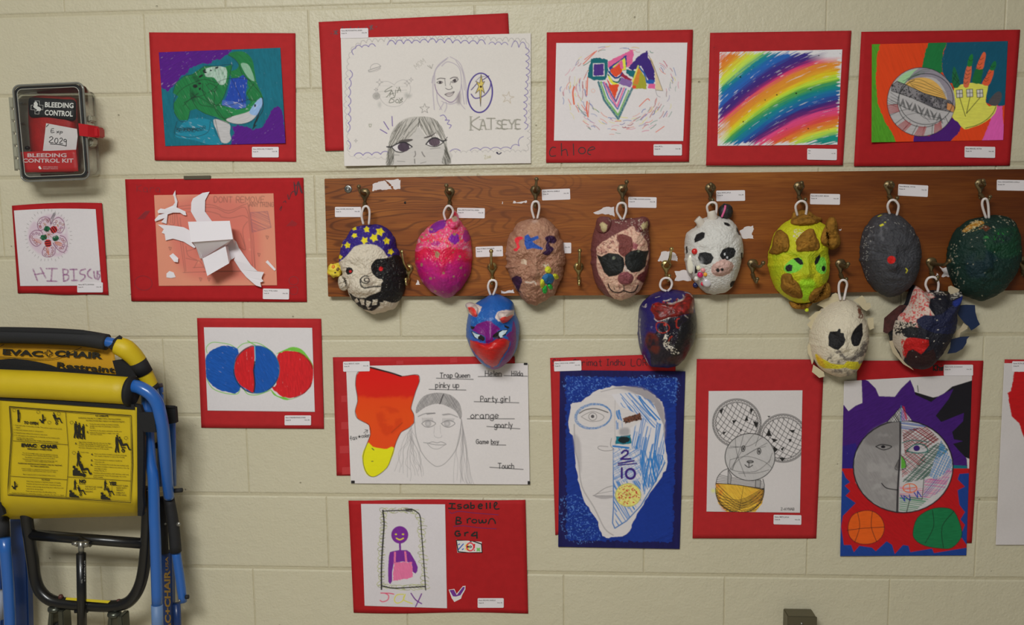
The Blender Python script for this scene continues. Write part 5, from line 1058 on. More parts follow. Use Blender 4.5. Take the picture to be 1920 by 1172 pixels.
c.fill(ell(487, 828, 74, 68), (206, 194, 110), gap=.35, ang=40, edge=1); c.stroke(ell(487, 828, 74, 66), 1.2, (150, 150, 60), .8); c.speck(ell(487, 828, 66, 60), (176, 40, 46), 60, 1.2, 2.2, .9)
for k in range(9): c.stroke([(487, 828), (487+70*math.cos(k*.7), 828+62*math.sin(k*.7))], 1, (150, 150, 60), .5)
for k in range(4): c.stroke(ell(284+k*1.5, 372, 108-k*3, 74-k*3, -8, 40), 1.5, (52, 110, 168), .8, rough=.5)
c.stroke([(205, 355), (240, 335), (300, 328), (370, 350)], 2, (70, 66, 66), .9, sm=4); c.stroke([(215, 375), (250, 355), (290, 345), (345, 370), (330, 395), (270, 402), (215, 375)], 1.1, (110, 104, 104), .8, sm=4); c.stroke(ell(282, 374, 23, 22), 1.2, (110, 104, 104), .9); c.fill(ell(281, 373, 10, 10), (80, 76, 78))
c.stroke([(390, 500), (385, 540), (400, 565), (350, 572), (315, 560), (320, 545), (370, 548)], 1.2, (110, 104, 106), .8, sm=4)
c.stroke([(395, 775), (350, 790), (300, 825), (290, 832), (395, 832)], 1.2, (110, 104, 106), .8, sm=3); c.fill([(290, 832), (395, 832), (395, 845), (330, 850)], (140, 134, 136), .7, sm=2); c.stroke([(300, 822), (395, 805)], 1, (110, 104, 106), .7)
draw(sh, 'ind', a, c, 1.2)
scribble(a, 'ind', glyphs('Silva Shrimat', 48, 80, 38, 285, 1.5)+glyphs('Indhu', 362, 78, 36, 105, 1.5)+glyphs('LOR', 505, 80, 40, 90, 1.5), M_MARK)
lab([(58, 52), (216, 52), (216, 110), (58, 110)], 'ind', a, 'Name: LORCH RUBI, SHRIMAT', -2)

# --- patterned bear
a = artwork('red card with black and white patterned bear drawing in a yellow basket')
card([(52, 42), (808, 45), (762, 1108), (27, 1107)], 'bear', a)
sh = [(123, 232), (680, 228), (665, 955), (110, 948)]
c = Canvas(sh, 'bear', (190, 184, 184), 1.5)
K = (34, 32, 32)
def net(cx, cy, rx, ry, a1, a2, clip=None, n=9):
    for an in (a1, a2):
        t = math.radians(an); m = c.clipmask(ell(cx, cy, rx, ry))
        if clip is not None: m = m*clip
        for k in range(n):
            o = (k-(n-1)/2)/(n/2)*rx; b = 18 if an == a1 else -14
            P = [(cx-math.sin(t)*o+math.cos(t)*e*rx*1.1-math.sin(t)*b*(1-e*e), cy+math.cos(t)*o+math.sin(t)*e*ry*1.1+math.cos(t)*b*(1-e*e)) for e in (-1, -.5, 0, .5, 1)]
            c.stroke(P, 1.1, K, .85, sm=4, clip=m)
for cx, cy in ((290, 422), (565, 512)):
    for rr in (148, 142, 128): c.stroke(ell(cx, cy, rr-3, rr-4 if rr > 140 else rr-6, 0, 60), 1.2, K, .85)
    for k in range(48):
        t = k*.131; c.stroke(ell(cx+134*math.cos(t), cy+132*math.sin(t), 7, 6, 0, 8), 1, K, .7)
    net(cx, cy, 124, 122, 35, 118)
for P in [[(185, 345), (210, 335), (200, 370)], [(370, 335), (388, 340), (370, 375)], [(335, 408), (350, 375), (358, 410)], [(262, 405), (290, 405), (270, 428)], [(385, 410), (418, 420), (405, 455)], [(205, 475), (230, 472), (212, 492)], [(308, 455), (322, 460), (312, 480)], [(480, 455), (497, 500), (462, 498)], [(497, 512), (535, 522), (508, 538)], [(505, 555), (535, 580), (512, 600)], [(600, 465), (635, 462), (622, 482)], [(598, 515), (618, 520), (604, 540)], [(540, 625), (580, 630), (560, 650)], [(550, 575), (575, 560), (560, 590)]]: c.fill(P, K, var=0)
c.fill([(470, 380), (490, 380), (480, 390)], K)
c.fill(ell(368, 624, 148, 140), (172, 168, 168), var=.08, ang=60); c.stroke(ell(368, 624, 148, 140, 0, 60), 1.5, K, .95)
mk = c.clipmask(ell(368, 624, 146, 138))
for P in [[(280, 500), (290, 600), (340, 740)], [(250, 560), (360, 560), (450, 500)], [(330, 490), (300, 600), (260, 700)], [(390, 490), (350, 540), (250, 700)], [(250, 640), (350, 620), (450, 650), (500, 690)], [(250, 640), (260, 700), (400, 710), (490, 640)], [(420, 500), (400, 560)], [(470, 540), (300, 640), (265, 700)], [(460, 560), (400, 580), (350, 610)], [(500, 600), (480, 660)], [(300, 720), (400, 720), (480, 700)], [(240, 570), (300, 565)]]: c.stroke(P, 1, K, .7, sm=4, clip=mk)
for x, y in ((328, 574), (422, 590)): c.stroke(ell(x, y, 10, 17, 8), 1.6, K); c.fill(ell(x, y+1, 5, 9), K)
c.stroke(ell(369, 652, 19, 7), 1.4, K); c.stroke([(352, 652), (388, 652)], 1.6, K, .8); c.stroke([(362, 655), (362, 682)], 1.5, K); c.stroke([(338, 670), (360, 686), (384, 672)], 1.5, K, sm=3)
body = ell(308, 830, 143, 125); m0 = c.clipmask([(100, 680), (480, 680), (480, 960), (100, 960)])
top = [(165, 780), (170, 750), (200, 710), (240, 695), (260, 735), (320, 760), (440, 765), (452, 810), (450, 820), (300, 795)]
bas = [(165, 780), (300, 790), (450, 815), (450, 850), (440, 900), (400, 950), (230, 950), (180, 900), (165, 840)]
c.fill(bas, (206, 160, 56), var=.3, ang=50, L=8, gap=.06); c.wash([(165, 790), (210, 800), (190, 900), (240, 940), (200, 930)], (190, 100, 40), .7); c.wash([(380, 800), (445, 815), (430, 900), (380, 880)], (200, 130, 50), .5)
mb = c.clipmask(bas)
for k in range(8): c.stroke([(150, 830+k*26), (300, 880+k*22-k*14), (460, 800+k*10)], 1.1, K, .85, sm=4, clip=mb); c.stroke([(470, 790+k*28), (320, 900+k*14), (160, 770+k*24)], 1.1, K, .8, sm=4, clip=mb)
c.stroke([(330, 795), (305, 940)], 1, K, .7, clip=mb); mt = c.clipmask(top)
for k in range(9): c.stroke([(160, 720+k*12), (260, 745+k*8), (460, 765+k*9)], 1, K, .85, sm=4, clip=mt)
c.stroke([(165, 780), (300, 790), (450, 815)], 1.5, K, .9, sm=3); c.stroke(ell(308, 820, 144, 135, 0, 50, -5, 185), 1.6, K, .95); c.stroke([(165, 790), (175, 745), (205, 708), (240, 692)], 1.4, K, .9, sm=4); c.stroke([(450, 830), (453, 790), (445, 755)], 1.4, K)
for k in range(26): t = math.radians(-5+k*7.5); c.stroke(ell(308+138*math.cos(t), 826+128*math.sin(t), 6, 5, 0, 8), 1, K, .8)
c.fill([(238, 700), (258, 735), (252, 785), (236, 782)], (150, 146, 146)); c.stroke([(238, 700), (258, 735), (252, 785), (236, 782)], 1.2, K, closed=True, a=.9); c.fill([(402, 760), (432, 760), (428, 808), (400, 804)], (150, 146, 146)); c.stroke([(402, 760), (432, 760), (428, 808), (400, 804)], 1.2, K, closed=True, a=.9)
c.wash(ell(150, 824, 12, 10), (200, 204, 60), .8, thr=0); c.text('Z-AYNAB', 552, 940, 14, 78, 1, K, .8)
draw(sh, 'bear', a, c, 1.4)
lab([(512, 968), (673, 970), (671, 1025), (508, 1022)], 'bear', a, 'Name: SMITH, JAYLA', 1)

# --- sun and moon face
a = artwork('tall half grey, half patterned sun-moon face drawing above two coloured balls, over red card')
card([(140, 48), (832, 48), (768, 1050), (120, 1050)], 'sun', a, M_RED2)
sh = [(66, 160), (770, 122), (738, 1118), (45, 1122)]
c = Canvas(sh, 'sun', (186, 180, 180), 1.3)
PU = (58, 22, 100); RE = (166, 18, 24); BU = (24, 56, 128); K = (22, 20, 26)
c.fill([(440, 215), (555, 250), (600, 240), (660, 190), (790, 150), (790, 600), (680, 560), (600, 420)], K, var=.1, sm=1)
c.fill([(40, 290), (66, 292), (90, 325), (130, 295), (167, 280), (162, 143), (200, 160), (240, 200), (258, 243), (345, 246), (380, 200), (430, 152), (450, 200), (458, 235), (545, 275), (590, 240), (668, 202), (640, 260), (570, 350), (600, 385), (725, 335), (720, 380), (660, 440), (670, 480), (720, 490), (665, 505), (700, 545), (740, 585), (745, 645), (40, 650)], PU, gap=.07, ang=-30, var=.2)
c.fill([(50, 520), (130, 500), (170, 640), (50, 640)], (34, 26, 110), .8, gap=.12, ang=75); c.fill([(665, 622), (742, 625), (742, 650), (660, 648)], (14, 96, 110))
c.fill([(30, 640), (760, 640), (760, 1140), (30, 1140)], RE, var=.12, ang=40, gap=.03)
c.fill([(30, 650), (60, 655), (75, 690), (100, 715), (70, 735), (100, 765), (75, 790), (130, 830), (60, 900), (50, 960), (65, 1060), (105, 1060), (120, 1100), (150, 1065), (220, 1075), (240, 1095), (300, 1040), (330, 1060), (345, 1110), (390, 1060), (420, 1065), (430, 1100), (550, 1080), (560, 1105), (740, 1075), (750, 1140), (30, 1140)], BU, gap=.05, ang=50)
c.fill([(760, 665), (700, 670), (690, 700), (730, 740), (690, 760), (700, 840), (730, 880), (705, 920), (730, 950), (705, 1010), (760, 1090)], BU, gap=.05, ang=60)
fc = ell(391, 630, 274, 253); c.fill(fc, (180, 176, 178))
L_ = [(375, 375), (368, 880), (300, 870), (200, 810), (130, 720), (117, 620), (150, 510), (230, 420), (300, 385)]
c.fill(L_, (134, 130, 130), sm=1, var=.12, ang=60, gap=.05); c.wash([(230, 420), (370, 380), (370, 500), (300, 520), (180, 500)], (104, 100, 100), .6, thr=.1); c.wash([(200, 600), (350, 620), (350, 800), (230, 790)], (156, 152, 152), .5)
def hc(P, an, sp, w, col, al=.9, b=0): c.hatch(P, an, sp, w, col, al, .15, bend=b)
hc([(380, 385), (480, 390), (520, 410), (450, 435), (380, 430)], 8, 3, 1.6, (44, 80, 150)); q1 = [(385, 430), (520, 410), (590, 480), (520, 530), (400, 560)]
hc(q1, 35, 3.6, 1.8, (146, 34, 48)); hc(q1, -35, 4.6, 1.8, (84, 36, 30)); q2 = [(380, 560), (500, 550), (520, 600), (385, 690)]; hc(q2, 38, 3.4, 1.6, (150, 36, 50)); hc(q2, -40, 5, 1.4, (24, 84, 80), .7)
q3 = [(530, 530), (600, 490), (640, 540), (560, 600), (535, 680), (500, 700), (400, 720), (385, 710), (480, 600)]; hc(q3, -45, 3.4, 1.8, (18, 84, 64)); hc(q3, 20, 4, 1.6, (20, 60, 56), .8)
q4 = [(600, 485), (660, 600), (660, 650), (560, 700), (535, 680), (560, 600)]; hc(q4, -65, 4, 1.6, (34, 100, 160)); hc(q4, 25, 4, 1.4, (60, 130, 180), .8)
q5 = [(510, 700), (600, 690), (640, 640), (662, 650), (620, 750), (540, 800), (500, 800)]; hc(q5, 8, 3, 1.5, (190, 96, 140)); hc(q5, -50, 4, 1.3, (50, 90, 150), .8); q6 = [(372, 780), (500, 800), (540, 800), (460, 870), (370, 880)]; hc(q6, 8, 3.2, 1.6, (34, 120, 78)); hc([(372, 740), (500, 750), (500, 800), (372, 800)], 5, 3.4, 1.5, (190, 96, 140))
for P in [[(380, 790), (400, 820), (395, 790), (430, 815), (425, 785)], [(450, 770), (470, 800), (470, 765), (490, 795)]]: c.stroke(P, 2, (40, 60, 150))
c.stroke(ell(428, 748, 38, 24), 1.8, (206, 96, 40)); c.stroke([(392, 755), (465, 742)], 1.4, (206, 96, 40)); c.stroke([(425, 725), (430, 772)], 1.4, (206, 96, 40)); c.stroke([(505, 700), (495, 810), (430, 800), (410, 880)], 1.5, K, .9)
c.fill([(415, 540), (450, 510), (500, 515), (520, 545), (470, 558)], (176, 176, 180), sm=2, a=.7); c.fill(ell(465, 529, 18, 16), (52, 26, 100)); c.stroke([(410, 545), (450, 510), (505, 510), (525, 545), (470, 556), (410, 545)], 2, (20, 96, 90), sm=3); c.stroke([(385, 500), (440, 485), (530, 495)], 1.6, (20, 96, 90), sm=3)
c.fill([(380, 570), (402, 600), (406, 635), (380, 642)], (84, 150, 54), sm=1); c.fill([(374, 585), (350, 628), (355, 645), (375, 640)], (96, 92, 92), sm=1); c.stroke([(374, 580), (348, 630), (355, 648), (404, 642), (402, 600), (380, 568)], 1.3, K, .9, sm=2)
c.stroke(fc, 2.4, K, .95); c.stroke([(375, 378), (374, 560), (362, 740), (358, 880)], 3.6, (40, 36, 40), .95, sm=3)
c.stroke([(240, 520), (275, 508), (328, 520), (285, 538), (240, 520)], 1.6, K, sm=4); c.fill(ell(281, 521, 12, 8), K); c.stroke([(273, 722), (300, 748), (360, 758)], 1.8, K, sm=4)
tri = [(302, 387), (380, 300), (442, 378)]
c.fill(tri, (186, 182, 182)); 
for an in (55, -55): c.hatch([(302, 387), (380, 300), (380, 380)], an, 3, 1.2, K, .9, .1); c.hatch([(380, 300), (442, 378), (380, 380)], an, 3, 1.3, (110, 60, 140), .9, .1)
c.fill([(385, 295), (398, 300), (415, 370), (405, 375)], (170, 40, 60), .8); c.stroke(tri+[tri[0]], 1.2, K, .9); c.stroke([(380, 295), (378, 385)], 1.5, (44, 110, 150))
c.fill([(88, 960), (110, 900), (160, 875), (220, 874), (270, 910), (288, 965), (270, 1020), (220, 1052), (150, 1053), (100, 1020)], (212, 84, 22), sm=3, gap=.04); c.stroke([(88, 960), (110, 900), (160, 875), (220, 874), (270, 910), (288, 965), (270, 1020), (220, 1052), (150, 1053), (100, 1020)], 1.2, K, .8, sm=3, closed=True)
for P in [[(82, 980), (180, 968), (288, 962)], [(140, 880), (152, 960), (125, 1045)], [(222, 875), (216, 960), (245, 1042)]]: c.stroke(P, 1.2, K, .85, sm=4)
G_ = [(445, 985), (470, 910), (540, 865), (610, 855), (670, 875), (708, 960), (710, 1020), (660, 1075), (600, 1080), (510, 1065), (455, 1030)]
c.fill(G_, (22, 104, 62), sm=3, gap=.04, var=.15); c.stroke(G_, 1.2, K, .8, sm=3, closed=True); c.stroke([(552, 870), (558, 960), (512, 1050)], 1.2, K, .85, sm=4); c.stroke([(670, 875), (605, 960), (612, 1075)], 1.2, K, .85, sm=4)
c.stroke([(470, 185), (474, 220)], 1.4, (30, 50, 30))
draw(sh, 'sun', a, c, 1.2)
scribble(a, 'sun', [(2.4, p) for _, p in glyphs('Khindra', 558, 104, 34, 118, 2)], M_BLACK)
lab([(618, 70), (775, 72), (775, 130), (614, 130)], 'sun', a, 'Name: LUCIS, ELIYANNAH', 0)

# --- sheet cut by the right edge of the view
a = artwork('white sheet with a red painted shape at the right edge, mounted on red card')
card([(1884, 674), (2150, 676), (2150, 1000), (1868, 1015)], 'px', a)
sh = [(1883, 681), (2140, 683), (2140, 1022), (1867, 1022)]
c = Canvas(sh, 'px', (186, 180, 180), 1.0)
bl_ = Q('evac', [])
X_ = lambda P: [(1840+x*.4545, 640+y*.4539) for x, y in P]
c.fill(X_([(136, 125), (240, 118), (330, 200), (320, 420), (250, 480), (200, 440), (172, 390), (158, 340), (125, 310), (116, 260), (108, 215), (122, 205)]), (170, 18, 22), edge=1, var=.1)
draw(sh, 'px', a, c, 1.0)
sticker(1898, 677.5, 1952, 697, ('Name: RUTH, ELLE', 'Hrm: 5B'), a, CD+.0022, 0, AMP)

# ------------------------------------------------------------------ papier mache masks
M_MASK = paintmat('painted_papier_mache', .62, bump=.0024, bscale=230, spec=.35)
M_GLOSS = paintmat('glossy_painted_papier_mache', .38, bump=.0006, bscale=300, spec=.5)
MASKS = 'papier mache masks hanging from the coat rack'
class Mask:
    def __init__(s, label, crop, outline, cv, cen=None, D=.075, rd=.024, feats=(), rough=.002, rf=9, mat_=None, loop=None, loopcrop=None, n=300, nr=84, pw=2.3, qw=.52):
        s.root = thing('papier_mache_mask', label, 'mask', (0, 0, 0), MASKS); s.crop = crop; s.m = mat_ or M_MASK; s.cv = cv
        P = np.array(smooth(Q(crop, outline), 8, True))
        cx, cy = Q(crop, [cen])[0] if cen else P.mean(0)
        mid = rd+.026; W3 = U(P[:, 0], P[:, 1], mid); c3 = U(cx, cy, mid)
        ang = np.unwrap(np.arctan2(W3[:, 2]-c3[2], W3[:, 0]-c3[0])); rad = np.hypot(W3[:, 2]-c3[2], W3[:, 0]-c3[0])
        if ang[-1] < ang[0]: ang = ang[::-1]; rad = rad[::-1]
        t = np.linspace(0, 2*np.pi, n, endpoint=False); o = np.argsort(ang % (2*np.pi)); R = np.interp(t, (ang % (2*np.pi))[o], rad[o], period=2*np.pi)
        R = R+(fbm(np.cos(t)*6+9, np.sin(t)*6+9, 3, 3)-.5)*rough*2.2
        r = np.sin(np.linspace(0, 1, nr)*np.pi/2)[1:]; TT, RR = np.meshgrid(t, r)
        X = c3[0]+RR*R[None]*np.cos(TT); Z = c3[2]+RR*R[None]*np.sin(TT)
        H = rd+D*(1-RR**pw)**qw; px, py = PRJ(np.stack([X, -H, Z], -1))
        lx = (px-CROPS[crop][0])/CROPS[crop][2]; ly = (py-CROPS[crop][1])/CROPS[crop][2]; fall = np.clip((1-RR)*2.2, 0, 1); fall = fall*fall*(3-2*fall)
        for fx, fy, rx, ry, h in feats: H = H+fall*h*np.exp(-((lx-fx)/rx)**2-((ly-fy)/ry)**2)
        nz = (fbm(px/rf, py/rf, 21, 4)-.5)*2; H = H+(nz*.75+(fbm(px/(rf*.38), py/(rf*.38), 33, 3)-.5)*1.3)*rough*np.clip((1-RR)*8, .15, 1)
        V = np.stack([X, -H, Z], -1).reshape(-1, 3); h0 = float(H[0].mean()); V = np.concatenate([[[c3[0], -h0, c3[2]]], V])
        F = []; k = np.arange(n); k2 = (k+1) % n; rows = nr-1
        i = np.arange(rows-1)[:, None]*n+1; quad = np.stack([i+k, i+n+k, i+n+k2, i+k2], -1).reshape(-1, 4)
        tri = np.stack([np.zeros(n, int), 1+k, 1+k2, 1+k2], -1)
        # inner return wall so the shell has thickness at its rim
        last = 1+(rows-1)*n; rim = V[last:last+n]; inner = rim.copy(); cc = np.array([c3[0], 0, c3[2]])
        inner[:, 0] = cc[0]+(rim[:, 0]-cc[0])*.95; inner[:, 2] = cc[2]+(rim[:, 2]-cc[2])*.95; inner2 = inner.copy(); inner2[:, 1] -= .02; inner2[:, 0] = cc[0]+(rim[:, 0]-cc[0])*.8; inner2[:, 2] = cc[2]+(rim[:, 2]-cc[2])*.8
        b = len(V); V = np.concatenate([V, inner, inner2]); q2 = np.stack([last+k, b+k, b+k2, last+k2], -1); q3 = np.stack([b+k, b+n+k, b+n+k2, b+k2], -1)
        px, py = PRJ(V); s.px, s.py, s.V = px[:b], py[:b], V[:b]
        col = cv.sample(px, py); col[b:] = col[b:]*.5+alb((150, 140, 120))*.5
        faces = [list(f[:3]) for f in tri.tolist()]
        o_ = mesh_obj('shell', V, faces+np.concatenate([quad, q2, q3]).tolist(), s.m, s.root, True, col)
        if loop:
            c = loopcrop or crop; tube('hanging_loop', [(x, y, d) for x, y, d in loop], c, .0028, M_LOOP, s.root, 10, 5)
    def depth(s, x, y):
        x = np.atleast_1d(np.asarray(x, float)).ravel(); y = np.atleast_1d(np.asarray(y, float)).ravel(); o = np.empty(len(x))
        for a in range(0, len(x), 256):
            d = (s.px[None]-x[a:a+256, None])**2+(s.py[None]-y[a:a+256, None])**2; j = d.argmin(1); o[a:a+256] = -s.V[j, 1]
        return o
    def dome(s, name, outline, D, crop=None, m=None, rough=.0015, rf=5, sink=.003, n=56, nr=14, cv=True, sm=5, pw=2, qw=.5, lift=None, label=None):
        crop = crop or s.crop; P = np.array(smooth(Q(crop, outline), sm, True)); c = P.mean(0)
        L = np.concatenate([[0], np.cumsum(np.hypot(*(np.roll(P, -1, 0)-P).T))]); t = np.linspace(0, L[-1], n, endpoint=False); PP = np.concatenate([P, P[:1]])
        R = np.stack([np.interp(t, L, PP[:, 0]), np.interp(t, L, PP[:, 1])], -1); r = np.sin(np.linspace(0, 1, nr)*np.pi/2)
        px = c[0]+r[:, None]*(R[:, 0]-c[0]); py = c[1]+r[:, None]*(R[:, 1]-c[1]); RR = np.broadcast_to(r[:, None], px.shape)
        base = s.depth(px.ravel(), py.ravel()).reshape(px.shape) if lift is None else np.full(px.shape, lift)
        H = base-sink+(D+sink)*(1-RR**pw)**qw+(fbm(px/rf, py/rf, 5, 3)-.5)*2*rough
        V = U(px, py, H).reshape(-1, 3); k = np.arange(n); k2 = (k+1) % n; i = np.arange(nr-1)[:, None]*n
        F = np.stack([i+k, i+n+k, i+n+k2, i+k2], -1).reshape(-1, 4).tolist()
        F = [f if f[0] >= n else [f[0], f[1], f[2]] for f in F]
        for f in F:
            if len(f) == 3: f[0] = 0
        bk = V[-n:].copy(); bk[:, 1] += .006; b = len(V); V = np.concatenate([V, bk]); F += np.stack([b-n+k, b+k, b+k2, b-n+k2], -1).tolist()
        col = s.cv.sample(*PRJ(V)) if cv else None
        o = mesh_obj(name, V, F, m or s.m, s.root, True, col)
        if label: o['label'] = label
        return o
    def bead(s, x, y, r, m, name='bead', k=.6, ry=None):
        """small bead glued to the face; r in crop units"""
        px, py = Q(s.crop, [(x, y)])[0]; d = float(s.depth(px, py)[0]); w = r*CROPS[s.crop][2]*.00127
        h = (ry or r)*CROPS[s.crop][2]*.00127
        return blob(name, x, y, s.crop, d+w*k*.4, w, w*k, h, m, s.root, 1, 0, seg=14, rings=10)
def face(cx, cy, w, h, k=1.0):
    """gentle relief of a plain face: brow, sockets, nose, cheeks, lips, chin"""
    return [(cx-.22*w, cy-.06*h, .13*w, .06*h, -.008*k), (cx+.22*w, cy-.06*h, .13*w, .06*h, -.008*k), (cx, cy+.03*h, .07*w, .12*h, .010*k), (cx, cy+.11*h, .10*w, .05*h, .009*k), (cx-.27*w, cy+.12*h, .14*w, .10*h, .004*k), (cx+.27*w, cy+.12*h, .14*w, .10*h, .004*k), (cx, cy+.24*h, .16*w, .035*h, .005*k), (cx, cy-.16*h, .3*w, .05*h, .003*k)]
K = (20, 19, 21)
CRM = (186, 176, 160)
# 1 starry cap
OUT = [(335, 394), (420, 402), (490, 440), (540, 520), (560, 600), (592, 680), (618, 760), (602, 880), (570, 960), (520, 1020), (430, 1055), (340, 1045), (260, 990), (210, 930), (185, 870), (165, 800), (140, 720), (128, 660), (135, 600), (160, 510), (215, 430), (270, 402)]
c = Canvas(OUT, 'm1', CRM, 1.5, pad=30)
capP = [(100, 700), (110, 560), (160, 430), (330, 370), (500, 400), (600, 560), (590, 620), (545, 620), (500, 632), (470, 590), (420, 550), (330, 535), (250, 560), (200, 620), (150, 660)]
c.fill(capP, (42, 26, 112), edge=1.2, sm=2, gap=.06, L=4, var=.3, gapcol=(120, 110, 160)); c.rough(capP, (150, 140, 170), .74, 1.4, a=.6)
for x, y, r in [(250, 422, 20), (343, 430, 26), (440, 448, 36), (253, 475, 22), (395, 492, 34), (325, 512, 30), (488, 515, 30), (152, 542, 20), (200, 547, 26), (518, 594, 26), (146, 633, 20)]: c.fill(star(x, y, r, 5, .6, -80+x), (206, 190, 30), edge=.8, var=.1)
blkP = [(400, 655), (450, 645), (520, 630), (560, 615), (600, 640), (640, 760), (640, 900), (590, 950), (520, 965), (440, 940), (400, 900), (440, 880), (450, 830), (460, 800), (430, 790), (390, 760), (372, 700)]
c.fill(blkP, K, edge=1.6, sm=2); c.rough([(400, 640), (620, 640), (640, 960), (420, 960)], (170, 164, 152), .79, 1.2, sm=1); 
c.stroke([(345, 812), (325, 808), (330, 790), (352, 788), (362, 805), (345, 825), (315, 820), (298, 795), (325, 772), (355, 775)], 2.4, K, .95, sm=4, rough=.3); c.stroke([(295, 800), (300, 840), (330, 860), (380, 850), (440, 848)], 3.0, K, .95, sm=3, rough=.3)
c.fill(ell(215, 735, 26, 26), K, edge=1); c.fill([(190, 705), (205, 715), (200, 740)], K); c.fill(ell(222, 738, 10, 10), (176, 30, 30)); c.fill(ell(446, 720, 15, 15), (184, 26, 30), edge=.5)
c.fill([(212, 890), (250, 920), (330, 935), (430, 890), (440, 930), (470, 950), (430, 1000), (380, 1028), (300, 1010), (240, 960)], K, edge=1.5, sm=2)
for P in [[(250, 945), (275, 935), (282, 962), (262, 970)], [(295, 945), (325, 945), (325, 985), (300, 980)], [(342, 950), (375, 962), (355, 998), (338, 990)], [(385, 945), (425, 945), (412, 985), (385, 985)], [(440, 960), (465, 965), (440, 990)], [(345, 1000), (372, 1005), (352, 1018)]]: c.fill(P, CRM, edge=1.2)
c.rough([(130, 800), (190, 790), (220, 860), (150, 880)], K, .66, 1.4, a=.7)
m1 = Mask('white and black face mask with a blue starry cap and yellow pompom', 'm1', OUT, c, (365, 740), .08, feats=face(350, 740, 420, 600, .8)+[(300, 860, 90, 50, .012)], rough=.0045, rf=7, loop=[(318, 392, .05), (305, 330, .058), (318, 272, .062), (345, 262, .062), (363, 300, .058), (358, 394, .05)])
m1.dome('cheek', [(140, 775), (175, 770), (210, 800), (215, 850), (180, 880), (145, 865), (132, 820)], .016)
M_YEL = mat('yellow_paint_clay', (200, 178, 52), .6, bump=.001, bscale=200)
pom = blob('pompom', 110, 728, 'm1', .045, .018, .018, .017, M_YEL, m1.root, 3, .22, 2.4); pom['label'] = 'yellow lumpy pompom'
for x, y, r, cc in [(97, 707, .0055, (196, 120, 40)), (130, 722, .0045, (110, 84, 40)), (68, 750, .0055, (196, 120, 50)), (112, 748, .003, (60, 50, 24))]: o_ = blob('paint_spot', x, y, 'm1', .057 if x > 80 else .048, r, .005, r, mat('pompom_spot', cc, .6), pom, 1, .1)
# 2 pink
OUT = [(850, 367), (880, 358), (925, 355), (960, 340), (1010, 360), (1040, 400), (1080, 450), (1100, 540), (1105, 660), (1090, 760), (1040, 850), (980, 915), (935, 940), (870, 930), (800, 890), (740, 820), (700, 740), (685, 650), (690, 570), (715, 490), (770, 420)]
c = Canvas(OUT+[(985, 290)], 'm1', (176, 20, 110), 1.5, pad=20); x0, y0, s_ = CROPS['m1']
lx = (c.X-x0)/s_; ly = (c.Y-y0)/s_; tcol = np.stack([np.interp(ly+(fbm(lx/60, ly/70, 7)-.5)*190, [560, 640, 740, 800, 950], alb([(196, 24, 60), (188, 22, 70), (168, 18, 104), (150, 16, 108), (128, 18, 96)])[:, i]) for i in range(3)], -1)
c.a = tcol*(1+.3*(fbm(lx/10, ly/60, 2)-.5))[..., None]
c.fill([(680, 585), (690, 480), (760, 410), (860, 340), (1000, 280), (1060, 380), (1110, 500), (1110, 590), (1040, 580), (960, 560), (860, 580), (780, 560), (730, 590)], (206, 64, 110), edge=2, sm=2, var=.3); top2 = [(690, 560), (700, 440), (860, 350), (1010, 290), (1100, 480), (1100, 580), (900, 560)]
c.rough(top2, (228, 44, 74), .56, 9, seed=8, a=.9); c.rough(top2, (196, 156, 170), .64, 2.6, seed=5, a=.8); c.rough(top2, (150, 130, 92), .66, 3.4, seed=12, a=.9)
c.fill([(800, 425), (850, 375), (925, 365), (915, 405), (880, 435), (810, 460)], (112, 24, 130), edge=1.4, sm=2); c.fill(ell(985, 500, 40, 36), (118, 26, 140), edge=2); c.fill(ell(1075, 480, 30, 44), (150, 40, 120), edge=2); c.fill(ell(850, 535, 34, 18), (160, 30, 110), edge=2); c.fill([(965, 310), (985, 295), (1005, 310), (1000, 350), (970, 350)], (224, 50, 76), edge=1); c.fill(ell(985, 350, 26, 22), (166, 140, 120), edge=1.5)
c.speck(OUT, (140, 112, 84), 46, .9, 1.9)
for e in [(858, 615, 16, 26), (745, 686, 8, 10), (1025, 628, 10, 10), (810, 790, 12, 9), (1030, 712, 9, 8), (905, 750, 9, 10), (845, 885, 10, 7), (980, 775, 8, 8), (1062, 765, 8, 8), (815, 430, 12, 10), (745, 485, 14, 10), (985, 465, 12, 10)]: c.fill(ell(*e), (146, 112, 84), edge=.6)
m2 = Mask('glossy magenta and pink mask with gold flecks and a small pointed tip', 'm1', OUT, c, (895, 640), .075, feats=face(895, 650, 400, 560, .35), rough=.0018, rf=8, mat_=M_GLOSS, loop=[(920, 362, .05), (907, 310, .056), (928, 264, .062), (955, 262, .062), (975, 300, .056), (952, 356, .05)])
m2.dome('pointed_tip', [(935, 400), (950, 345), (968, 305), (985, 293), (1003, 305), (1018, 345), (1025, 400), (980, 430)], .022, rough=.002)
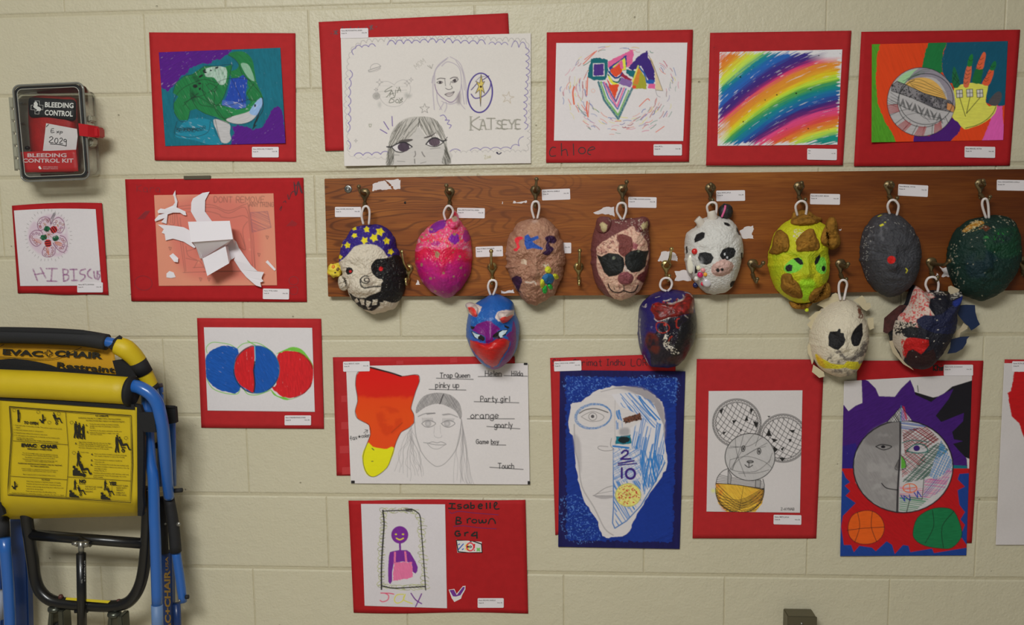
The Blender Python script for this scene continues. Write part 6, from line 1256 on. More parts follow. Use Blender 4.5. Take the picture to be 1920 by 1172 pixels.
# 3 tan
OUT = [(560, 344), (640, 357), (700, 410), (740, 470), (765, 560), (775, 660), (760, 760), (720, 870), (680, 930), (620, 975), (540, 992), (480, 970), (430, 900), (385, 820), (355, 740), (343, 640), (347, 560), (370, 470), (410, 400), (480, 357)]
TAN = (150, 110, 90); c = Canvas(OUT, 'm3', TAN, 1.5, pad=20); c.rough(OUT, (128, 86, 68), .55, 7, a=.6, soft=.2); c.rough(OUT, (172, 134, 112), .62, 4, seed=9, a=.6, soft=.1); c.wash(ell(560, 420, 90, 50), (172, 132, 108), .5); c.wash(ell(545, 365, 40, 16), (190, 170, 160), .5)
c.fill([(405, 575), (430, 560), (415, 520), (410, 500), (430, 487), (462, 485), (470, 500), (445, 510), (440, 530), (448, 560), (430, 590), (405, 588)], (206, 44, 56), edge=1, sm=2)
c.fill([(482, 480), (510, 465), (530, 490), (580, 478), (588, 495), (540, 520), (560, 535), (620, 570), (610, 580), (540, 565), (500, 578), (483, 540)], (34, 74, 152), edge=1, sm=1)
c.fill([(632, 490), (665, 472), (700, 478), (720, 510), (700, 535), (660, 525), (672, 550), (695, 570), (680, 600), (650, 622), (615, 605), (640, 585), (635, 550), (645, 520)], (48, 24, 56), edge=1.2, sm=2); c.fill([(475, 655), (500, 665), (500, 690), (480, 685)], (190, 176, 160), edge=1); c.fill(ell(478, 668, 24, 20), (184, 164, 142), .7, edge=1)
c.fill([(390, 790), (420, 768), (455, 780), (465, 815), (450, 850), (435, 890), (415, 840), (395, 820)], (52, 26, 54), edge=1.2, sm=2); c.stroke([(435, 880), (450, 888)], 2, (40, 22, 40)); c.stroke([(490, 815), (520, 822), (550, 812), (565, 830)], 3.2, (190, 180, 166), .9, sm=3, rough=.5); c.stroke([(500, 835), (540, 838)], 1.4, (60, 46, 40), .8, rough=.5); c.rough(ell(635, 690, 24, 20), (190, 176, 150), .5, 2)
m3 = Mask('tan rough mask with painted letters and small yellow figure on its cheek', 'm3', OUT, c, (558, 670), .078, feats=face(560, 690, 420, 620, 1.2)+[(460, 665, 45, 25, -.006), (640, 660, 45, 25, -.006)], rough=.0055, rf=8, loop=[(553, 350, .05), (535, 280, .058), (547, 232, .062), (580, 230, .062), (591, 275, .056), (576, 350, .05)])
def clay(cc): return mat('painted_clay', cc, .55, bump=.0012, bscale=260)
Y_, B_, G_ = clay((186, 188, 44)), clay((26, 92, 140)), clay((36, 160, 60))
for nm, P, mm in [('figure_head', ell(655, 727, 25, 27), Y_), ('figure_body', [(615, 770), (650, 752), (695, 765), (700, 800), (680, 830), (640, 830), (612, 800)], B_), ('figure_arm', [(600, 800), (625, 795), (630, 840), (612, 865), (598, 845)], Y_), ('figure_arm', [(690, 760), (715, 755), (735, 785), (712, 798), (698, 785)], Y_), ('figure_leg', [(615, 860), (640, 840), (650, 870), (640, 900), (618, 895)], G_), ('figure_leg', [(650, 835), (680, 835), (690, 865), (665, 868)], G_)]:
    m3.dome(nm, P, .007, m=mm, cv=False, rough=.0015, rf=2.5, n=28, nr=8, sink=.001, label='painted clay piece of the little figure')
# 4 blue with pig ears and red beak
OUT = [(445, 197), (560, 227), (660, 282), (695, 340), (712, 440), (747, 520), (757, 620), (745, 760), (715, 870), (650, 970), (560, 1050), (490, 1080), (420, 1075), (340, 1030), (260, 950), (200, 860), (160, 760), (137, 670), (142, 560), (165, 430), (200, 350), (260, 300), (350, 250)]
BLU = (24, 80, 152); c = Canvas(OUT+[(135, 280)], 'blue', BLU, 1.7, pad=20); c.a *= (1+.2*(fbm(c.X/8, c.Y/8, 3)-.5))[..., None]
VIO = (104, 16, 104); c.fill([(220, 610), (250, 560), (300, 530), (380, 500), (440, 510), (480, 550), (540, 590), (520, 620), (450, 680), (470, 720), (380, 770), (370, 690), (300, 650)], VIO, edge=1, sm=2, var=.06); c.fill([(690, 500), (715, 560), (725, 640), (720, 820), (640, 980), (520, 1085), (420, 1085), (430, 1030), (520, 1030), (640, 830), (660, 740), (600, 700), (640, 640), (680, 620)], VIO, edge=1, sm=2)
c.rough([(190, 400), (300, 380), (350, 440), (330, 520), (220, 560)], (60, 130, 190), .6, 2, a=.6); c.rough([(280, 340), (340, 340), (340, 420), (270, 480)], (190, 190, 190), .7, 2)
c.fill([(195, 565), (250, 572), (245, 590), (225, 600), (205, 595)], K, edge=.6); c.fill([(585, 550), (640, 570), (650, 590), (630, 598), (595, 580)], K, edge=.6)
c.fill([(205, 620), (260, 645), (320, 665), (360, 690), (358, 730), (310, 740), (260, 715), (225, 670)], K, sm=2); c.fill([(215, 630), (265, 655), (310, 668), (285, 690), (285, 715), (250, 690)], (170, 186, 196), sm=1); c.rough([(190, 680), (240, 700), (360, 740), (370, 765), (250, 745), (195, 720)], (40, 90, 170), .35, 3, sm=1)
c.fill([(450, 690), (480, 650), (530, 620), (600, 605), (635, 605), (610, 650), (590, 700), (520, 710)], K, sm=2); c.fill([(530, 640), (570, 615), (625, 612), (600, 650), (560, 680), (590, 690), (545, 700), (525, 670)], (180, 196, 206), sm=1); c.fill([(470, 690), (520, 680), (520, 705), (475, 708)], (60, 50, 60)); c.fill([(590, 670), (630, 690), (640, 720), (560, 710)], (34, 84, 160), edge=.6)
c.fill([(190, 728), (260, 740), (350, 765), (420, 762), (500, 715), (590, 705), (655, 735), (645, 800), (565, 925), (505, 1025), (450, 1040), (370, 995), (275, 905), (195, 805)], (176, 22, 20), edge=.8, var=.25, L=6)
c.fill([(130, 300), (170, 280), (240, 295), (330, 345), (320, 380), (270, 460), (180, 420)], (188, 172, 166), edge=1); c.fill([(160, 345), (210, 340), (260, 375), (280, 440), (265, 460), (230, 450), (185, 400)], (206, 58, 50), edge=1)
c.fill([(480, 465), (510, 400), (600, 380), (705, 380), (705, 440), (580, 530), (520, 505)], (188, 172, 166), edge=1); c.fill([(535, 480), (560, 460), (620, 455), (690, 430), (690, 450), (640, 500), (580, 530), (545, 510)], (206, 58, 50), edge=1)
m4b = Mask('bright blue and purple mask with red beak and small white and red ears', 'blue', OUT, c, (445, 640), .08, feats=face(430, 620, 600, 860, .6), rough=.0012, mat_=M_GLOSS, loop=[(430, 205, .045), (402, 115, .052), (418, 50, .055), (455, 32, .055), (493, 50, .055), (496, 110, .052), (460, 205, .045)])
m4b.dome('beak', [(197, 735), (270, 745), (350, 768), (420, 765), (500, 718), (590, 710), (648, 738), (640, 800), (560, 920), (500, 1020), (450, 1035), (370, 990), (280, 900), (200, 800)], .022, rough=.001, nr=24, n=90, label='red beak')
m4b.dome('ear', [(142, 310), (182, 290), (235, 302), (285, 350), (290, 375), (275, 448), (238, 450), (190, 410), (150, 350)], .022, rough=.001); m4b.dome('ear', [(507, 430), (540, 397), (600, 402), (650, 387), (693, 395), (698, 430), (650, 490), (580, 522), (535, 500)], .024, rough=.001)
# 5 brown cat with sunglasses
OUT = [(150, 380), (165, 350), (215, 345), (260, 355), (330, 350), (420, 350), (470, 345), (515, 352), (536, 400), (545, 520), (545, 620), (525, 760), (490, 850), (440, 915), (370, 950), (290, 950), (210, 915), (150, 840), (120, 740), (112, 600), (122, 500), (140, 430)]
MAU = (104, 58, 58); c = Canvas(OUT+[(150, 330), (540, 330)], 'm4', MAU, 1.5, pad=20); PKC = (196, 160, 140)
fc = [(150, 600), (160, 550), (230, 500), (300, 465), (370, 425), (420, 405), (440, 440), (500, 490), (530, 560), (530, 640), (500, 720), (510, 800), (470, 880), (400, 940), (290, 945), (220, 860), (165, 760), (145, 670)]
c.fill(fc, PKC, edge=2.2, sm=2, var=.15); c.rough(fc, (170, 120, 108), .6, 4, a=.8); c.rough([(150, 450), (300, 450), (300, 640), (150, 640)], MAU, .62, 3, a=.8); c.rough([(200, 360), (440, 340), (540, 440), (540, 560), (420, 420)], (192, 178, 166), .66, 1.7)
c.fill([(300, 480), (350, 460), (400, 490), (420, 560), (390, 610), (350, 630), (310, 590), (320, 530)], (106, 54, 50), edge=2, sm=2, var=.25); c.fill([(460, 760), (530, 720), (520, 800), (500, 830), (450, 790)], (96, 40, 44), edge=2, sm=2); c.fill([(420, 520), (450, 540), (445, 580), (415, 575)], (150, 84, 90), edge=2)
c.fill(ell(362, 790, 58, 48), (132, 74, 80), edge=1); c.stroke([(235, 828), (245, 860), (275, 888), (320, 893), (350, 880), (390, 892), (430, 885), (455, 840)], 2.2, K, sm=4); c.stroke([(350, 840), (352, 885)], 1.6, K); c.stroke([(278, 855), (282, 872)], 1.2, K); c.stroke([(318, 852), (322, 870)], 1.2, K)
c.fill([(175, 390), (195, 375), (232, 400), (225, 440), (200, 455), (180, 420)], (176, 160, 120), edge=1.4); c.fill([(470, 400), (525, 370), (525, 410), (490, 440)], (176, 160, 120), edge=1.4); c.fill([(345, 690), (370, 700), (400, 745), (360, 740)], (200, 180, 170), edge=1)
GLS = [[(150, 612), (185, 628), (240, 602), (310, 610), (350, 640), (358, 690), (340, 740), (300, 770), (240, 775), (205, 740), (180, 680)], [(358, 680), (360, 625), (400, 590), (450, 578), (500, 590), (535, 585), (520, 640), (510, 700), (470, 740), (410, 745), (375, 720)]]
for P in GLS: c.fill(P, (24, 26, 26), edge=1, sm=1)
c.fill(ell(276, 640, 10, 12), (110, 116, 100)); c.fill(ell(458, 590, 8, 8), (110, 116, 100))
m5m = Mask('brown and cream cat-like mask with black sunglasses and a smile', 'm4', OUT, c, (332, 640), .078, feats=face(335, 690, 420, 600, .6), rough=.003, rf=6, loop=[(334, 358, .05), (300, 300, .057), (308, 250, .062), (335, 236, .063), (362, 250, .06), (366, 300, .056), (346, 358, .05)])
for P in GLS: m5m.dome('sunglass_lens', P, .006, rough=.0005, label='black painted sunglass lens', sm=2)
m5m.dome('nose', ell(362, 790, 58, 48, 0, 16)[:-1], .014); m5m.dome('ear', [(150, 440), (148, 370), (175, 338), (232, 338), (262, 365), (245, 430), (200, 460)], .02); m5m.dome('ear', [(440, 400), (455, 355), (480, 335), (522, 345), (540, 380), (525, 430), (480, 450)], .02)
# 6 dark blue
OUT = [(500, 150), (620, 167), (720, 192), (752, 250), (770, 380), (790, 480), (790, 600), (765, 740), (700, 870), (640, 970), (570, 1040), (480, 1062), (380, 1062), (300, 1058), (240, 1040), (190, 970), (150, 900), (120, 800), (107, 680), (110, 560), (120, 400), (150, 320), (220, 240), (330, 180), (420, 153)]
c = Canvas(OUT, 'dblue', (30, 24, 84), 1.7, pad=20)
c.fill([(400, 470), (640, 440), (760, 400), (840, 500), (800, 800), (600, 1100), (300, 1100), (250, 900), (190, 780), (200, 650), (300, 640)], (22, 16, 30), edge=3, sm=3, var=.3); c.fill([(600, 560), (820, 450), (800, 800), (560, 1080), (450, 1080), (520, 800)], (16, 14, 18), edge=3, sm=3)
c.wash([(180, 780), (210, 640), (300, 660), (350, 760), (330, 880), (250, 850)], (84, 26, 18), .9, thr=.25, f=14); c.wash([(250, 1070), (350, 960), (600, 900), (700, 900), (560, 1080)], (50, 22, 22), .7)
c.fill([(270, 310), (340, 290), (420, 290), (440, 315), (560, 280), (620, 250), (650, 190), (730, 200), (755, 280), (740, 410), (640, 430), (560, 450), (460, 465), (370, 500), (300, 490), (290, 440), (250, 380)], (104, 20, 18), edge=2, sm=1, var=.5, L=5); c.rough([(270, 300), (740, 200), (750, 420), (300, 490)], (46, 14, 14), .55, 5, sm=1, a=.8, soft=.12); c.rough([(270, 300), (740, 200), (750, 420), (300, 490)], (150, 30, 24), .63, 4, seed=7, sm=1, a=.8)
for P, w in [([(400, 272), (440, 268), (480, 250)], 2.4), ([(450, 300), (500, 305), (560, 280), (610, 260)], 3.2), ([(560, 250), (590, 270)], 2), ([(620, 200), (628, 240), (600, 270)], 2), ([(270, 320), (290, 335)], 2), ([(640, 170), (700, 190), (735, 230)], 2), ([(290, 480), (330, 510), (400, 490), (470, 465)], 1.8), ([(180, 330), (195, 310), (190, 345), (150, 335)], 1.8), ([(300, 235), (350, 220)], 1.2), ([(125, 480), (120, 600), (135, 760)], 1.6), ([(170, 900), (240, 1050)], 1.6), ([(640, 440), (680, 470)], 1.5), ([(755, 275), (770, 380)], 1.5), ([(740, 340), (735, 370)], 1.8)]: c.stroke(P, w, (186, 178, 168), .85, sm=3, rough=.6)
c.stroke([(310, 560), (320, 530), (360, 520), (420, 530), (460, 570), (455, 610), (410, 640), (360, 640), (320, 610), (310, 570)], 2.2, (140, 34, 24), .9, sm=4); c.fill(ell(412, 550, 18, 14), (150, 34, 22)); c.stroke([(575, 478), (550, 490), (545, 570), (570, 585)], 2.6, (150, 34, 22), .9, sm=3); c.stroke([(530, 505), (550, 530)], 2, (130, 30, 22), .9)
c.rough([(400, 640), (450, 640), (470, 780), (580, 850), (560, 890), (480, 880), (400, 800), (385, 760)], (184, 176, 164), .5, 2.6, sm=2); c.rough([(450, 640), (560, 640), (570, 760), (480, 800)], (170, 168, 164), .7, 2, sm=2); c.stroke([(455, 735), (470, 700), (492, 685)], 3, (150, 46, 30), .9)
m6 = Mask('dark blue mask with a dark red brow band and white chipped cheek', 'dblue', OUT, c, (450, 610), .078, feats=face(430, 620, 620, 860, .7), rough=.0015, mat_=M_GLOSS, loop=[(425, 158, .045), (380, 140, .048), (356, 95, .05), (372, 35, .052), (415, 8, .055), (465, 18, .055), (492, 65, .052), (480, 120, .05), (445, 158, .045)])
m6.dome('brow_band', [(270, 310), (340, 290), (430, 305), (560, 285), (640, 215), (725, 205), (752, 280), (738, 405), (640, 428), (560, 448), (460, 462), (370, 495), (300, 485), (288, 440), (255, 380)], .007, rough=.002, label='dark red thick paint band', pw=6)
# 7 cow
OUT = [(300, 332), (380, 347), (430, 387), (465, 450), (492, 540), (490, 620), (465, 720), (440, 800), (400, 870), (350, 905), (235, 908), (180, 870), (130, 810), (85, 760), (68, 680), (63, 560), (75, 470), (110, 435), (150, 400), (180, 362), (235, 335)]
WH = (186, 184, 180); c = Canvas(OUT, 'm5', WH, 1.5, pad=25); c.a *= (1+.06*(fbm(c.X/5, c.Y/5, 3)-.5))[..., None]
for P in [[(122, 500), (140, 465), (180, 448), (203, 455), (200, 490), (170, 510), (128, 528)], [(340, 378), (370, 380), (390, 402), (378, 410), (345, 395)], [(432, 412), (445, 430), (462, 475), (450, 470), (435, 440)], [(385, 830), (400, 808), (425, 806), (420, 830), (400, 850), (386, 852)], [(62, 560), (72, 550), (75, 600), (65, 610)], [(465, 600), (476, 600), (476, 650), (468, 660)], [(128, 690), (148, 720), (148, 750), (128, 752)]]: c.fill(P, K, edge=.8, sm=1)
c.fill([(150, 640), (160, 605), (200, 595), (245, 610), (262, 640), (245, 680), (210, 690), (170, 680)], (26, 26, 28), edge=1.4, sm=1, gap=.12, L=5); c.wash([(155, 640), (180, 640), (185, 680), (160, 675)], (150, 150, 152), .8, thr=.2); c.fill([(312, 620), (330, 580), (370, 562), (415, 565), (427, 590), (415, 630), (375, 658), (330, 650)], (26, 26, 28), edge=1.4, sm=1, gap=.12, L=5); c.fill([(340, 605), (352, 600), (352, 620), (342, 622)], (180, 180, 182)); c.fill([(358, 630), (372, 628), (372, 645), (360, 645)], (170, 170, 172))
c.fill(ell(330, 715, 85, 58, -20), (188, 154, 146), edge=2, var=.1); c.fill(ell(296, 730, 14, 16), K); c.fill(ell(328, 724, 12, 12), K); c.stroke([(390, 730), (412, 728)], 1.4, (90, 90, 80), .6)
m7m = Mask('white cow mask with black patches, pink snout and glued beads', 'm5', OUT, c, (280, 620), .075, feats=face(290, 620, 400, 560, .5), rough=.0022, rf=8, loop=[(228, 318, .045), (218, 262, .056), (250, 232, .06), (286, 248, .058), (284, 318, .048)])
M_WC = mat('white_painted_clay', (186, 178, 168), .6, bump=.001, bscale=200); M_BC = mat('black_painted_clay', (28, 26, 28), .5, bump=.0012, bscale=220)
tube('horn', [(178, 400, .045), (165, 375, .05), (143, 352, .052)], 'm5', [.0115, .0095, .0088], M_WC, m7m.root, 16, 4); tube('horn', [(258, 345, .045), (252, 318, .05), (247, 298, .05)], 'm5', [.013, .0105, .0095], M_WC, m7m.root, 16, 4)
e_ = blob('ear', 354, 298, 'm5', .045, .0168, .012, .0175, M_BC, m7m.root, 2, .1); e_['label'] = 'black ear with a pink stripe'; tube('ear_stripe', [(352, 256, .055), (346, 290, .0585), (325, 340, .053)], 'm5', .0026, mat('pink_paint', (190, 84, 130), .5), e_, 8, 4)
m7m.dome('snout', ell(330, 712, 84, 54, -20, 18)[:-1], .013, rough=.002)
bm_ = lambda n_, cc, r_=.25: mat(n_, cc, r_, spec=.6)
for x, y, r, cc, nm in [(127, 592, 22, (180, 30, 28), 'red_bead'), (155, 712, 17, (200, 196, 170), 'pearl_bead'), (188, 728, 16, (206, 130, 134), 'pink_bead'), (168, 762, 22, (180, 34, 90), 'magenta_bead'), (205, 760, 15, (216, 140, 40), 'orange_bead'), (140, 790, 18, (196, 192, 186), 'white_bead'), (218, 818, 34, (176, 172, 176), 'grey_bead'), (206, 804, 13, (200, 30, 36), 'red_bead'), (186, 829, 15, (190, 30, 60), 'red_bead'), (231, 835, 14, (76, 40, 130), 'purple_bead'), (133, 838, 20, (30, 34, 80), 'navy_bead')]:
    m7m.bead(x, y, r, bm_(nm, cc), 'bead', .5 if r > 30 else .8)['label'] = nm.replace('_', ' ')
m7m.bead(98, 682, 27, bm_('pearl_button', (196, 192, 178)), 'button', .5, 72)['label'] = 'large pearl button'
# 8 yellow with brown clumps
OUT = [(830, 365), (900, 330), (960, 320), (1050, 370), (1100, 400), (1120, 460), (1118, 600), (1130, 700), (1115, 800), (1080, 890), (1030, 950), (950, 985), (870, 970), (800, 930), (745, 880), (705, 800), (685, 720), (682, 620), (700, 560), (730, 460), (770, 410)]
YG = (176, 176, 26); c = Canvas(OUT+[(660, 300), (1210, 1030)], 'm5', YG, 1.5, pad=20); c.a *= (1+.2*(fbm(c.X/7, c.Y/7, 3)-.5))[..., None]
c.wash([(700, 580), (900, 600), (1120, 590), (1130, 760), (1000, 900), (760, 880), (690, 760)], (150, 166, 24), .8, thr=.35, f=18); c.fill([(785, 700), (830, 650), (900, 640), (925, 680), (890, 730), (830, 750), (790, 745)], (110, 186, 60), edge=1.5, sm=2); c.fill([(1010, 700), (1040, 640), (1080, 640), (1095, 700), (1080, 750), (1030, 745)], (110, 186, 60), edge=1.5, sm=2)
c.fill([(850, 645), (885, 635), (915, 655), (925, 688), (900, 690), (870, 668)], K, sm=1, edge=.5); c.fill([(795, 700), (820, 685), (845, 695), (840, 735), (805, 740), (790, 720)], K, sm=1, edge=.5); c.fill([(1005, 670), (1015, 640), (1045, 612), (1048, 635), (1030, 680), (1008, 692)], K, sm=1, edge=.5); c.fill(ell(1071, 718, 15, 20), K, edge=.5)
c.wash([(900, 800), (1000, 800), (1000, 900), (930, 960), (900, 900)], (140, 190, 30), .9, thr=.2); c.rough([(860, 430), (930, 450), (900, 520), (850, 500)], (190, 180, 160), .55, 2); c.fill([(1100, 780), (1125, 780), (1120, 800), (1100, 798)], (170, 200, 40))
m8m = Mask('lime yellow mask with black eyes and rough brown clumps of clay', 'm5', OUT, c, (905, 660), .075, feats=face(950, 690, 420, 600, 1.0), rough=.0022, rf=7, loop=[(880, 330, .045), (866, 262, .056), (895, 226, .062), (930, 228, .062), (948, 262, .056), (940, 330, .048)])
M_BR = mat('brown_clay', (128, 90, 32), .85, bump=.002, bscale=160, var=.35, vscale=50, spec=.2)
for P, D in [([(835, 345), (850, 300), (900, 285), (960, 292), (1010, 330), (1060, 350), (1030, 385), (950, 400), (870, 400), (830, 385)], .022), ([(720, 450), (750, 430), (800, 460), (820, 510), (815, 580), (770, 600), (720, 615), (668, 605), (690, 560), (700, 500)], .024), ([(870, 560), (870, 510), (920, 450), (965, 425), (1000, 430), (1020, 480), (1045, 540), (1030, 580), (950, 590), (880, 590)], .020), ([(1050, 480), (1080, 410), (1110, 350), (1145, 340), (1170, 380), (1175, 440), (1195, 500), (1190, 545), (1140, 580), (1090, 560), (1055, 530)], .024), ([(770, 760), (830, 755), (850, 790), (890, 830), (915, 890), (915, 935), (850, 930), (780, 890), (755, 840)], .020), ([(960, 930), (1000, 870), (1050, 850), (1100, 818), (1125, 860), (1115, 920), (1060, 950), (990, 970)], .022), ([(820, 960), (860, 965), (930, 975), (990, 970), (950, 1010), (890, 1015), (845, 1005)], .014)]:
    m8m.dome('clay_clump', P, D, m=M_BR, cv=False, rough=.007, rf=4, n=60, nr=16)
m8m.bead(948, 1020, 15, mat('lime_paint', (176, 190, 30), .6, bump=.001), 'paint_drip', .8)
# 9 skull-like with torn tape
OUT = [(560, 245), (620, 252), (700, 292), (760, 370), (800, 470), (825, 600), (822, 740), (780, 880), (720, 1010), (640, 1085), (540, 1110), (430, 1095), (330, 1040), (250, 960), (205, 860), (190, 720), (202, 580), (240, 470), (310, 370), (410, 290), (500, 255)]
c = Canvas(OUT, 'skull', (190, 180, 160), 1.6, pad=20); c.a *= (1+.08*(fbm(c.X/6, c.Y/6, 3)-.5))[..., None]
c.wash([(640, 860), (720, 760), (800, 650), (840, 620), (830, 800), (740, 960), (640, 960)], (70, 66, 66), .85, thr=.38, f=7); c.wash([(390, 850), (440, 800), (520, 800), (560, 880), (700, 860), (700, 960), (560, 960), (420, 940)], (86, 80, 78), .85, thr=.36, f=6); c.wash([(420, 1010), (560, 1000), (700, 1020), (600, 1120), (440, 1110)], (80, 76, 74), .75, thr=.42, f=6)
c.fill([(370, 650), (385, 600), (470, 590), (485, 562), (502, 575), (505, 605), (540, 610), (545, 650), (562, 690), (545, 740), (500, 770), (480, 800), (430, 790), (375, 750), (378, 700)], K, edge=1.2, sm=1); c.fill([(620, 700), (622, 640), (660, 570), (710, 515), (735, 503), (745, 530), (748, 630), (730, 690), (705, 750), (650, 757)], K, edge=.7, sm=2)
c.stroke([(480, 800), (520, 840), (550, 880), (600, 840)], 1.6, K, .8, sm=2, rough=.5); c.stroke([(360, 915), (370, 885), (400, 888)], 2.4, K, .8, rough=.4); c.fill([(220, 850), (245, 842), (275, 885), (340, 910), (400, 940), (460, 955), (540, 955), (570, 915), (640, 925), (700, 930), (700, 950), (760, 930), (740, 1010), (640, 1015), (560, 990), (480, 1010), (400, 1005), (330, 1000), (270, 960), (235, 900)], (196, 184, 40), edge=1.2, sm=1, gap=.05)
c.wash([(235, 850), (300, 890), (330, 1000), (260, 940)], (200, 160, 40), .9, thr=.1); c.stroke([(690, 320), (715, 310), (700, 360), (740, 350), (700, 385), (735, 385), (705, 440), (740, 445), (745, 410), (710, 400)], 2.6, (96, 46, 26), .9, sm=2, rough=.2); c.fill([(690, 350), (725, 340), (735, 385), (705, 395)], (110, 56, 36), .8, edge=1); c.stroke([(205, 910), (270, 1010), (380, 1075), (520, 1115), (640, 1105)], 4.0, K, .95, sm=4)
m9 = Mask('cream skull-like mask with black eyes, yellow mouth band and torn tape edges', 'skull', OUT, c, (510, 690), .08, feats=face(540, 690, 560, 820, .6), rough=.0016, rf=8, loop=[(503, 250, .045), (485, 150, .05), (488, 70, .055), (520, 32, .06), (560, 40, .06), (575, 80, .055), (562, 140, .05), (540, 250, .045)])
M_TP = mat('masking_tape', (176, 164, 134), .7, bump=.0004, bscale=300)
for P in [[(240, 300), (330, 240), (400, 215), (440, 230), (540, 235), (430, 290), (330, 340)], [(400, 215), (410, 190), (450, 170), (480, 185), (490, 230), (440, 240)], [(150, 450), (230, 380), (310, 360), (260, 460), (230, 520)], [(137, 520), (170, 480), (240, 460), (230, 560), (195, 610), (175, 565)], [(640, 250), (700, 225), (742, 198), (775, 240), (790, 265), (760, 330), (700, 290)], [(700, 290), (830, 280), (840, 330), (790, 370), (750, 350)], [(800, 450), (865, 440), (872, 560), (825, 580), (800, 520)], [(160, 720), (200, 760), (215, 870), (205, 930), (190, 960), (170, 880), (145, 830), (140, 760)], [(205, 960), (250, 990), (320, 1040), (330, 1090), (270, 1105), (230, 1070), (190, 1040)]]:
    poly_sheet('tape_flap', P, 'skull', .030, M_TP, m9.root, .0006, .012)
# 10 grey
OUT = [(320, 306), (400, 330), (460, 380), (505, 440), (540, 530), (548, 620), (530, 720), (505, 810), (450, 880), (380, 927), (300, 927), (220, 880), (160, 800), (130, 720), (112, 640), (120, 520), (150, 420), (200, 350), (260, 315)]
c = Canvas(OUT, 'm7', (54, 54, 59), 1.5, pad=20); c.a *= (1+.35*(fbm(c.X/11, c.Y/11, 3)-.5))[..., None]; c.rough([(110, 640), (180, 400), (320, 310), (220, 600)], (98, 98, 104), .5, 7, a=.5, soft=.25)
c.fill(ell(318, 653, 31, 29, -15), (178, 22, 18)); c.fill([(230, 400), (255, 385), (262, 400), (240, 412)], (186, 180, 40), edge=.6); c.fill([(262, 378), (278, 372), (276, 384)], (186, 180, 40)); c.fill([(215, 335), (240, 322), (250, 325), (225, 338)], (176, 170, 40)); c.stroke([(425, 718), (435, 730), (425, 748)], 2.4, (180, 172, 40)); c.stroke([(310, 440), (350, 430), (395, 425)], 1.4, (30, 30, 34), .8, sm=3)
for P, n_ in [([(110, 450), (200, 420), (160, 620), (150, 900), (110, 800)], 60), ([(200, 330), (500, 400), (540, 560), (440, 430)], 24)]: c.speck(P, (176, 174, 168), n_, .5, 1.0)
c.wash([(300, 700), (420, 690), (420, 760), (320, 750)], (44, 44, 50), .6)
m10 = Mask('dark grey mask with a red dot in its centre', 'm7', OUT, c, (330, 620), .075, feats=face(330, 640, 420, 600, .9), rough=.0028, rf=8, loop=[(306, 318, .045), (290, 262, .056), (308, 222, .062), (342, 218, .062), (370, 258, .056), (356, 330, .045)])
# 11 red-white-black with paper flaps
OUT = [(450, 197), (500, 222), (560, 270), (640, 258), (740, 262), (790, 300), (860, 280), (930, 258), (942, 290), (905, 390), (878, 480), (880, 560), (850, 680), (780, 820), (700, 950), (600, 1070), (520, 1090), (430, 1080), (340, 1020), (280, 940), (210, 820), (190, 700), (215, 580), (300, 460), (360, 380), (390, 290), (420, 215)]
c = Canvas(OUT, 'rb', (20, 20, 30), 1.6, pad=25)
wp = [(360, 400), (400, 260), (440, 190), (500, 215), (560, 270), (640, 320), (580, 340), (570, 420), (600, 490), (640, 520), (560, 515), (480, 530), (440, 570), (460, 640), (400, 620), (230, 600), (240, 520), (300, 470)]
c.fill(wp, (184, 164, 154), edge=2, sm=1); c.rough(wp, (176, 34, 38), .52, 2.6, sm=1, a=.85, soft=.1)
c.fill([(190, 560), (400, 590), (430, 640), (300, 720), (380, 760), (300, 1000), (260, 900), (190, 800)], (176, 164, 150), edge=2, sm=1); c.rough([(190, 570), (440, 580), (420, 720), (220, 720)], K, .5, 2, sm=1)
c.fill([(280, 650), (380, 620), (450, 640), (480, 740), (360, 740), (290, 700)], (18, 18, 22), edge=2.4, sm=1); c.fill([(330, 760), (400, 745), (560, 765), (565, 820), (520, 900), (470, 925), (400, 860), (350, 880), (320, 960), (290, 830)], (168, 20, 20), edge=2, sm=1); c.rough([(270, 760), (380, 740), (360, 900), (300, 950)], (176, 40, 38), .5, 2.2, sm=1)
c.fill([(330, 930), (400, 860), (500, 920), (620, 860), (640, 1000), (560, 1100), (400, 1080)], (40, 20, 22), edge=2, sm=2); c.fill([(440, 560), (520, 515), (700, 500), (860, 380), (900, 560), (820, 700), (640, 700), (500, 640)], (20, 24, 52), edge=2, sm=2); c.fill([(820, 360), (900, 320), (945, 280), (930, 340), (890, 400), (840, 420), (815, 400)], (24, 40, 110), edge=1, sm=1)
c.rough([(790, 290), (930, 250), (940, 290), (860, 330), (800, 350)], (188, 184, 172), .5, 2, sm=1); c.rough([(540, 260), (760, 245), (770, 300), (600, 300)], (180, 170, 160), .6, 1.8, sm=1); c.stroke([(640, 262), (700, 270), (755, 262)], 2.6, (188, 182, 170), .8, rough=.5)
for x, y in [(665, 658), (435, 940), (720, 800), (620, 780), (545, 745), (560, 750), (680, 340), (440, 600), (500, 1085), (650, 560)]: c.fill(ell(x, y, 8, 5), (180, 172, 160), edge=1)
c.speck(OUT, (130, 130, 130), 26, .5, .9)
m11 = Mask('black, red and white mask with two ears and torn paper flaps', 'rb', OUT, c, (540, 660), .078, feats=face(520, 700, 560, 800, .6)+[(460, 260, 60, 70, .01), (890, 310, 50, 50, .01)], rough=.002, rf=6, loopcrop='m7', loop=[(592, 890, .045), (568, 835, .05), (588, 788, .055), (635, 782, .058), (662, 825, .052), (655, 890, .045)])
M_NF = mat('navy_painted_paper', (18, 34, 66), .5, bump=.0006, bscale=200); M_MF = mat('maroon_painted_paper', (58, 26, 24), .5, bump=.0006, bscale=200, var=.5, vscale=90); M_CF = mat('cream_torn_paper', (166, 152, 126), .7, bump=.0005)
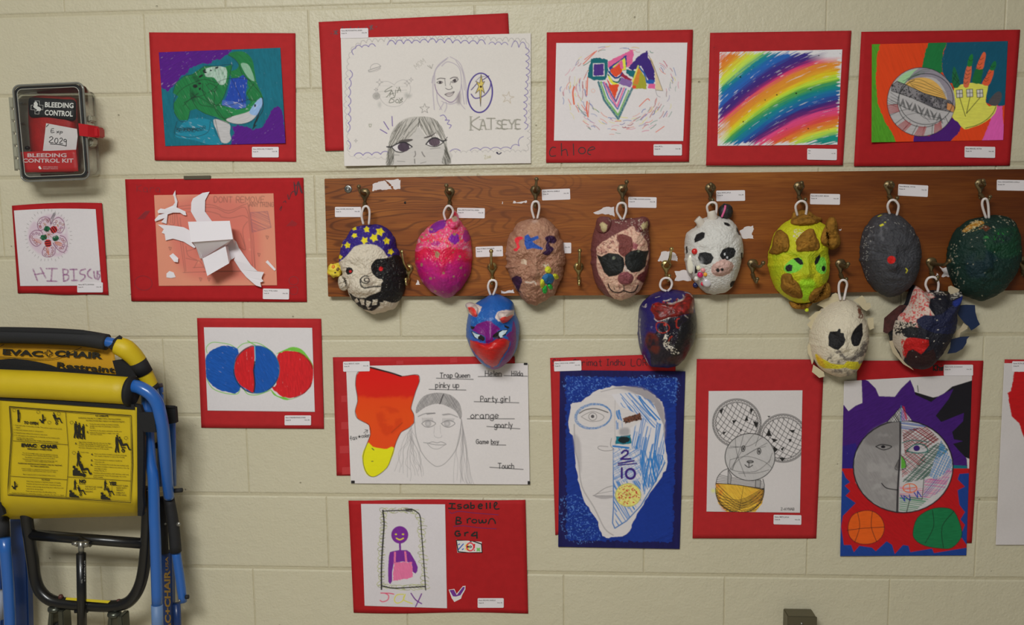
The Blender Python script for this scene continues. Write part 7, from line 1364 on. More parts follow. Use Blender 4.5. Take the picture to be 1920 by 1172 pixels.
for P, mm, d in [([(880, 405), (960, 398), (1050, 402), (1055, 480), (1075, 550), (1102, 605), (1050, 645), (1010, 668), (980, 620), (940, 590), (900, 540), (870, 500)], M_NF, .034), ([(800, 760), (900, 735), (995, 728), (965, 760), (960, 800), (920, 860), (850, 900), (760, 912), (790, 850)], M_NF, .032), ([(100, 540), (190, 460), (260, 405), (300, 398), (370, 420), (300, 480), (240, 540), (210, 640), (130, 702), (90, 685)], M_MF, .034), ([(840, 680), (900, 640), (930, 590), (980, 600), (970, 650), (900, 690), (880, 760), (840, 740)], M_CF, .030), ([(770, 210), (800, 198), (890, 240), (880, 262), (800, 300), (770, 260)], M_CF, .030), ([(150, 780), (200, 770), (260, 920), (340, 1010), (410, 1085), (300, 1020), (190, 900)], M_CF, .028)]:
    poly_sheet('paper_flap', P, 'rb', d, mm, m11.root, .0006, .014)
# 12 dark green
OUT = [(1060, 332), (1130, 327), (1210, 345), (1260, 400), (1277, 470), (1285, 600), (1270, 700), (1220, 800), (1150, 890), (1080, 940), (1000, 960), (900, 930), (830, 880), (780, 790), (755, 700), (760, 600), (790, 500), (830, 430), (880, 385), (960, 347)]
c = Canvas(OUT, 'm7', (10, 38, 32), 1.4, pad=20); c.a *= (1+.5*(fbm(c.X/14, c.Y/14, 3)-.5))[..., None]; c.wash([(1020, 450), (1260, 420), (1270, 600), (1100, 640), (1000, 560)], (12, 58, 34), .7, f=16); c.wash(ell(990, 700, 130, 120), (8, 34, 44), .7, f=16)
c.fill([(835, 440), (880, 400), (930, 365), (980, 370), (1000, 385), (960, 405), (900, 425), (850, 450)], (150, 104, 30), edge=1.6, sm=1); c.rough([(830, 440), (930, 355), (1030, 380), (1000, 420), (860, 460)], (186, 168, 120), .6, 2, sm=1); c.fill([(960, 420), (1000, 400), (1050, 415), (1010, 440)], (84, 44, 26), edge=2); c.rough(ell(1110, 490, 40, 40), (30, 120, 40), .6, 2.4); c.rough(ell(1010, 490, 20, 14), (40, 110, 50), .5, 2)
for P, n_ in [([(745, 560), (800, 560), (810, 830), (760, 800)], 44), ([(820, 420), (960, 345), (1000, 360), (860, 470)], 26), ([(1060, 330), (1200, 325), (1280, 440), (1260, 460)], 30), ([(1050, 400), (1100, 420), (1080, 450)], 6), (OUT, 24)]: c.speck(P, (172, 166, 146), n_, .5, 1.3)
m12 = Mask('very dark green mask with gold and white flecks, last at the right end', 'm7', OUT, c, (1020, 640), .075, feats=face(1020, 640, 440, 600, .7), rough=.003, rf=8, loop=[(1012, 350, .045), (984, 260, .056), (988, 216, .062), (1012, 208, .063), (1026, 250, .056), (1032, 350, .045)])

# ------------------------------------------------------------------ clear first aid case on the wall
def clearmat(name, col, amt):
    m, nt, b = newmat(name); out = nt.nodes['Material Output']
    tr = add(nt, 'ShaderNodeBsdfTransparent'); tr.inputs[0].default_value = col+(1,)
    gl = add(nt, 'ShaderNodeBsdfGlossy'); gl.inputs['Roughness'].default_value = .12
    fr = add(nt, 'ShaderNodeFresnel'); fr.inputs[0].default_value = 1.5
    ma = add(nt, 'ShaderNodeMath', operation='MULTIPLY_ADD'); ma.inputs[1].default_value = 1; ma.inputs[2].default_value = amt; nt.links.new(fr.outputs[0], ma.inputs[0])
    mx = add(nt, 'ShaderNodeMixShader'); nt.links.new(ma.outputs[0], mx.inputs[0]); nt.links.new(tr.outputs[0], mx.inputs[1]); nt.links.new(gl.outputs[0], mx.inputs[2]); nt.links.new(mx.outputs[0], out.inputs[0])
    return m
M_CLR = clearmat('clear_polycarbonate', (.93, .94, .93), .03); M_CLR2 = clearmat('thick_clear_polycarbonate', (.72, .73, .71), .12)
def rrect(c, r, crop='kit', n=7):
    """rounded quad outline in px from 4 corners, r in crop units"""
    P = [np.array(p[:2], float) for p in c]; o = []
    for i in range(4):
        a, b, d = P[i-1], P[i], P[(i+1) % 4]; u = (a-b)/np.hypot(*(a-b)); v = (d-b)/np.hypot(*(d-b))
        for k in range(n):
            t = k/(n-1)*math.pi/2; o.append(tuple(b+u*r*(1-math.sin(t))+v*r*(1-math.cos(t))))
    return Q(crop, o)
def loft(name, rings, m, parent, caps=(0, 1), smooth_=True):
    """rings: list of (px points, depth)"""
    V = []; F = []; n = len(rings[0][0])
    for P, d in rings: V += [tuple(U(x, y, d)) for x, y in P]
    for i in range(len(rings)-1):
        for k in range(n): F.append([i*n+k, (i+1)*n+k, (i+1)*n+(k+1) % n, i*n+(k+1) % n])
    if caps[0]: F.append(list(range(n)))
    if caps[1]: F.append([len(V)-n+k for k in range(n)][::-1])
    return mesh_obj(name, V, F, m, parent, False)
case = thing('first_aid_case', 'clear plastic wall case with red latch holding a bleeding control kit', 'case', (0, 0, 0))
bk = [(152, 225), (902, 212), (960, 1016), (195, 1012)]; fr_ = [(118, 152), (792, 122), (862, 1050), (205, 1078)]
loft('back_shell', [(rrect(bk, 50), .001), (rrect(bk, 50), .006), (rrect([(160, 235), (890, 222), (945, 1005), (205, 1000)], 50), .008), (rrect([(142, 178), (832, 150), (893, 1030), (212, 1052)], 55), .060)], M_CLR, case, (1, 0))
lidc = [(120, 150), (800, 120), (866, 1048), (205, 1076)]
loft('lid', [(rrect(lidc, 62), .062), (rrect(fr_, 62), .070), (rrect(fr_, 62), .082), (rrect([(135, 170), (775, 142), (840, 1030), (222, 1055)], 55), .088), (rrect([(160, 190), (748, 165), (815, 1005), (240, 1030)], 50), .088)], M_CLR2, case, (0, 0))
loft('lid_window', [(rrect([(160, 190), (748, 165), (815, 1005), (240, 1030)], 50), .0878)], M_CLR, case, (1, 0))
def ringtube(name, pts, d, r, m, parent, closed=True, n=8):
    bm = bmesh.new(); tube_bm(bm, [U(x, y, d) for x, y in pts], r, n, False, closed); return bm_obj(name, bm, m, parent, True)
M_GSK = mat('black_gasket', (16, 16, 17), .4)
ringtube('gasket', rrect([(148, 182), (765, 152), (832, 1018), (232, 1044)], 55), .074, .0034, M_GSK, case)
ringtube('lid_rim', rrect([(124, 158), (790, 128), (855, 1044), (210, 1070)], 60), .083, .0028, mat('grey_clear_rim', (104, 104, 98), .15, coat=.5), case)
ringtube('lid_rim', rrect([(160, 192), (750, 166), (815, 1004), (240, 1030)], 50), .088, .0009, mat('light_clear_rim', (140, 140, 132), .15, coat=.5), case)
tube('hinge_pin', [(98, 270, .062), (155, 968, .062)], 'kit', .0036, mat('hinge_plastic', (128, 126, 112), .2, coat=.6), case, 10, 0)
M_HG = mat('frosted_hinge', (134, 132, 116), .25, coat=.5)
for k in range(6):
    y0 = 268+k*118; x0 = 80+k*10.5
    slab('hinge_knuckle', [(x0, y0), (x0+42, y0), (x0+50, y0+100), (x0+8, y0+100)], 'kit', .048, .067, M_HG, case, .002)
M_LR = mat('red_latch_plastic', (156, 18, 26), .35)
loft('latch', [([(p[0], p[1]) for p in Q('kit', P)], d) for P, d in [([(752, 522), (940, 552), (950, 655), (762, 636)], .050), ([(748, 518), (945, 548), (950, 650), (758, 634)], .072), ([(748, 516), (838, 528), (838, 644), (758, 634)], .092)]], M_LR, case, (1, 1))
slab('latch_arm', [(820, 530), (942, 552), (948, 652), (826, 642)], 'kit', .052, .080, M_LR, case, .003)
for P in [[(820, 440), (872, 440), (878, 500), (826, 512)], [(830, 655), (884, 660), (886, 720), (838, 745)]]: slab('latch_lug', P, 'kit', .045, .07, M_HG, case, .003)
for y in (325, 522): tube('screw_post', [(190, y, .004), (228, y, .03)], 'kit', .0028, mat('post_grey', (120, 118, 104), .3), case, 8, 0)
# pouch inside the case
M_PR = mat('red_nylon', (148, 22, 20), .6, bump=.0008, bscale=350, var=.25, vscale=30)
pouch = thing('trauma_pouch', 'red nylon pouch with black panel inside the clear wall case', 'pouch', (0, 0, 0))
def cushion(name, pts, crop, d0, D, m, parent, n=64, nr=14, rough=.002, pw=5):
    P = np.array(smooth(Q(crop, pts), 5, True)); c = P.mean(0); L = np.concatenate([[0], np.cumsum(np.hypot(*(np.roll(P, -1, 0)-P).T))]); t = np.linspace(0, L[-1], n, endpoint=False); PP = np.concatenate([P, P[:1]])
    R = np.stack([np.interp(t, L, PP[:, 0]), np.interp(t, L, PP[:, 1])], -1); r = np.sin(np.linspace(0, 1, nr)*np.pi/2)[:, None]
    px = c[0]+r*(R[:, 0]-c[0]); py = c[1]+r*(R[:, 1]-c[1]); H = d0+D*(1-r**pw)**.5+(fbm(px/14, py/14, 5, 3)-.5)*2*rough
    V = U(px, py, H).reshape(-1, 3); k = np.arange(n); k2 = (k+1) % n; i = np.arange(nr-1)[:, None]*n; F = np.stack([i+k, i+n+k, i+n+k2, i+k2], -1).reshape(-1, 4).tolist()
    F = [f if f[0] >= n else [0, f[1], f[2]] for f in F]; F.append((np.arange(n)+(nr-1)*n)[::-1].tolist())
    return mesh_obj(name, V, F, m, parent, True)
cushion('body', [(275, 300), (330, 255), (420, 248), (600, 258), (720, 280), (740, 420), (745, 700), (738, 965), (560, 985), (330, 982), (300, 900), (285, 700), (270, 500)], 'kit', .016, .041, M_PR, pouch)
cushion('front_panel', [(275, 285), (300, 268), (420, 272), (600, 285), (715, 298), (728, 400), (715, 490), (600, 482), (450, 465), (320, 462), (280, 440), (272, 360)], 'kit', .050, .0125, mat('black_nylon', (20, 19, 22), .6, bump=.0005, bscale=500), pouch, pw=8, rough=.0006)['label'] = 'black lettered panel'
M_WI = mat('white_print', (206, 202, 198), .6)
textgeo([('BLEEDING', 428, 360, 46, 274, 2, .03), ('CONTROL', 426, 436, 48, 268, 3, .03)], 'printed_lettering', M_WI, pouch, 'kit', .0655)['kind'] = 'stuff'
cr = [(335, 302), (376, 303), (377, 342), (412, 343), (410, 388), (374, 388), (372, 428), (334, 426), (335, 388), (296, 386), (298, 342), (336, 342)]
bm = bmesh.new(); cx = [U(x, y, .0655) for x, y in Q('kit', cr)]; tube_bm(bm, cx, .0006, 6, False, True); bm_obj('cross_outline', bm, M_WI, pouch)
poly_sheet('emblem_print', [(322, 322), (345, 306), (362, 330), (356, 352), (380, 362), (396, 380), (384, 400), (360, 396), (345, 404), (352, 384), (330, 372), (316, 356), (326, 344)], 'kit', .0652, M_WI, pouch, .0002, 0)
blob('zip_pull', 262, 752, 'kit', .05, .006, .006, .005, M_GSK, pouch, 1, .1)
o = poly_sheet('taped_note', [(440, 515), (735, 570), (742, 640), (725, 780), (410, 778)], 'kit', .0640, M_PAPER, pouch, .0004, 0)
def inked(parent, crop, strokes, d, m, name='handwriting'):
    global AMP
    a_, AMP = AMP, 0; r = scribble(parent, crop, strokes, m, d=d); AMP = a_; r.name = name; return r
inked(o, 'kit', [(1.0, [(515, 565), (490, 572), (488, 605), (520, 600)]), (1.0, [(490, 588), (512, 585)]), (1.0, [(540, 590), (565, 608)]), (1.0, [(565, 588), (540, 610)]), (1.0, [(575, 592), (572, 625)]), (1.0, [(575, 592), (596, 596), (590, 608), (575, 606)]), (1.2, [(470, 655), (490, 642), (505, 660), (468, 695), (510, 700)]), (1.2, ell(538, 682, 16, 24, 8, 12)), (1.2, [(570, 665), (585, 655), (597, 672), (568, 705), (600, 710)]), (1.2, ell(622, 680, 12, 12, 0, 10)), (1.2, [(634, 675), (632, 735)]), (1.3, [(478, 712), (560, 718), (632, 732)]), (1.2, [(440, 550), (465, 525)])], .0646, M_BLACK)
o = sheet('red_label', [(198, 790), (726, 768), (748, 974), (238, 985)], 'kit', .0865, mat('red_label_print', (164, 24, 26), .5), case, amp=0, thick=.0004)
o['label'] = 'red printed label across the lid'
textgeo([('BLEEDING', 262, 838, 34, 374, 0, .03), ('CONTROL KIT', 216, 890, 36, 486, 0, .03), ('NORTH AMERICAN RESCUE', 412, 938, 9, 140, 0, .01), ('EMERGENCY PRODUCTS', 412, 954, 8, 140, 0, .01)], 'printed_lettering', mat('pink_white_print', (190, 164, 166), .6), o, 'kit', .0872)['kind'] = 'stuff'
poly_sheet('emblem_print', [(366, 930), (380, 922), (392, 940), (398, 952), (380, 955), (370, 944)], 'kit', .0872, M_WI, o, .0001, 0)

# ------------------------------------------------------------------ folded evacuation chair
M_BLU = mat('blue_enamel', (32, 82, 150), .3, coat=.3); M_BLUD = mat('blue_enamel_bar', (18, 48, 98), .35, coat=.2); M_FOAM = mat('black_foam', (24, 24, 26), .75, bump=.0006, bscale=500)
M_YV = mat('yellow_vinyl', (176, 152, 16), .5, bump=.0003, bscale=700, var=.05, vscale=15); M_WEB = mat('black_webbing', (15, 15, 17), .8, bump=.0006, bscale=600); M_BKM = mat('black_enamel', (14, 14, 15), .3, coat=.2)
M_AL = mat('bright_steel', (150, 148, 140), .3, metal=.8, raw=True)
M_YI = mat('black_vinyl_print', (24, 22, 12), .6)
ch = thing('evacuation_chair', 'folded yellow and blue evacuation chair hanging at the lower left', 'evacuation chair', (0, 0, 0))
# rear handle with foam grip, bent down on both sides
tube('handle_frame', [(-700, 700, .10), (-690, 420, .12), (-560, 190, .14), (-300, 135, .15), (300, 140, .15), (700, 155, .15), (930, 190, .15), (1060, 235, .145), (1170, 340, .13), (1250, 480, .12), (1295, 600, .11), (1320, 760, .10)], 'evac', .0125, M_BLU, ch)
tube('foam_grip', [(-330, 132, .15), (0, 128, .15), (400, 138, .15), (700, 155, .15), (905, 188, .15)], 'evac', .0196, M_FOAM, ch, 16)
tube('grip_cover', [(-330, 95, .158), (0, 90, .158), (400, 98, .158), (700, 112, .158), (880, 135, .155)], 'evac', [.009, .009, .009, .008, .002], M_WEB, ch, 10)
tube('yellow_sleeve', [(990, 215, .15), (1060, 245, .148), (1130, 305, .14), (1185, 375, .133)], 'evac', [.021, .0235, .0215, .019], M_YV, ch, 16)
tube('black_sleeve_band', [(945, 235, .153), (990, 185, .153), (1030, 150, .150)], 'evac', [.0095, .0095, .0085], M_WEB, ch, 10)
tube('black_sleeve_band', [(1165, 350, .136), (1225, 450, .127)], 'evac', [.0205, .0195], M_WEB, ch, 16, 0)
tube('yellow_sleeve', [(1222, 445, .126), (1255, 510, .121), (1282, 568, .117)], 'evac', [.0185, .0175, .017], M_YV, ch, 16)
tube('black_sleeve_band', [(1275, 558, .119), (1298, 592, .116)], 'evac', [.018, .0165], M_WEB, ch, 16, 0)
# head restraint cloth
sheet('head_restraint', [(-330, 180), (960, 215), (985, 470), (-330, 460)], 'evac', .128, mat('amber_vinyl', (172, 126, 14), .55, bump=.0003, bscale=600), ch, amp=.004)
textgeo([('EVAC', 22, 290, 44, 342, 3.2, .045), ('CHAIR', 460, 305, 48, 405, 3.0, .045), ('R', 870, 268, 8, 9, 0, .01), ('Restraint', 480, 402, 46, 490, 5, .03)], 'printed_lettering', M_YI, ch, 'evac', .1335, .004)['kind'] = 'stuff'
for P in [[(398, 255), (420, 256), (421, 271), (440, 272), (440, 290), (421, 290), (420, 306), (398, 305), (398, 289), (380, 288), (380, 271), (398, 271)]]:
    bm = bmesh.new(); tube_bm(bm, [U(x, y, .134+float(disp(x, y, .004))) for x, y in Q('evac', P)], .0011, 6, False, True); bm_obj('cross_outline', bm, M_YI, ch)
bm = bmesh.new(); tube_bm(bm, [U(x, y, .135+float(disp(x, y, .004))) for x, y in [tuple(p) for p in smooth(Q('evac', [(-120, 300), (100, 318), (300, 330), (450, 325), (560, 290), (690, 232)]), 5)]], .0007, 6); bm_obj('stitched_curve', bm, M_YI, ch)
bm = bmesh.new(); tube_bm(bm, [U(x, y, .135) for x, y in Q('evac', [(0, 225), (35, 205)])], .0007, 6); bm_obj('stitched_curve', bm, M_YI, ch)
def cloth(name, pts, d, m, th=.002): return poly_sheet(name, pts, 'evac', d, m, ch, th, .002)
cloth('black_strap', [(-330, 350), (0, 335), (120, 325), (300, 352), (420, 380), (500, 410), (640, 415), (900, 455), (1080, 470), (1080, 520), (-330, 470)], .136, M_WEB)
cloth('black_strap', [(950, 345), (1040, 330), (1110, 375), (1160, 470), (1080, 520), (985, 470)], .137, M_WEB)
# front roll, trim and cover
tube('front_roll', [(-330, 520, .168), (0, 535, .168), (500, 558, .168), (1110, 600, .168)], 'evac', [.0335, .0335, .0335, .0325], M_YV, ch, 28, 4)
tube('front_roll_trim', [(1090, 600, .168), (1128, 604, .168)], 'evac', [.0355, .0355], M_WEB, ch, 28, 0)
# cover sheet that carries the instructions, curled back along its lower edge
CV = [(-18, 20), (1365, 128), (1372, 1212), (8, 1248)]
def ccurl(u, v): return -.055*np.clip((v-.80)/.20, 0, 1)**2.2
sheet('instruction_cover', CV, 'etx', .172, M_YV, ch, amp=.002, thick=.002, curl=ccurl)
poly_sheet('cover_trim', [(-40, 5), (1340, 98), (1345, 150), (-40, 52)], 'etx', .176, M_WEB, ch, .002, .002)
poly_sheet('cover_trim', [(1340, 98), (1400, 110), (1428, 200), (1432, 600), (1424, 1010), (1432, 1110), (1420, 1215), (1375, 1210), (1372, 800), (1368, 160)], 'etx', .171, M_WEB, ch, .012, .002)
poly_sheet('cover_trim', [(-40, 10), (10, 30), (38, 400), (20, 800), (10, 1100), (40, 1200), (-40, 1240)], 'etx', .168, M_WEB, ch, .01, .002)
poly_sheet('cover_lining', [(1408, 500), (1455, 410), (1450, 1170), (1420, 1190)], 'etx', .150, mat('amber_lining', (130, 80, 16), .6), ch, .002, 0)
cd_ = .1755
def et(items, bold=0): return [(t, x, y, h, w, r, b) for t, x, y, h, w, r, b in items]
T = [('TO OPEN', 236, 290, 25, 144, 4, .04), ('EVAC', 212, 518, 30, 152, 2.5, .06), ('CHAIR', 402, 530, 30, 176, 1.5, .06), ('EMERGENCY WHEELCHAIR', 272, 546, 11, 246, 2.5, .04), ('TO OPERATE', 950, 218, 14, 130, 1.5, .03), ('WARNING: FAILURE TO COMPLY WITH THE FOLLOWING', 780, 236, 9, 425, 2, .01), ('INSTRUCTIONS MAY RESULT IN SERIOUS INJURY', 858, 262, 9, 388, 2, .01),
     ('1. Grip both sides of extension handle. Then pull up until it locks at full', 136, 306, 9, 480, 5, 0), ('length', 158, 330, 9, 40, 3, 0), ('2. Slide head restraint down to mid-position', 136, 352, 9, 295, 4, 0), ('3. Unbuckle knee safety belt and press seat down', 138, 382, 9, 335, 4, 0), ('4. To self-support unit, unclamp the 3-wheel gas spring assisted under', 138, 408, 9, 460, 4, 0), ('carriage with side of foot', 160, 432, 9, 175, 4, 0), ('THIS MUST BE RETRACTED WHEN DESCENDING STAIRS', 160, 450, 9, 420, 4, .01),
     ('For use on straight stairs only with gradients between', 226, 584, 9, 350, 4, 0), ('30 to 40 degrees. DUTY RATING 400 POUNDS (182 kgs)', 218, 602, 9, 362, 4, 0), ('No liability is accepted for use of this product.', 250, 628, 9, 300, 3, 0), ('Operators should practice using unoccupied chair with', 222, 645, 9, 352, 4, 0), ('passenger of similar weight unless proficient', 252, 664, 9, 290, 3, 0), ('Additional assistance and training may be required', 176, 688, 11, 440, 3, .02), ('for heavy passengers.', 304, 716, 11, 186, 3, .02),
     ('EVAC+CHAIR is a registered international trademark of', 216, 742, 8, 360, 3, 0), ('EVAC+CHAIR CORPORATION, New York NY 10021', 224, 760, 8, 334, 3, 0), ('Made in England by EVAC+CHAIR INTERNATIONAL Limited', 230, 798, 8, 322, 3, 0), ('TO FOLD', 412, 856, 13, 84, 2, .02), ('Slide head restraint to topmost section of handle', 264, 868, 9, 340, 3, 0), ('Depress spring knobs and lower extension handle', 264, 892, 9, 344, 3, 0), ('Retract undercarriage by pushing lever with foot until', 262, 918, 9, 370, 3, 0), ('captured by spring clamp', 262, 942, 9, 168, 3, 0), ('Pivot seat up and strap all with safety strap', 258, 966, 9, 300, 3, 0), ('Patents Worldwide: U.S. 4,477,094; Canadian 1,158,168; U.K. GB 2,111,438 B', 118, 982, 7, 520, 3, 0),
     ('1.', 858, 312, 16, 20, 0, .03), ('At the fire exit landing, set EVAC+CHAIR', 892, 296, 9, 292, 2, 0), ('upright and seat the passenger strapped in', 894, 316, 9, 302, 2, 0), ('the chair.', 894, 334, 9, 56, 2, 0), ('2.', 864, 380, 16, 22, 0, .03), ('Pull back on the upper extension handle and', 896, 360, 9, 316, 2, 0), ('balance the passenger\'s weight over the', 896, 382, 9, 288, 2, 0), ('two main wheels.', 898, 398, 9, 122, 2, 0), ('3.', 748, 496, 16, 22, 0, .03), ('Align EVAC+CHAIR squarely with the first flight', 784, 476, 9, 326, 3, 0), ('of stairs, side handles for handrail and roll', 786, 494, 9, 290, 3, 0), ('forward. Tip the EVAC+CHAIR again, descending', 786, 512, 9, 334, 3, 0), ('the stairs, slide grip to the top of the handle', 784, 532, 9, 300, 3, 0),
     ('FINGERS UNDER', 806, 578, 7, 78, 3, 0), ('4.', 908, 604, 16, 24, 0, .03), ('Hold onto EVAC+CHAIR at all times and gauge', 942, 594, 9, 322, 3, 0), ('your speed of descent to assure firm footing', 942, 614, 9, 300, 3, 0), ('5.', 906, 664, 16, 24, 0, .03), ('Press downward on extension handle for', 942, 652, 9, 280, 3, 0), ('controlled ride.', 942, 674, 9, 102, 3, 0), ('6.', 904, 708, 16, 24, 0, .03), ('When the wheels first touch the next landing, hold', 940, 696, 9, 342, 3, 0), ('the EVAC+CHAIR in balance and swivel to face the', 940, 720, 9, 350, 3, 0), ('next flight of stairs.', 940, 740, 9, 128, 3, 0), ('Repeat Step No. 3.', 940, 760, 9, 122, 3, 0), ('7.', 900, 794, 16, 22, 0, .03), ('Continue this procedure until reaching a safe area', 934, 784, 9, 350, 3, 0), ('at ground level. Assist the passenger out of the', 934, 806, 9, 326, 3, 0), ('EVAC+CHAIR.', 932, 826, 9, 96, 3, 0),
     ('NO', 790, 880, 32, 66, 2, .05), ('YES', 1086, 902, 32, 74, 2, .05), ('DO NOT LET CHAIR', 850, 922, 12, 172, 3, 0), ('RUN OUT AT', 850, 946, 12, 108, 2, 0), ('LANDING', 848, 972, 12, 80, 2, 0), ('PIVOT TURN', 1162, 914, 12, 114, 2, 0), ('NOW WITH', 1160, 936, 12, 100, 2, 0), ('WEIGHT', 1160, 958, 12, 70, 2, 0), ('DIRECTLY', 1158, 984, 12, 90, 2, 0), ('OVER AXLE', 1156, 1006, 12, 104, 2, 0)]
textgeo([t[:6]+(t[6]+.012,) for t in T], 'printed_lettering', M_YI, ch, 'etx', cd_, .002)['kind'] = 'stuff'
def inkline(P, w, name='printed_rule'): 
    V = []; F = []; P = [np.array(p[:2], float) for p in Q('etx', P)]
    for i, p in enumerate(P):
        t = P[min(i+1, len(P)-1)]-P[max(i-1, 0)]; t = t/(np.hypot(*t)+1e-9); n = np.array([-t[1], t[0]])*w/2
        for q in (p+n, p-n): V.append(U(q[0], q[1], cd_+float(disp(q[0], q[1], .002))))
        if i: b = len(V)-4; F.append([b, b+1, b+3, b+2])
    return V, F
VV = []; FF = []
for P, w in [([(92, 118), (400, 142), (650, 162), (850, 176), (1310, 208), (1320, 500), (1325, 700), (1305, 1080), (800, 1045), (76, 1002), (80, 900), (92, 700), (112, 400), (92, 118)], 1.3), ([(104, 132), (400, 154), (650, 174), (850, 190), (1298, 220), (1308, 500), (1312, 700), (1294, 1066), (800, 1032), (90, 990), (96, 900), (106, 700), (124, 400), (104, 132)], .7), ([(655, 174), (672, 400), (684, 560), (676, 800), (658, 1022)], .7), ([(128, 460), (680, 500)], .7), ([(106, 814), (670, 850)], .7), ([(672, 820), (1306, 862)], .7), ([(786, 890), (856, 892)], .7), ([(804, 600), (798, 640)], .5), ([(1118, 905), (1112, 985)], .4)]+[(ell(x, y, 17, 15, 0, 14), .5) for x, y in [(141, 156), (381, 172), (586, 190), (491, 277), (714, 278), (1257, 432), (738, 580)]]:
    v, f = inkline(P, w); b = len(VV); VV += v; FF += [[i+b for i in q] for q in f]
tag(mesh_obj('printed_rule_line', VV, FF, M_YI, ch), kind='stuff')
def picto(items, name='printed_pictogram'):
    V = []; F = []
    for w, P in items:
        P = smooth(Q('etx', P), 4) if len(P) > 2 else Q('etx', P); P = [np.array(p[:2], float) for p in P]
        for i, p in enumerate(P):
            t = P[min(i+1, len(P)-1)]-P[max(i-1, 0)]; t = t/(np.hypot(*t)+1e-9); n = np.array([-t[1], t[0]])*w*.1877/2
            for q in (p+n, p-n): V.append(U(q[0], q[1], cd_+float(disp(q[0], q[1], .002))))
            if i: b = len(V)-4; F.append([b, b+1, b+3, b+2])
    tag(mesh_obj(name, V, F, M_YI, ch), kind='stuff')
def fig(x, y, s, k=1):      # standing helper, s = half height
    return [(.16*s, [(x-.08*s, y-s*.95), (x+.09*s, y-s*.95)]), (.13*s, [(x-.05*s, y-s*1.03), (x+.05*s, y-s*1.03)]), (.34*s, [(x, y-.82*s), (x-.03*s, y-.4*s), (x, y+.1*s)]), (.13*s, [(x+.05*s, y-.7*s), (x+k*.22*s, y-.4*s), (x+k*.42*s, y-.28*s)]), (.18*s, [(x-.04*s, y), (x-.1*s, y+.5*s), (x-.2*s, y+.98*s)]), (.18*s, [(x+.04*s, y), (x+.12*s, y+.5*s), (x+.16*s, y+.98*s)]), (.09*s, [(x-.24*s, y+.97*s), (x-.05*s, y+.97*s)]), (.09*s, [(x+.1*s, y+.97*s), (x+.3*s, y+.97*s)])]
def seat(x, y, s, k=1):     # seated passenger in the chair with its wheel
    return [(.2*s, [(x-k*.52*s, y-.85*s), (x-k*.35*s, y-.85*s)]), (.36*s, [(x-k*.4*s, y-.65*s), (x-k*.25*s, y-.2*s), (x-k*.1*s, y+.1*s)]), (.24*s, [(x-k*.1*s, y+.05*s), (x+k*.3*s, y-.05*s), (x+k*.5*s, y)]), (.17*s, [(x+k*.48*s, y), (x+k*.62*s, y+.35*s), (x+k*.75*s, y+.6*s)]), (.1*s, [(x+k*.7*s, y+.6*s), (x+k*.92*s, y+.55*s)]), (.08*s, [(x-k*.6*s, y-.6*s), (x-k*.2*s, y+.3*s), (x+k*.1*s, y+.75*s)]), (.1*s, [(x+.16*s*math.cos(a), y+.7*s+.16*s*math.sin(a)) for a in np.linspace(0, 6.3, 9)]), (.1*s, [(x-k*.2*s, y+.3*s), (x+k*.3*s, y+.35*s)])]
def folded(x, y, s): return [(.3*s, [(x, y-s), (x+.04*s, y-.3*s)]), (.22*s, [(x+.02*s, y-.4*s), (x+.05*s, y+.4*s)]), (.34*s, [(x+.05*s, y+.4*s), (x+.1*s, y+.9*s)]), (.08*s, [(x+.3*s, y-.6*s), (x+.32*s, y+.2*s), (x+.2*s, y+.7*s)])]
def opened(x, y, s): return folded(x, y, s*.7)+[(.2*s, [(x-.5*s, y+.1*s), (x-.1*s, y+.4*s), (x+.5*s, y+.05*s)]), (.2*s, [(x-.3*s, y+.5*s), (x+.2*s, y+.7*s)]), (.07*s, [(x+.3*s, y-.3*s), (x+.5*s, y-.1*s)])]
def steps(x, y, w, n, h): return [(h, [(x+w*i/n/2, y-h*(n-i)+h/2), (x+w*(i+1)/n, y-h*(n-i)+h/2)]) for i in range(n)]+[(h*n*.55, [(x, y-h*n*.28), (x+w*.5, y-h*n*.28)]), (h*.7, [(x, y-h*.3), (x+w*1.35, y)])]
for it in [folded(180, 215, 64), opened(425, 240, 62), seat(565, 240, 66), fig(756, 352, 80)+fig(790, 362, 76)+fig(832, 372, 72, -1)+seat(795, 395, 44), fig(1168, 492, 84), seat(1230, 500, 84), fig(782, 640, 72)+seat(838, 745, 84)+steps(726, 806, 95, 4, 24), fig(748, 900, 50)+seat(806, 960, 58)+steps(692, 1020, 70, 3, 22), fig(1050, 905, 50)+seat(1096, 968, 54)+steps(1006, 1042, 70, 3, 22), opened(145, 905, 56)]: picto(it)
picto([(2.2, [(367, 509), (383, 496), (399, 510), (383, 524), (367, 509)])])

# tubes on the right hand side
tube('front_frame_tube', [(1060, 560, .15), (1120, 558, .165), (1190, 575, .172), (1270, 625, .172), (1325, 700, .17), (1355, 800, .168), (1380, 950, .160), (1400, 1172, .145), (1415, 1352, .125), (1428, 1500, .105)], 'evac', [.0155, .0155, .0152, .015, .014, .0125], M_BLU, ch, 18)
tube('rear_frame_tube', [(274, 724, .10), (276, 777, .115), (282, 860, .135), (287.5, 900, .145), (289.5, 970, .152), (291.5, 1016, .155), (295, 1139, .155)], 'px', .0131, M_BLU, ch, 16, 4)
tube('frame_label', [(1268, 1005, .1555), (1276, 1300, .153)], 'ebot', .0137, mat('pale_blue_label', (84, 110, 148), .5), ch, 16, 0)
tube('rear_frame_tube', [(1345, 555, .085), (1352, 660, .085), (1366, 1400, .085)], 'evac', .0092, M_BLU, ch, 14, 0); tube('tube_cap', [(1342, 538, .086), (1345, 566, .086)], 'evac', [.0085, .0098], mat('dark_cap', (60, 52, 58), .5), ch, 14, 0)
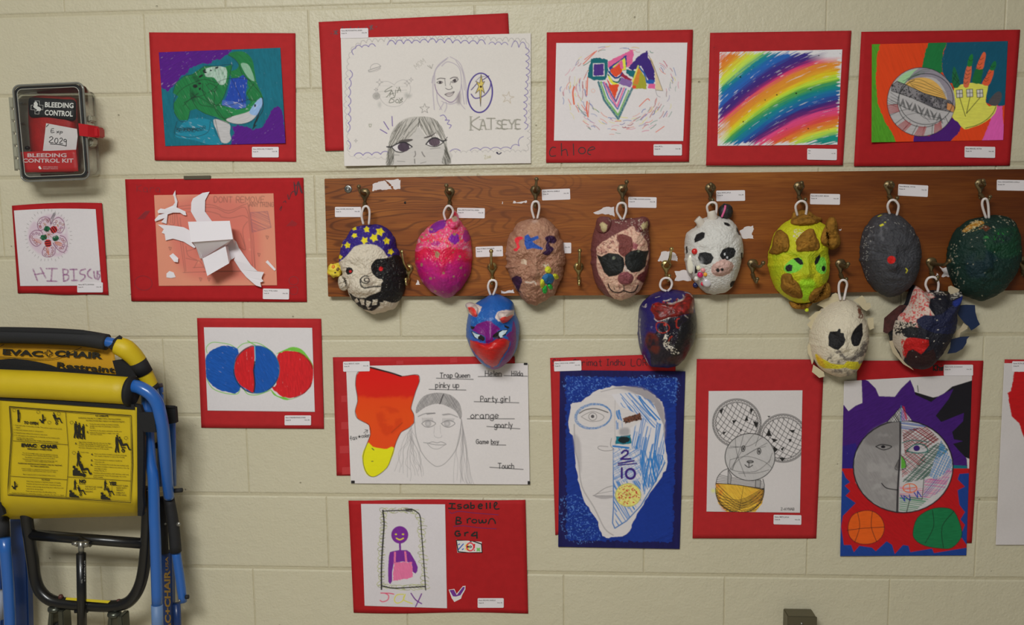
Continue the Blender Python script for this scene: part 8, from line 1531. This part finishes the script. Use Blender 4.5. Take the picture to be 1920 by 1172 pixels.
for y in (620,): tube('frame_bolt', [(1375, y, .093), (1380, y, .093)], 'evac', .003, M_AL, ch, 8, 0)
poly_sheet('black_strap', [(1165, 780), (1300, 782), (1318, 950), (1215, 948), (1200, 900)], 'evac', .178, M_WEB, ch, .003, 0)
poly_sheet('black_strap', [(1375, 735), (1480, 740), (1490, 870), (1400, 885), (1385, 800)], 'evac', .12, M_WEB, ch, .012, 0)
tube('black_strap_fold', [(1375, 730, .125), (1482, 738, .118)], 'evac', .004, M_WEB, ch, 8, 0)
tube('link_tube', [(1455, 860, .09), (1462, 1400, .09)], 'evac', .0085, M_BLU, ch, 12, 0)
tube('black_joint_sleeve', [(1362, 140, .097), (1400, 360, .097), (1420, 580, .097)], 'ebot', [.0132, .0138, .0142], M_FOAM, ch, 16, 3)
tube('black_joint_sleeve', [(1312, 140, .08), (1330, 590, .08)], 'ebot', .010, M_FOAM, ch, 12, 0); tube('link_tube', [(1418, 560, .094), (1455, 800, .094), (1478, 985, .094)], 'ebot', [.0112, .0114, .0114, .010], M_BLU, ch, 14, 3)
tube('pivot_pin', [(1405, 88, .10), (1472, 82, .10)], 'ebot', .0055, M_FOAM, ch, 10, 0); tube('pivot_pin', [(1500, 946, .10), (1522, 944, .10)], 'ebot', .0055, M_FOAM, ch, 10, 0)
washer(*Q('ebot', [(1442, 358)])[0][:2], .0055, .112, ch, M_AL); washer(*Q('ebot', [(1336, 355)])[0][:2], .003, .094, ch, M_AL); washer(*Q('ebot', [(1450, 974)])[0][:2], .0028, .106, ch, M_AL)
slab('flat_bar', [(1300, 585), (1384, 585), (1395, 1300), (1318, 1300)], 'ebot', .055, .075, M_BLUD, ch, .002)
P0 = Q('ebot', [(1352, 1172)])[0]
textgeo([('EVAC+CHAIR', 1382, 1330, 44, 600, -91, .04), ('USA', 1360, 730, 22, 110, -91, .02)], 'printed_lettering', mat('ochre_print', (150, 116, 52), .6), ch, 'ebot', .0758)['kind'] = 'stuff'
tube('link_tube', [(1425, 1000, .07), (1440, 1300, .07)], 'ebot', .010, M_BLUD, ch, 12, 0)
# tubes on the left hand side
tube('front_frame_tube', [(35, 470, .150), (70, 900, .150), (85, 1300, .148)], 'ebot', .0135, M_BLU, ch, 16, 3); tube('black_joint_sleeve', [(10, 290, .13), (20, 500, .13)], 'ebot', .0175, M_FOAM, ch, 14, 0)
slab('flat_bar', [(75, 310), (205, 312), (232, 1300), (110, 1300)], 'ebot', .05, .075, M_BLUD, ch, .003); slab('flat_bar', [(-120, 300), (10, 300), (20, 1300), (-110, 1300)], 'ebot', .03, .05, M_BLUD, ch, .003)
tube('frame_label', [(-14, 900, .12), (-8, 1120, .12)], 'ebot', .0136, mat('grey_label', (140, 146, 160), .5), ch, 14, 0)
# black lower carriage
tube('carriage_frame', [(205, 60, .12), (210, 250, .12), (235, 450, .12), (262, 640, .12), (285, 800, .122), (330, 905, .124), (420, 975, .125), (560, 1000, .125), (700, 1012, .125), (880, 1020, .125), (1010, 1000, .124), (1090, 930, .123), (1145, 800, .122), (1175, 600, .12), (1192, 300, .12), (1190, 60, .12)], 'ebot', .0145, M_BKM, ch, 18)
tube('crossbar', [(225, 440, .12), (700, 478, .12), (1180, 515, .12)], 'ebot', .0132, M_BKM, ch, 16, 0)
tube('gas_strut', [(655, 595, .14), (665, 1300, .14)], 'ebot', .0112, M_BKM, ch, 16, 0); tube('strut_rod', [(655, 495, .14), (657, 600, .14)], 'ebot', [.0075, .0066], M_AL, ch, 14, 0)
tube('strut_bolt', [(585, 512, .14), (628, 515, .14)], 'ebot', [.004, .0075], M_AL, ch, 12, 0); tube('strut_bolt', [(680, 520, .145), (716, 518, .145)], 'ebot', [.0085, .0068], M_AL, ch, 12, 0); tube('strut_bracket', [(640, 480, .13), (740, 515, .13)], 'ebot', .009, M_BKM, ch, 12, 0)
tube('strut_bolt', [(608, 1058, .135), (708, 1055, .135)], 'ebot', .0058, M_BKM, ch, 10, 0)
textgeo([('UP', 664, 716, 12, 36, -90, .02), ('STABILUS', 688, 820, 8, 170, -90, .01), ('OIL', 666, 835, 12, 34, -90, .02)], 'printed_lettering', mat('grey_white_print', (120, 120, 118), .6), ch, 'ebot', .1518)['kind'] = 'stuff'
poly_sheet('yellow_sticker', [(535, 950), (628, 955), (628, 978), (528, 968)], 'ebot', .139, mat('sticker_yellow', (184, 166, 30), .5), ch, .0006, 0); poly_sheet('yellow_sticker', [(698, 962), (892, 976), (872, 996), (698, 982)], 'ebot', .139, mat('sticker_yellow', (184, 166, 30), .5), ch, .0006, 0)
for x, y in ((490, 940), (958, 978)): tube('frame_button', [(x, y-12, .125), (x+2, y+14, .125)], 'ebot', [.0045, .0075], mat('brown_button', (72, 38, 32), .5), ch, 12, 0)
M_CZ = mat('caster_zinc', (92, 94, 84), .28, metal=.75, raw=True)
def caster(x, y, s=1):
    c = bpy.data.objects.new('caster', None); link(c, ch)
    pts = [(x, y-24, .125), (x, y-10, .125), (x, y+6, .125), (x, y+18, .125)]; tube('swivel_plate', pts, 'ebot', [.012, .0165, .0172, .0150], M_CZ, c, 20, 0)
    for dx in (-1, 1): slab('caster_fork', [(x-52 if dx < 0 else x+20, y+20), (x-20 if dx < 0 else x+62, y+20), (x-30 if dx < 0 else x+78, y+260), (x-78 if dx < 0 else x+30, y+260)], 'ebot', .105, .140, M_CZ, c, .002)
    P = U(*Q('ebot', [(x+4, y+215)])[0], .122); bm = bmesh.new(); bmesh.ops.create_cone(bm, cap_ends=True, segments=28, radius1=.032, radius2=.032, depth=.018, matrix=Matrix.Translation(Vector(P)) @ Matrix.Rotation(math.pi/2, 4, 'Y')); bm_obj('wheel', bm, mat('caster_rubber', (34, 34, 34), .6), c, True)
caster(445, 1040); caster(925, 1082)
tube('wall_hook', [(-100, 300, .0), (-100, 300, .14)], 'evac', .008, M_BKM, ch, 10, 0)
tube('wall_spacer', [(1330, 1060, -.0005), (1330, 1060, .09)], 'evac', .008, M_BKM, ch, 10, 0)

# ------------------------------------------------------------------ metal outlet box at the bottom edge
bx = thing('electrical_box', 'small surface-mounted metal electrical box at the bottom edge of the view', 'electrical box', (0, 0, 0))
a0 = U(1477, 1156, .045); a1 = U(1531, 1156, .045); M_BX = mat('brushed_steel', (104, 98, 78), .42, metal=.5, raw=True)
box('box_body', (a0[0], -.044, a0[2]-.117), (a1[0], -.0005, a0[2]), M_BX, bx, .002)
box('cover_plate', (a0[0]-.001, -.047, a0[2]-.118), (a1[0]+.001, -.0445, a0[2]+.001), M_BX, bx, .001)
for z in (.018, .1): washer(1503, 1156+z/.00135, .003, .047, bx, M_AL)
M_SK = mat('dark_socket', (40, 36, 30), .5)
for z in (.04, .078): box('socket_face', ((a0[0]+a1[0])/2-.014, -.0485, a0[2]-z-.013), ((a0[0]+a1[0])/2+.014, -.0465, a0[2]-z+.013), M_SK, bx, .001)

# put every Empty at the base of its thing (meshes keep their place)
for e in [o for o in C.objects if o.type == 'EMPTY' and o.parent is None]:
    lo = np.full(3, 1e9); hi = -lo; stack = list(e.children)
    while stack:
        o = stack.pop(); stack += list(o.children)
        if o.type == 'MESH' and len(o.data.vertices):
            v = np.empty(len(o.data.vertices)*3, 'f'); o.data.vertices.foreach_get('co', v); v = v.reshape(-1, 3); lo = np.minimum(lo, v.min(0)); hi = np.maximum(hi, v.max(0))
    p = Vector(((lo[0]+hi[0])/2, hi[1], lo[2])); e.location = p
    for c_ in e.children: c_.location = c_.location-p
